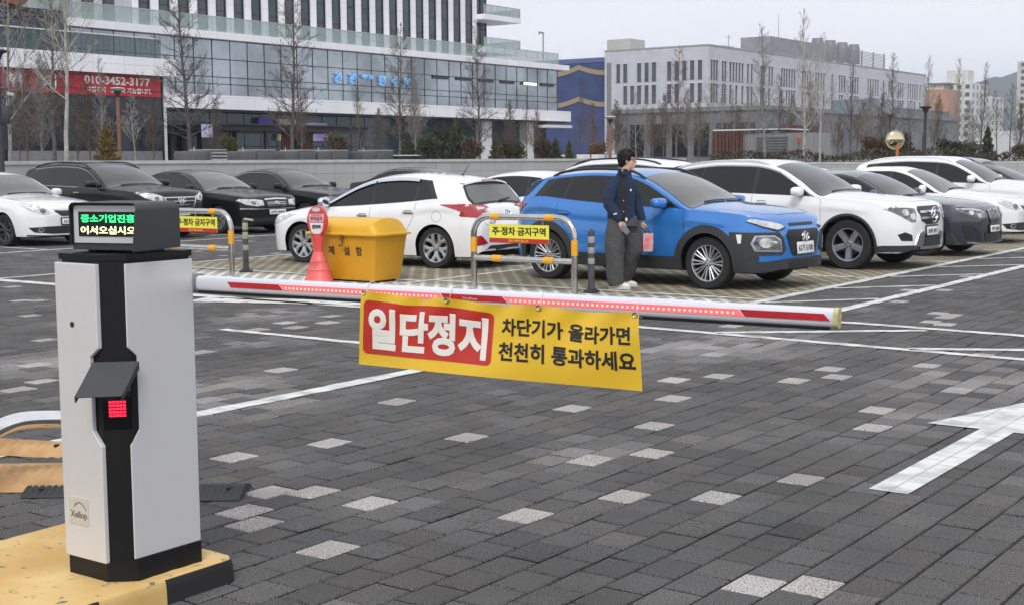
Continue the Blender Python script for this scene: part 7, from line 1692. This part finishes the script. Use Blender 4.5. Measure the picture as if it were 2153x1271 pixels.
def hand(q, w_, d, side, out, curl):
    """palm, four fingers and a thumb; d along the hand, side across it towards the thumb"""
    d, side = d.normalized(), side.normalized(); nrm = d.cross(side).normalized() * out; pc = w_ + d * .045
    Mh = Matrix((side, nrm, d)).transposed(); ball(q, pc, (.040, .017, .052), 10, Mh)
    for i, (o, L_) in enumerate(((.028, .070), (.010, .078), (-.009, .073), (-.027, .058))):
        p = w_ + d * .085 + side * o; c1 = curl; a = p; dd = d; pts = [a - d * .01]
        for k in range(3):
            dd = (dd * math.cos(c1) + nrm * math.sin(c1)).normalized(); a = a + dd * L_ / 3; pts.append(a)
        q.tube(pts, [.0105, .0098, .009, .0075], 8)
    t0 = w_ + d * .03 + side * .034; q.tube([t0, t0 + (side * .8 + d * .6).normalized() * .03, t0 + (side * .45 + d * .9).normalized() * .062 + nrm * .012], [.013, .0115, .009], 8)
hand(bq, WR_R + Vector((.012, -.004, -.02)), Vector((.34, -.08, -.94)), Vector((.75, .45, .25)), -1, .32)
hand(bq, WR_L + Vector((.005, -.004, -.015)), Vector((.10, -.05, -1)), Vector((.6, -.75, 0)), -1, .75)
person = fuse(bq, 'person', SKIN, None, .006, True, 2); person.location = (PX, PY, 0)
tag(person, 'man in a navy fleece jacket and wide grey trousers walking beside the blue SUV', 'person')
# hair: a cap with a heavy fringe, cut above the ears
q = MB(); ball(q, Hd(-.028, 0, .055), (.108, .094, .100), M=HM_); ball(q, Hd(-.060, 0, -.010), (.066, .080, .085), M=HM_); ball(q, Hd(.050, 0, .082), (.050, .074, .045), M=HM_)
for s in (-1, 1): ball(q, Hd(.015, .072 * s, .045), (.045, .018, .055), M=HM_)
rd = random.Random(4)
for i in range(26):
    y = rd.uniform(-.07, .07); q.tube([Hd(.03, y * .8, .135), Hd(.085, y, .105), Hd(.098 - abs(y) * .25, y * 1.02, .060 + rd.uniform(-.012, .012))], [.012, .011, .003], 5)
for i in range(30):
    a = rd.uniform(PI * .45, PI * 1.55); q.tube([Hd(-.02 + .08 * math.cos(a), .07 * math.sin(a), .08), Hd(-.03 + .10 * math.cos(a), .092 * math.sin(a), .01), Hd(-.03 + .088 * math.cos(a), .086 * math.sin(a), -.055 + rd.uniform(-.015, .015))], [.012, .011, .003], 5)
fuse(q, 'hair', HAIR, person, .005, True, 1)
for s in (-1, 1): ball_ = MB(); ball(ball_, Hd(.078, .034 * s, .004), (.010, .013, .006), 8, HM_); ball_.build('eye', INK, person, 60); MB().tube([Hd(.084, .016 * s, .036), Hd(.080, .036 * s, .041), Hd(.066, .054 * s, .034)], [.0035, .0045, .003], 5).build('eyebrow', HAIR, person)
q = MB()
for s in (-1, 1): q.tube([Hd(.098 - .008 * math.cos(2 * PI * k / 18) * 0 - .30 * (.033 + .024 * math.cos(2 * PI * k / 18)) * .35, (.033 + .024 * math.cos(2 * PI * k / 18)) * s, .004 + .019 * math.sin(2 * PI * k / 18)) for k in range(18)], .0022, 5, closed=True); q.tube([Hd(.090, .057 * s, .008), Hd(.0, .081 * s, .010)], .0022, 5)
q.tube([Hd(.097, -.009, .008), Hd(.097, .009, .008)], .0022, 5); q.build('glasses', mat('frame_bronze', (.22, .10, .06), .3, .7), person, 60)
MB().tube([Hd(.098, -.018, -.073), Hd(.1025, 0, -.072), Hd(.098, .018, -.073)], .0035, 5).build('mouth', mat('lip', (.26, .09, .08), .5), person)
# jacket with stand-up collar and wide sleeves
q = MB(); oval(q, [((.045, .02, .865), .180, .140, YB), ((.045, .02, .90), .188, .148, YB), ((.045, .02, 1.05), .180, .145, YB), ((.045, .02, 1.22), .180, .142, YB), ((.045, .01, 1.33), .172, .128, YB), ((.055, .01, 1.39), .150, .116, YB), ((.068, .0, 1.44), .110, .096, YB)], 28)
q.tube([SH_R + Vector((.03, .03, .0)), SH_R + Vector((-.0, -.01, -.07)), EL_R + Vector((-.01, 0, .06)), EL_R + Vector((-.008, -.01, -.02)), (EL_R + WR_R) / 2 + Vector((-.01, -.01, 0)), WR_R + Vector((-.006, 0, .015)), WR_R + Vector((.004, 0, -.004))], [.082, .082, .078, .076, .070, .060, .052], 16)
q.tube([SH_L + Vector((-.03, -.02, .02)), SH_L + Vector((.01, .0, -.06)), EL_L + Vector((0, 0, .06)), EL_L, (EL_L + WR_L) / 2, WR_L + Vector((0, 0, .02)), WR_L], [.078, .076, .072, .070, .064, .056, .050], 16)
jk = fuse(q, 'jacket', FLEECE, person, .009, True, 3)
q = MB(); cq = []
for i in range(23):
    a = YB - PI / 2 + .22 + (2 * PI - .44) * i / 22; cq.append((math.cos(a), math.sin(a)))
q.grid([[Vector((.068 + .112 * c, .0 + .102 * s, 1.415)) for c, s in cq], [Vector((.082 + .090 * c, .0 + .084 * s, 1.475)) for c, s in cq], [Vector((.092 + .088 * c, .0 + .082 * s, 1.530 - .025 * (c > .4))) for c, s in cq], [Vector((.090 + .076 * c, .0 + .071 * s, 1.524 - .025 * (c > .4))) for c, s in cq], [Vector((.084 + .074 * c, .0 + .068 * s, 1.46)) for c, s in cq]]).build('collar', FLEECE, jk, 60)
MB().tube([(.066, 0, 1.40), (.078, 0, 1.44), (.090, 0, 1.485)], [.092, .080, .068], 18).build('shirt_collar', SHIRT, person, 60)
# the open front: dark shirt between the two jacket edges
fd = Vector((math.cos(YB - PI / 2 + R(36)), math.sin(YB - PI / 2 + R(36)), 0)); fs_ = Vector((-fd.y, fd.x, 0))
bv = BVHTree.FromPolygons([v.co for v in jk.data.vertices], [p.vertices[:] for p in jk.data.polygons])
def front(x, z, off):
    h = bv.ray_cast(Vector((.05, .015, z)) + fs_ * x + fd * .6, -fd); p = h[0] if h[0] else Vector((.05, .015, z)) + fs_ * x + fd * .14; return p + fd * off
q = MB(); q.grid([[front(x, .80 + .0 + z, .006) for x in (-.040, -.02, 0, .02, .040)] for z in [.085 + .58 * i / 14 for i in range(15)]]); q.build('shirt', SHIRT, person, 60)
for sx in (-.044, .044): MB().tube([front(sx * (1 - .2 * (z > 1.35)), z, .006) for z in [.875 + .57 * i / 12 for i in range(13)]], .009, 6).build('jacket_edge', FLEECE, jk, 60)
for z in (1.13, .99): b_ = MB(); ball(b_, front(.0, z, .008), (.007, .007, .007), 6); b_.build('button', WHITEM, person)
b_ = MB(); ball(b_, front(.095, 1.26, .004), (.012, .006, .016), 6); b_.build('chest_mark', WINK, jk); MB().tube([WR_R + Vector((-.075, -.052, .075)), WR_R + Vector((-.035, -.066, .085))], .009, 6).build('cuff_mark', WINK, jk)
b_ = MB(); ball(b_, front(.035, .89, .012), (.016, .008, .024), 8); b_.build('belt_tag', mat('tag_white', (.7, .7, .7), .4), person)
# trousers
q = MB(); oval(q, [((.07, .03, .80), .200, .145, YB), ((.06, .02, .88), .185, .135, YB), ((.05, .02, .95), .165, .122, YB)], 24)
q.tube([HIP_R + Vector((.01, 0, -.02)), Vector((-.035, -.06, .70)), KN_R + Vector((-.005, 0, 0)), Vector((-.045, -.07, .28)), Vector((-.025, -.07, .12)), Vector((-.015, -.07, .055))], [.128, .130, .120, .114, .110, .100], 18)
q.tube([HIP_L + Vector((0, 0, -.02)), Vector((.185, .10, .70)), KN_L, Vector((.165, .22, .30)), Vector((.125, .29, .16)), Vector((.115, .31, .10))], [.125, .126, .118, .110, .102, .094], 18)
tr_ = fuse(q, 'trousers', TROUS, person, .009, True, 3)
bm = bmesh.new(); bm.from_mesh(tr_.data); rd = random.Random(8)
from mathutils import noise as mnoise
for v in bm.verts:
    c = v.co; w_ = mnoise.noise(Vector((c.x * 7, c.y * 7, c.z * 4.5))) * .013 + mnoise.noise(Vector((c.x * 16 + c.z * 9, c.y * 16, c.z * 12))) * .006; v.co = c + v.normal * w_
bm.to_mesh(tr_.data); bm.free()
# shoes
SHOE = mat('shoe_white', (.66, .65, .63), .5, var=.05, scale=10); SOLE = mat('sole_offwhite', (.55, .53, .48), .6)
def shoe(c, yaw, pitch=0.):
    Mz = Matrix.Rotation(yaw, 3, 'Z') @ Matrix.Rotation(pitch, 3, 'Y'); q = MB()
    q.tube([Mz @ Vector((x, 0, z)) + c for x, z in ((-.085, .055), (-.05, .062), (.02, .058), (.09, .045), (.155, .036), (.185, .034))], [.036, .046, .048, .045, .038, .018], 14)
    q.tube([Mz @ Vector((-.045, 0, .06)) + c, Mz @ Vector((-.04, 0, .11)) + c], [.046, .042], 12)
    o = fuse(q, 'shoe', SHOE, person, .007, True, 2)
    s_ = MB(); rows = []
    for z in (0.0, .026):
        rows.append([Mz @ Vector((.05 + .142 * math.cos(a), (.047 + .006 * math.cos(a)) * math.sin(a) * 1.0, z)) + c for a in [2 * PI * k / 28 for k in range(29)]])
    rows.append([Mz @ Vector((.05, 0, .026)) + c] * 29); rows.insert(0, [Mz @ Vector((.05, 0, 0)) + c] * 29); s_.grid(rows).build('sole', SOLE, o, 40)
shoe(Vector((-.03, -.07, .0)), R(-12)); shoe(Vector((.10, .31, .0)), R(-22), 0.06)
# what he carries
ph = MB(); ph.box((0, 0, 0), (.072, .010, .150), bev=.004); hp = WR_R + Vector((.070, -.040, -.115)); po = ph.build('phone', mat('phone_grey', (.30, .30, .33), .15, .4, var=.1), None, 30); po.location = Vector((PX, PY, 0)) + hp; po.rotation_euler = (.15, -.75, .3)
MB().box((-.018, .006, .05), (.022, .003, .022), bev=.002).build('camera_bump', INK, po); tag(po, 'grey phone held in the man\'s lowered right hand', 'phone')
bag = empty('shopping_bag', Vector((PX, PY, 0)) + WR_L + Vector((.085, -.02, -.40)), R(-18), 'small glossy pink shopping bag hanging from the man\'s left hand', 'bag')
q = MB(); rows = []
for z, w_, d_, tw in ((0, .115, .06, 0), (.02, .125, .065, .02), (.12, .130, .055, .05), (.215, .125, .03, .10), (.235, .120, .022, .12)):
    c_, s_ = math.cos(tw), math.sin(tw); ring = [(sx * w_ / 2 * 1.0, sy * d_ / 2) for sx, sy in ((-1, -1), (-.3, -1.15), (.4, -.9), (1, -1), (1, 1), (.3, .85), (-.4, 1.1), (-1, 1), (-1, -1))]; rows.append([Vector((a * c_ - b2 * s_, a * s_ + b2 * c_, z)) for a, b2 in ring])
rows.insert(0, [Vector((0, 0, 0))] * 9)
q.grid(rows); m = mat('bag_pink', (.62, .10, .22), .25, col2=(.55, .42, .26), scale=9, coat=.6); q.build('sack', m, bag, 30)
for y in (-.018, .018): MB().tube([(-.035, y, .23), (-.060, y * .5, .32), (-.072, 0, .395), (-.05, y * .5, .32), (.025, y, .23)], .0035, 5).build('handle', INK, bag)
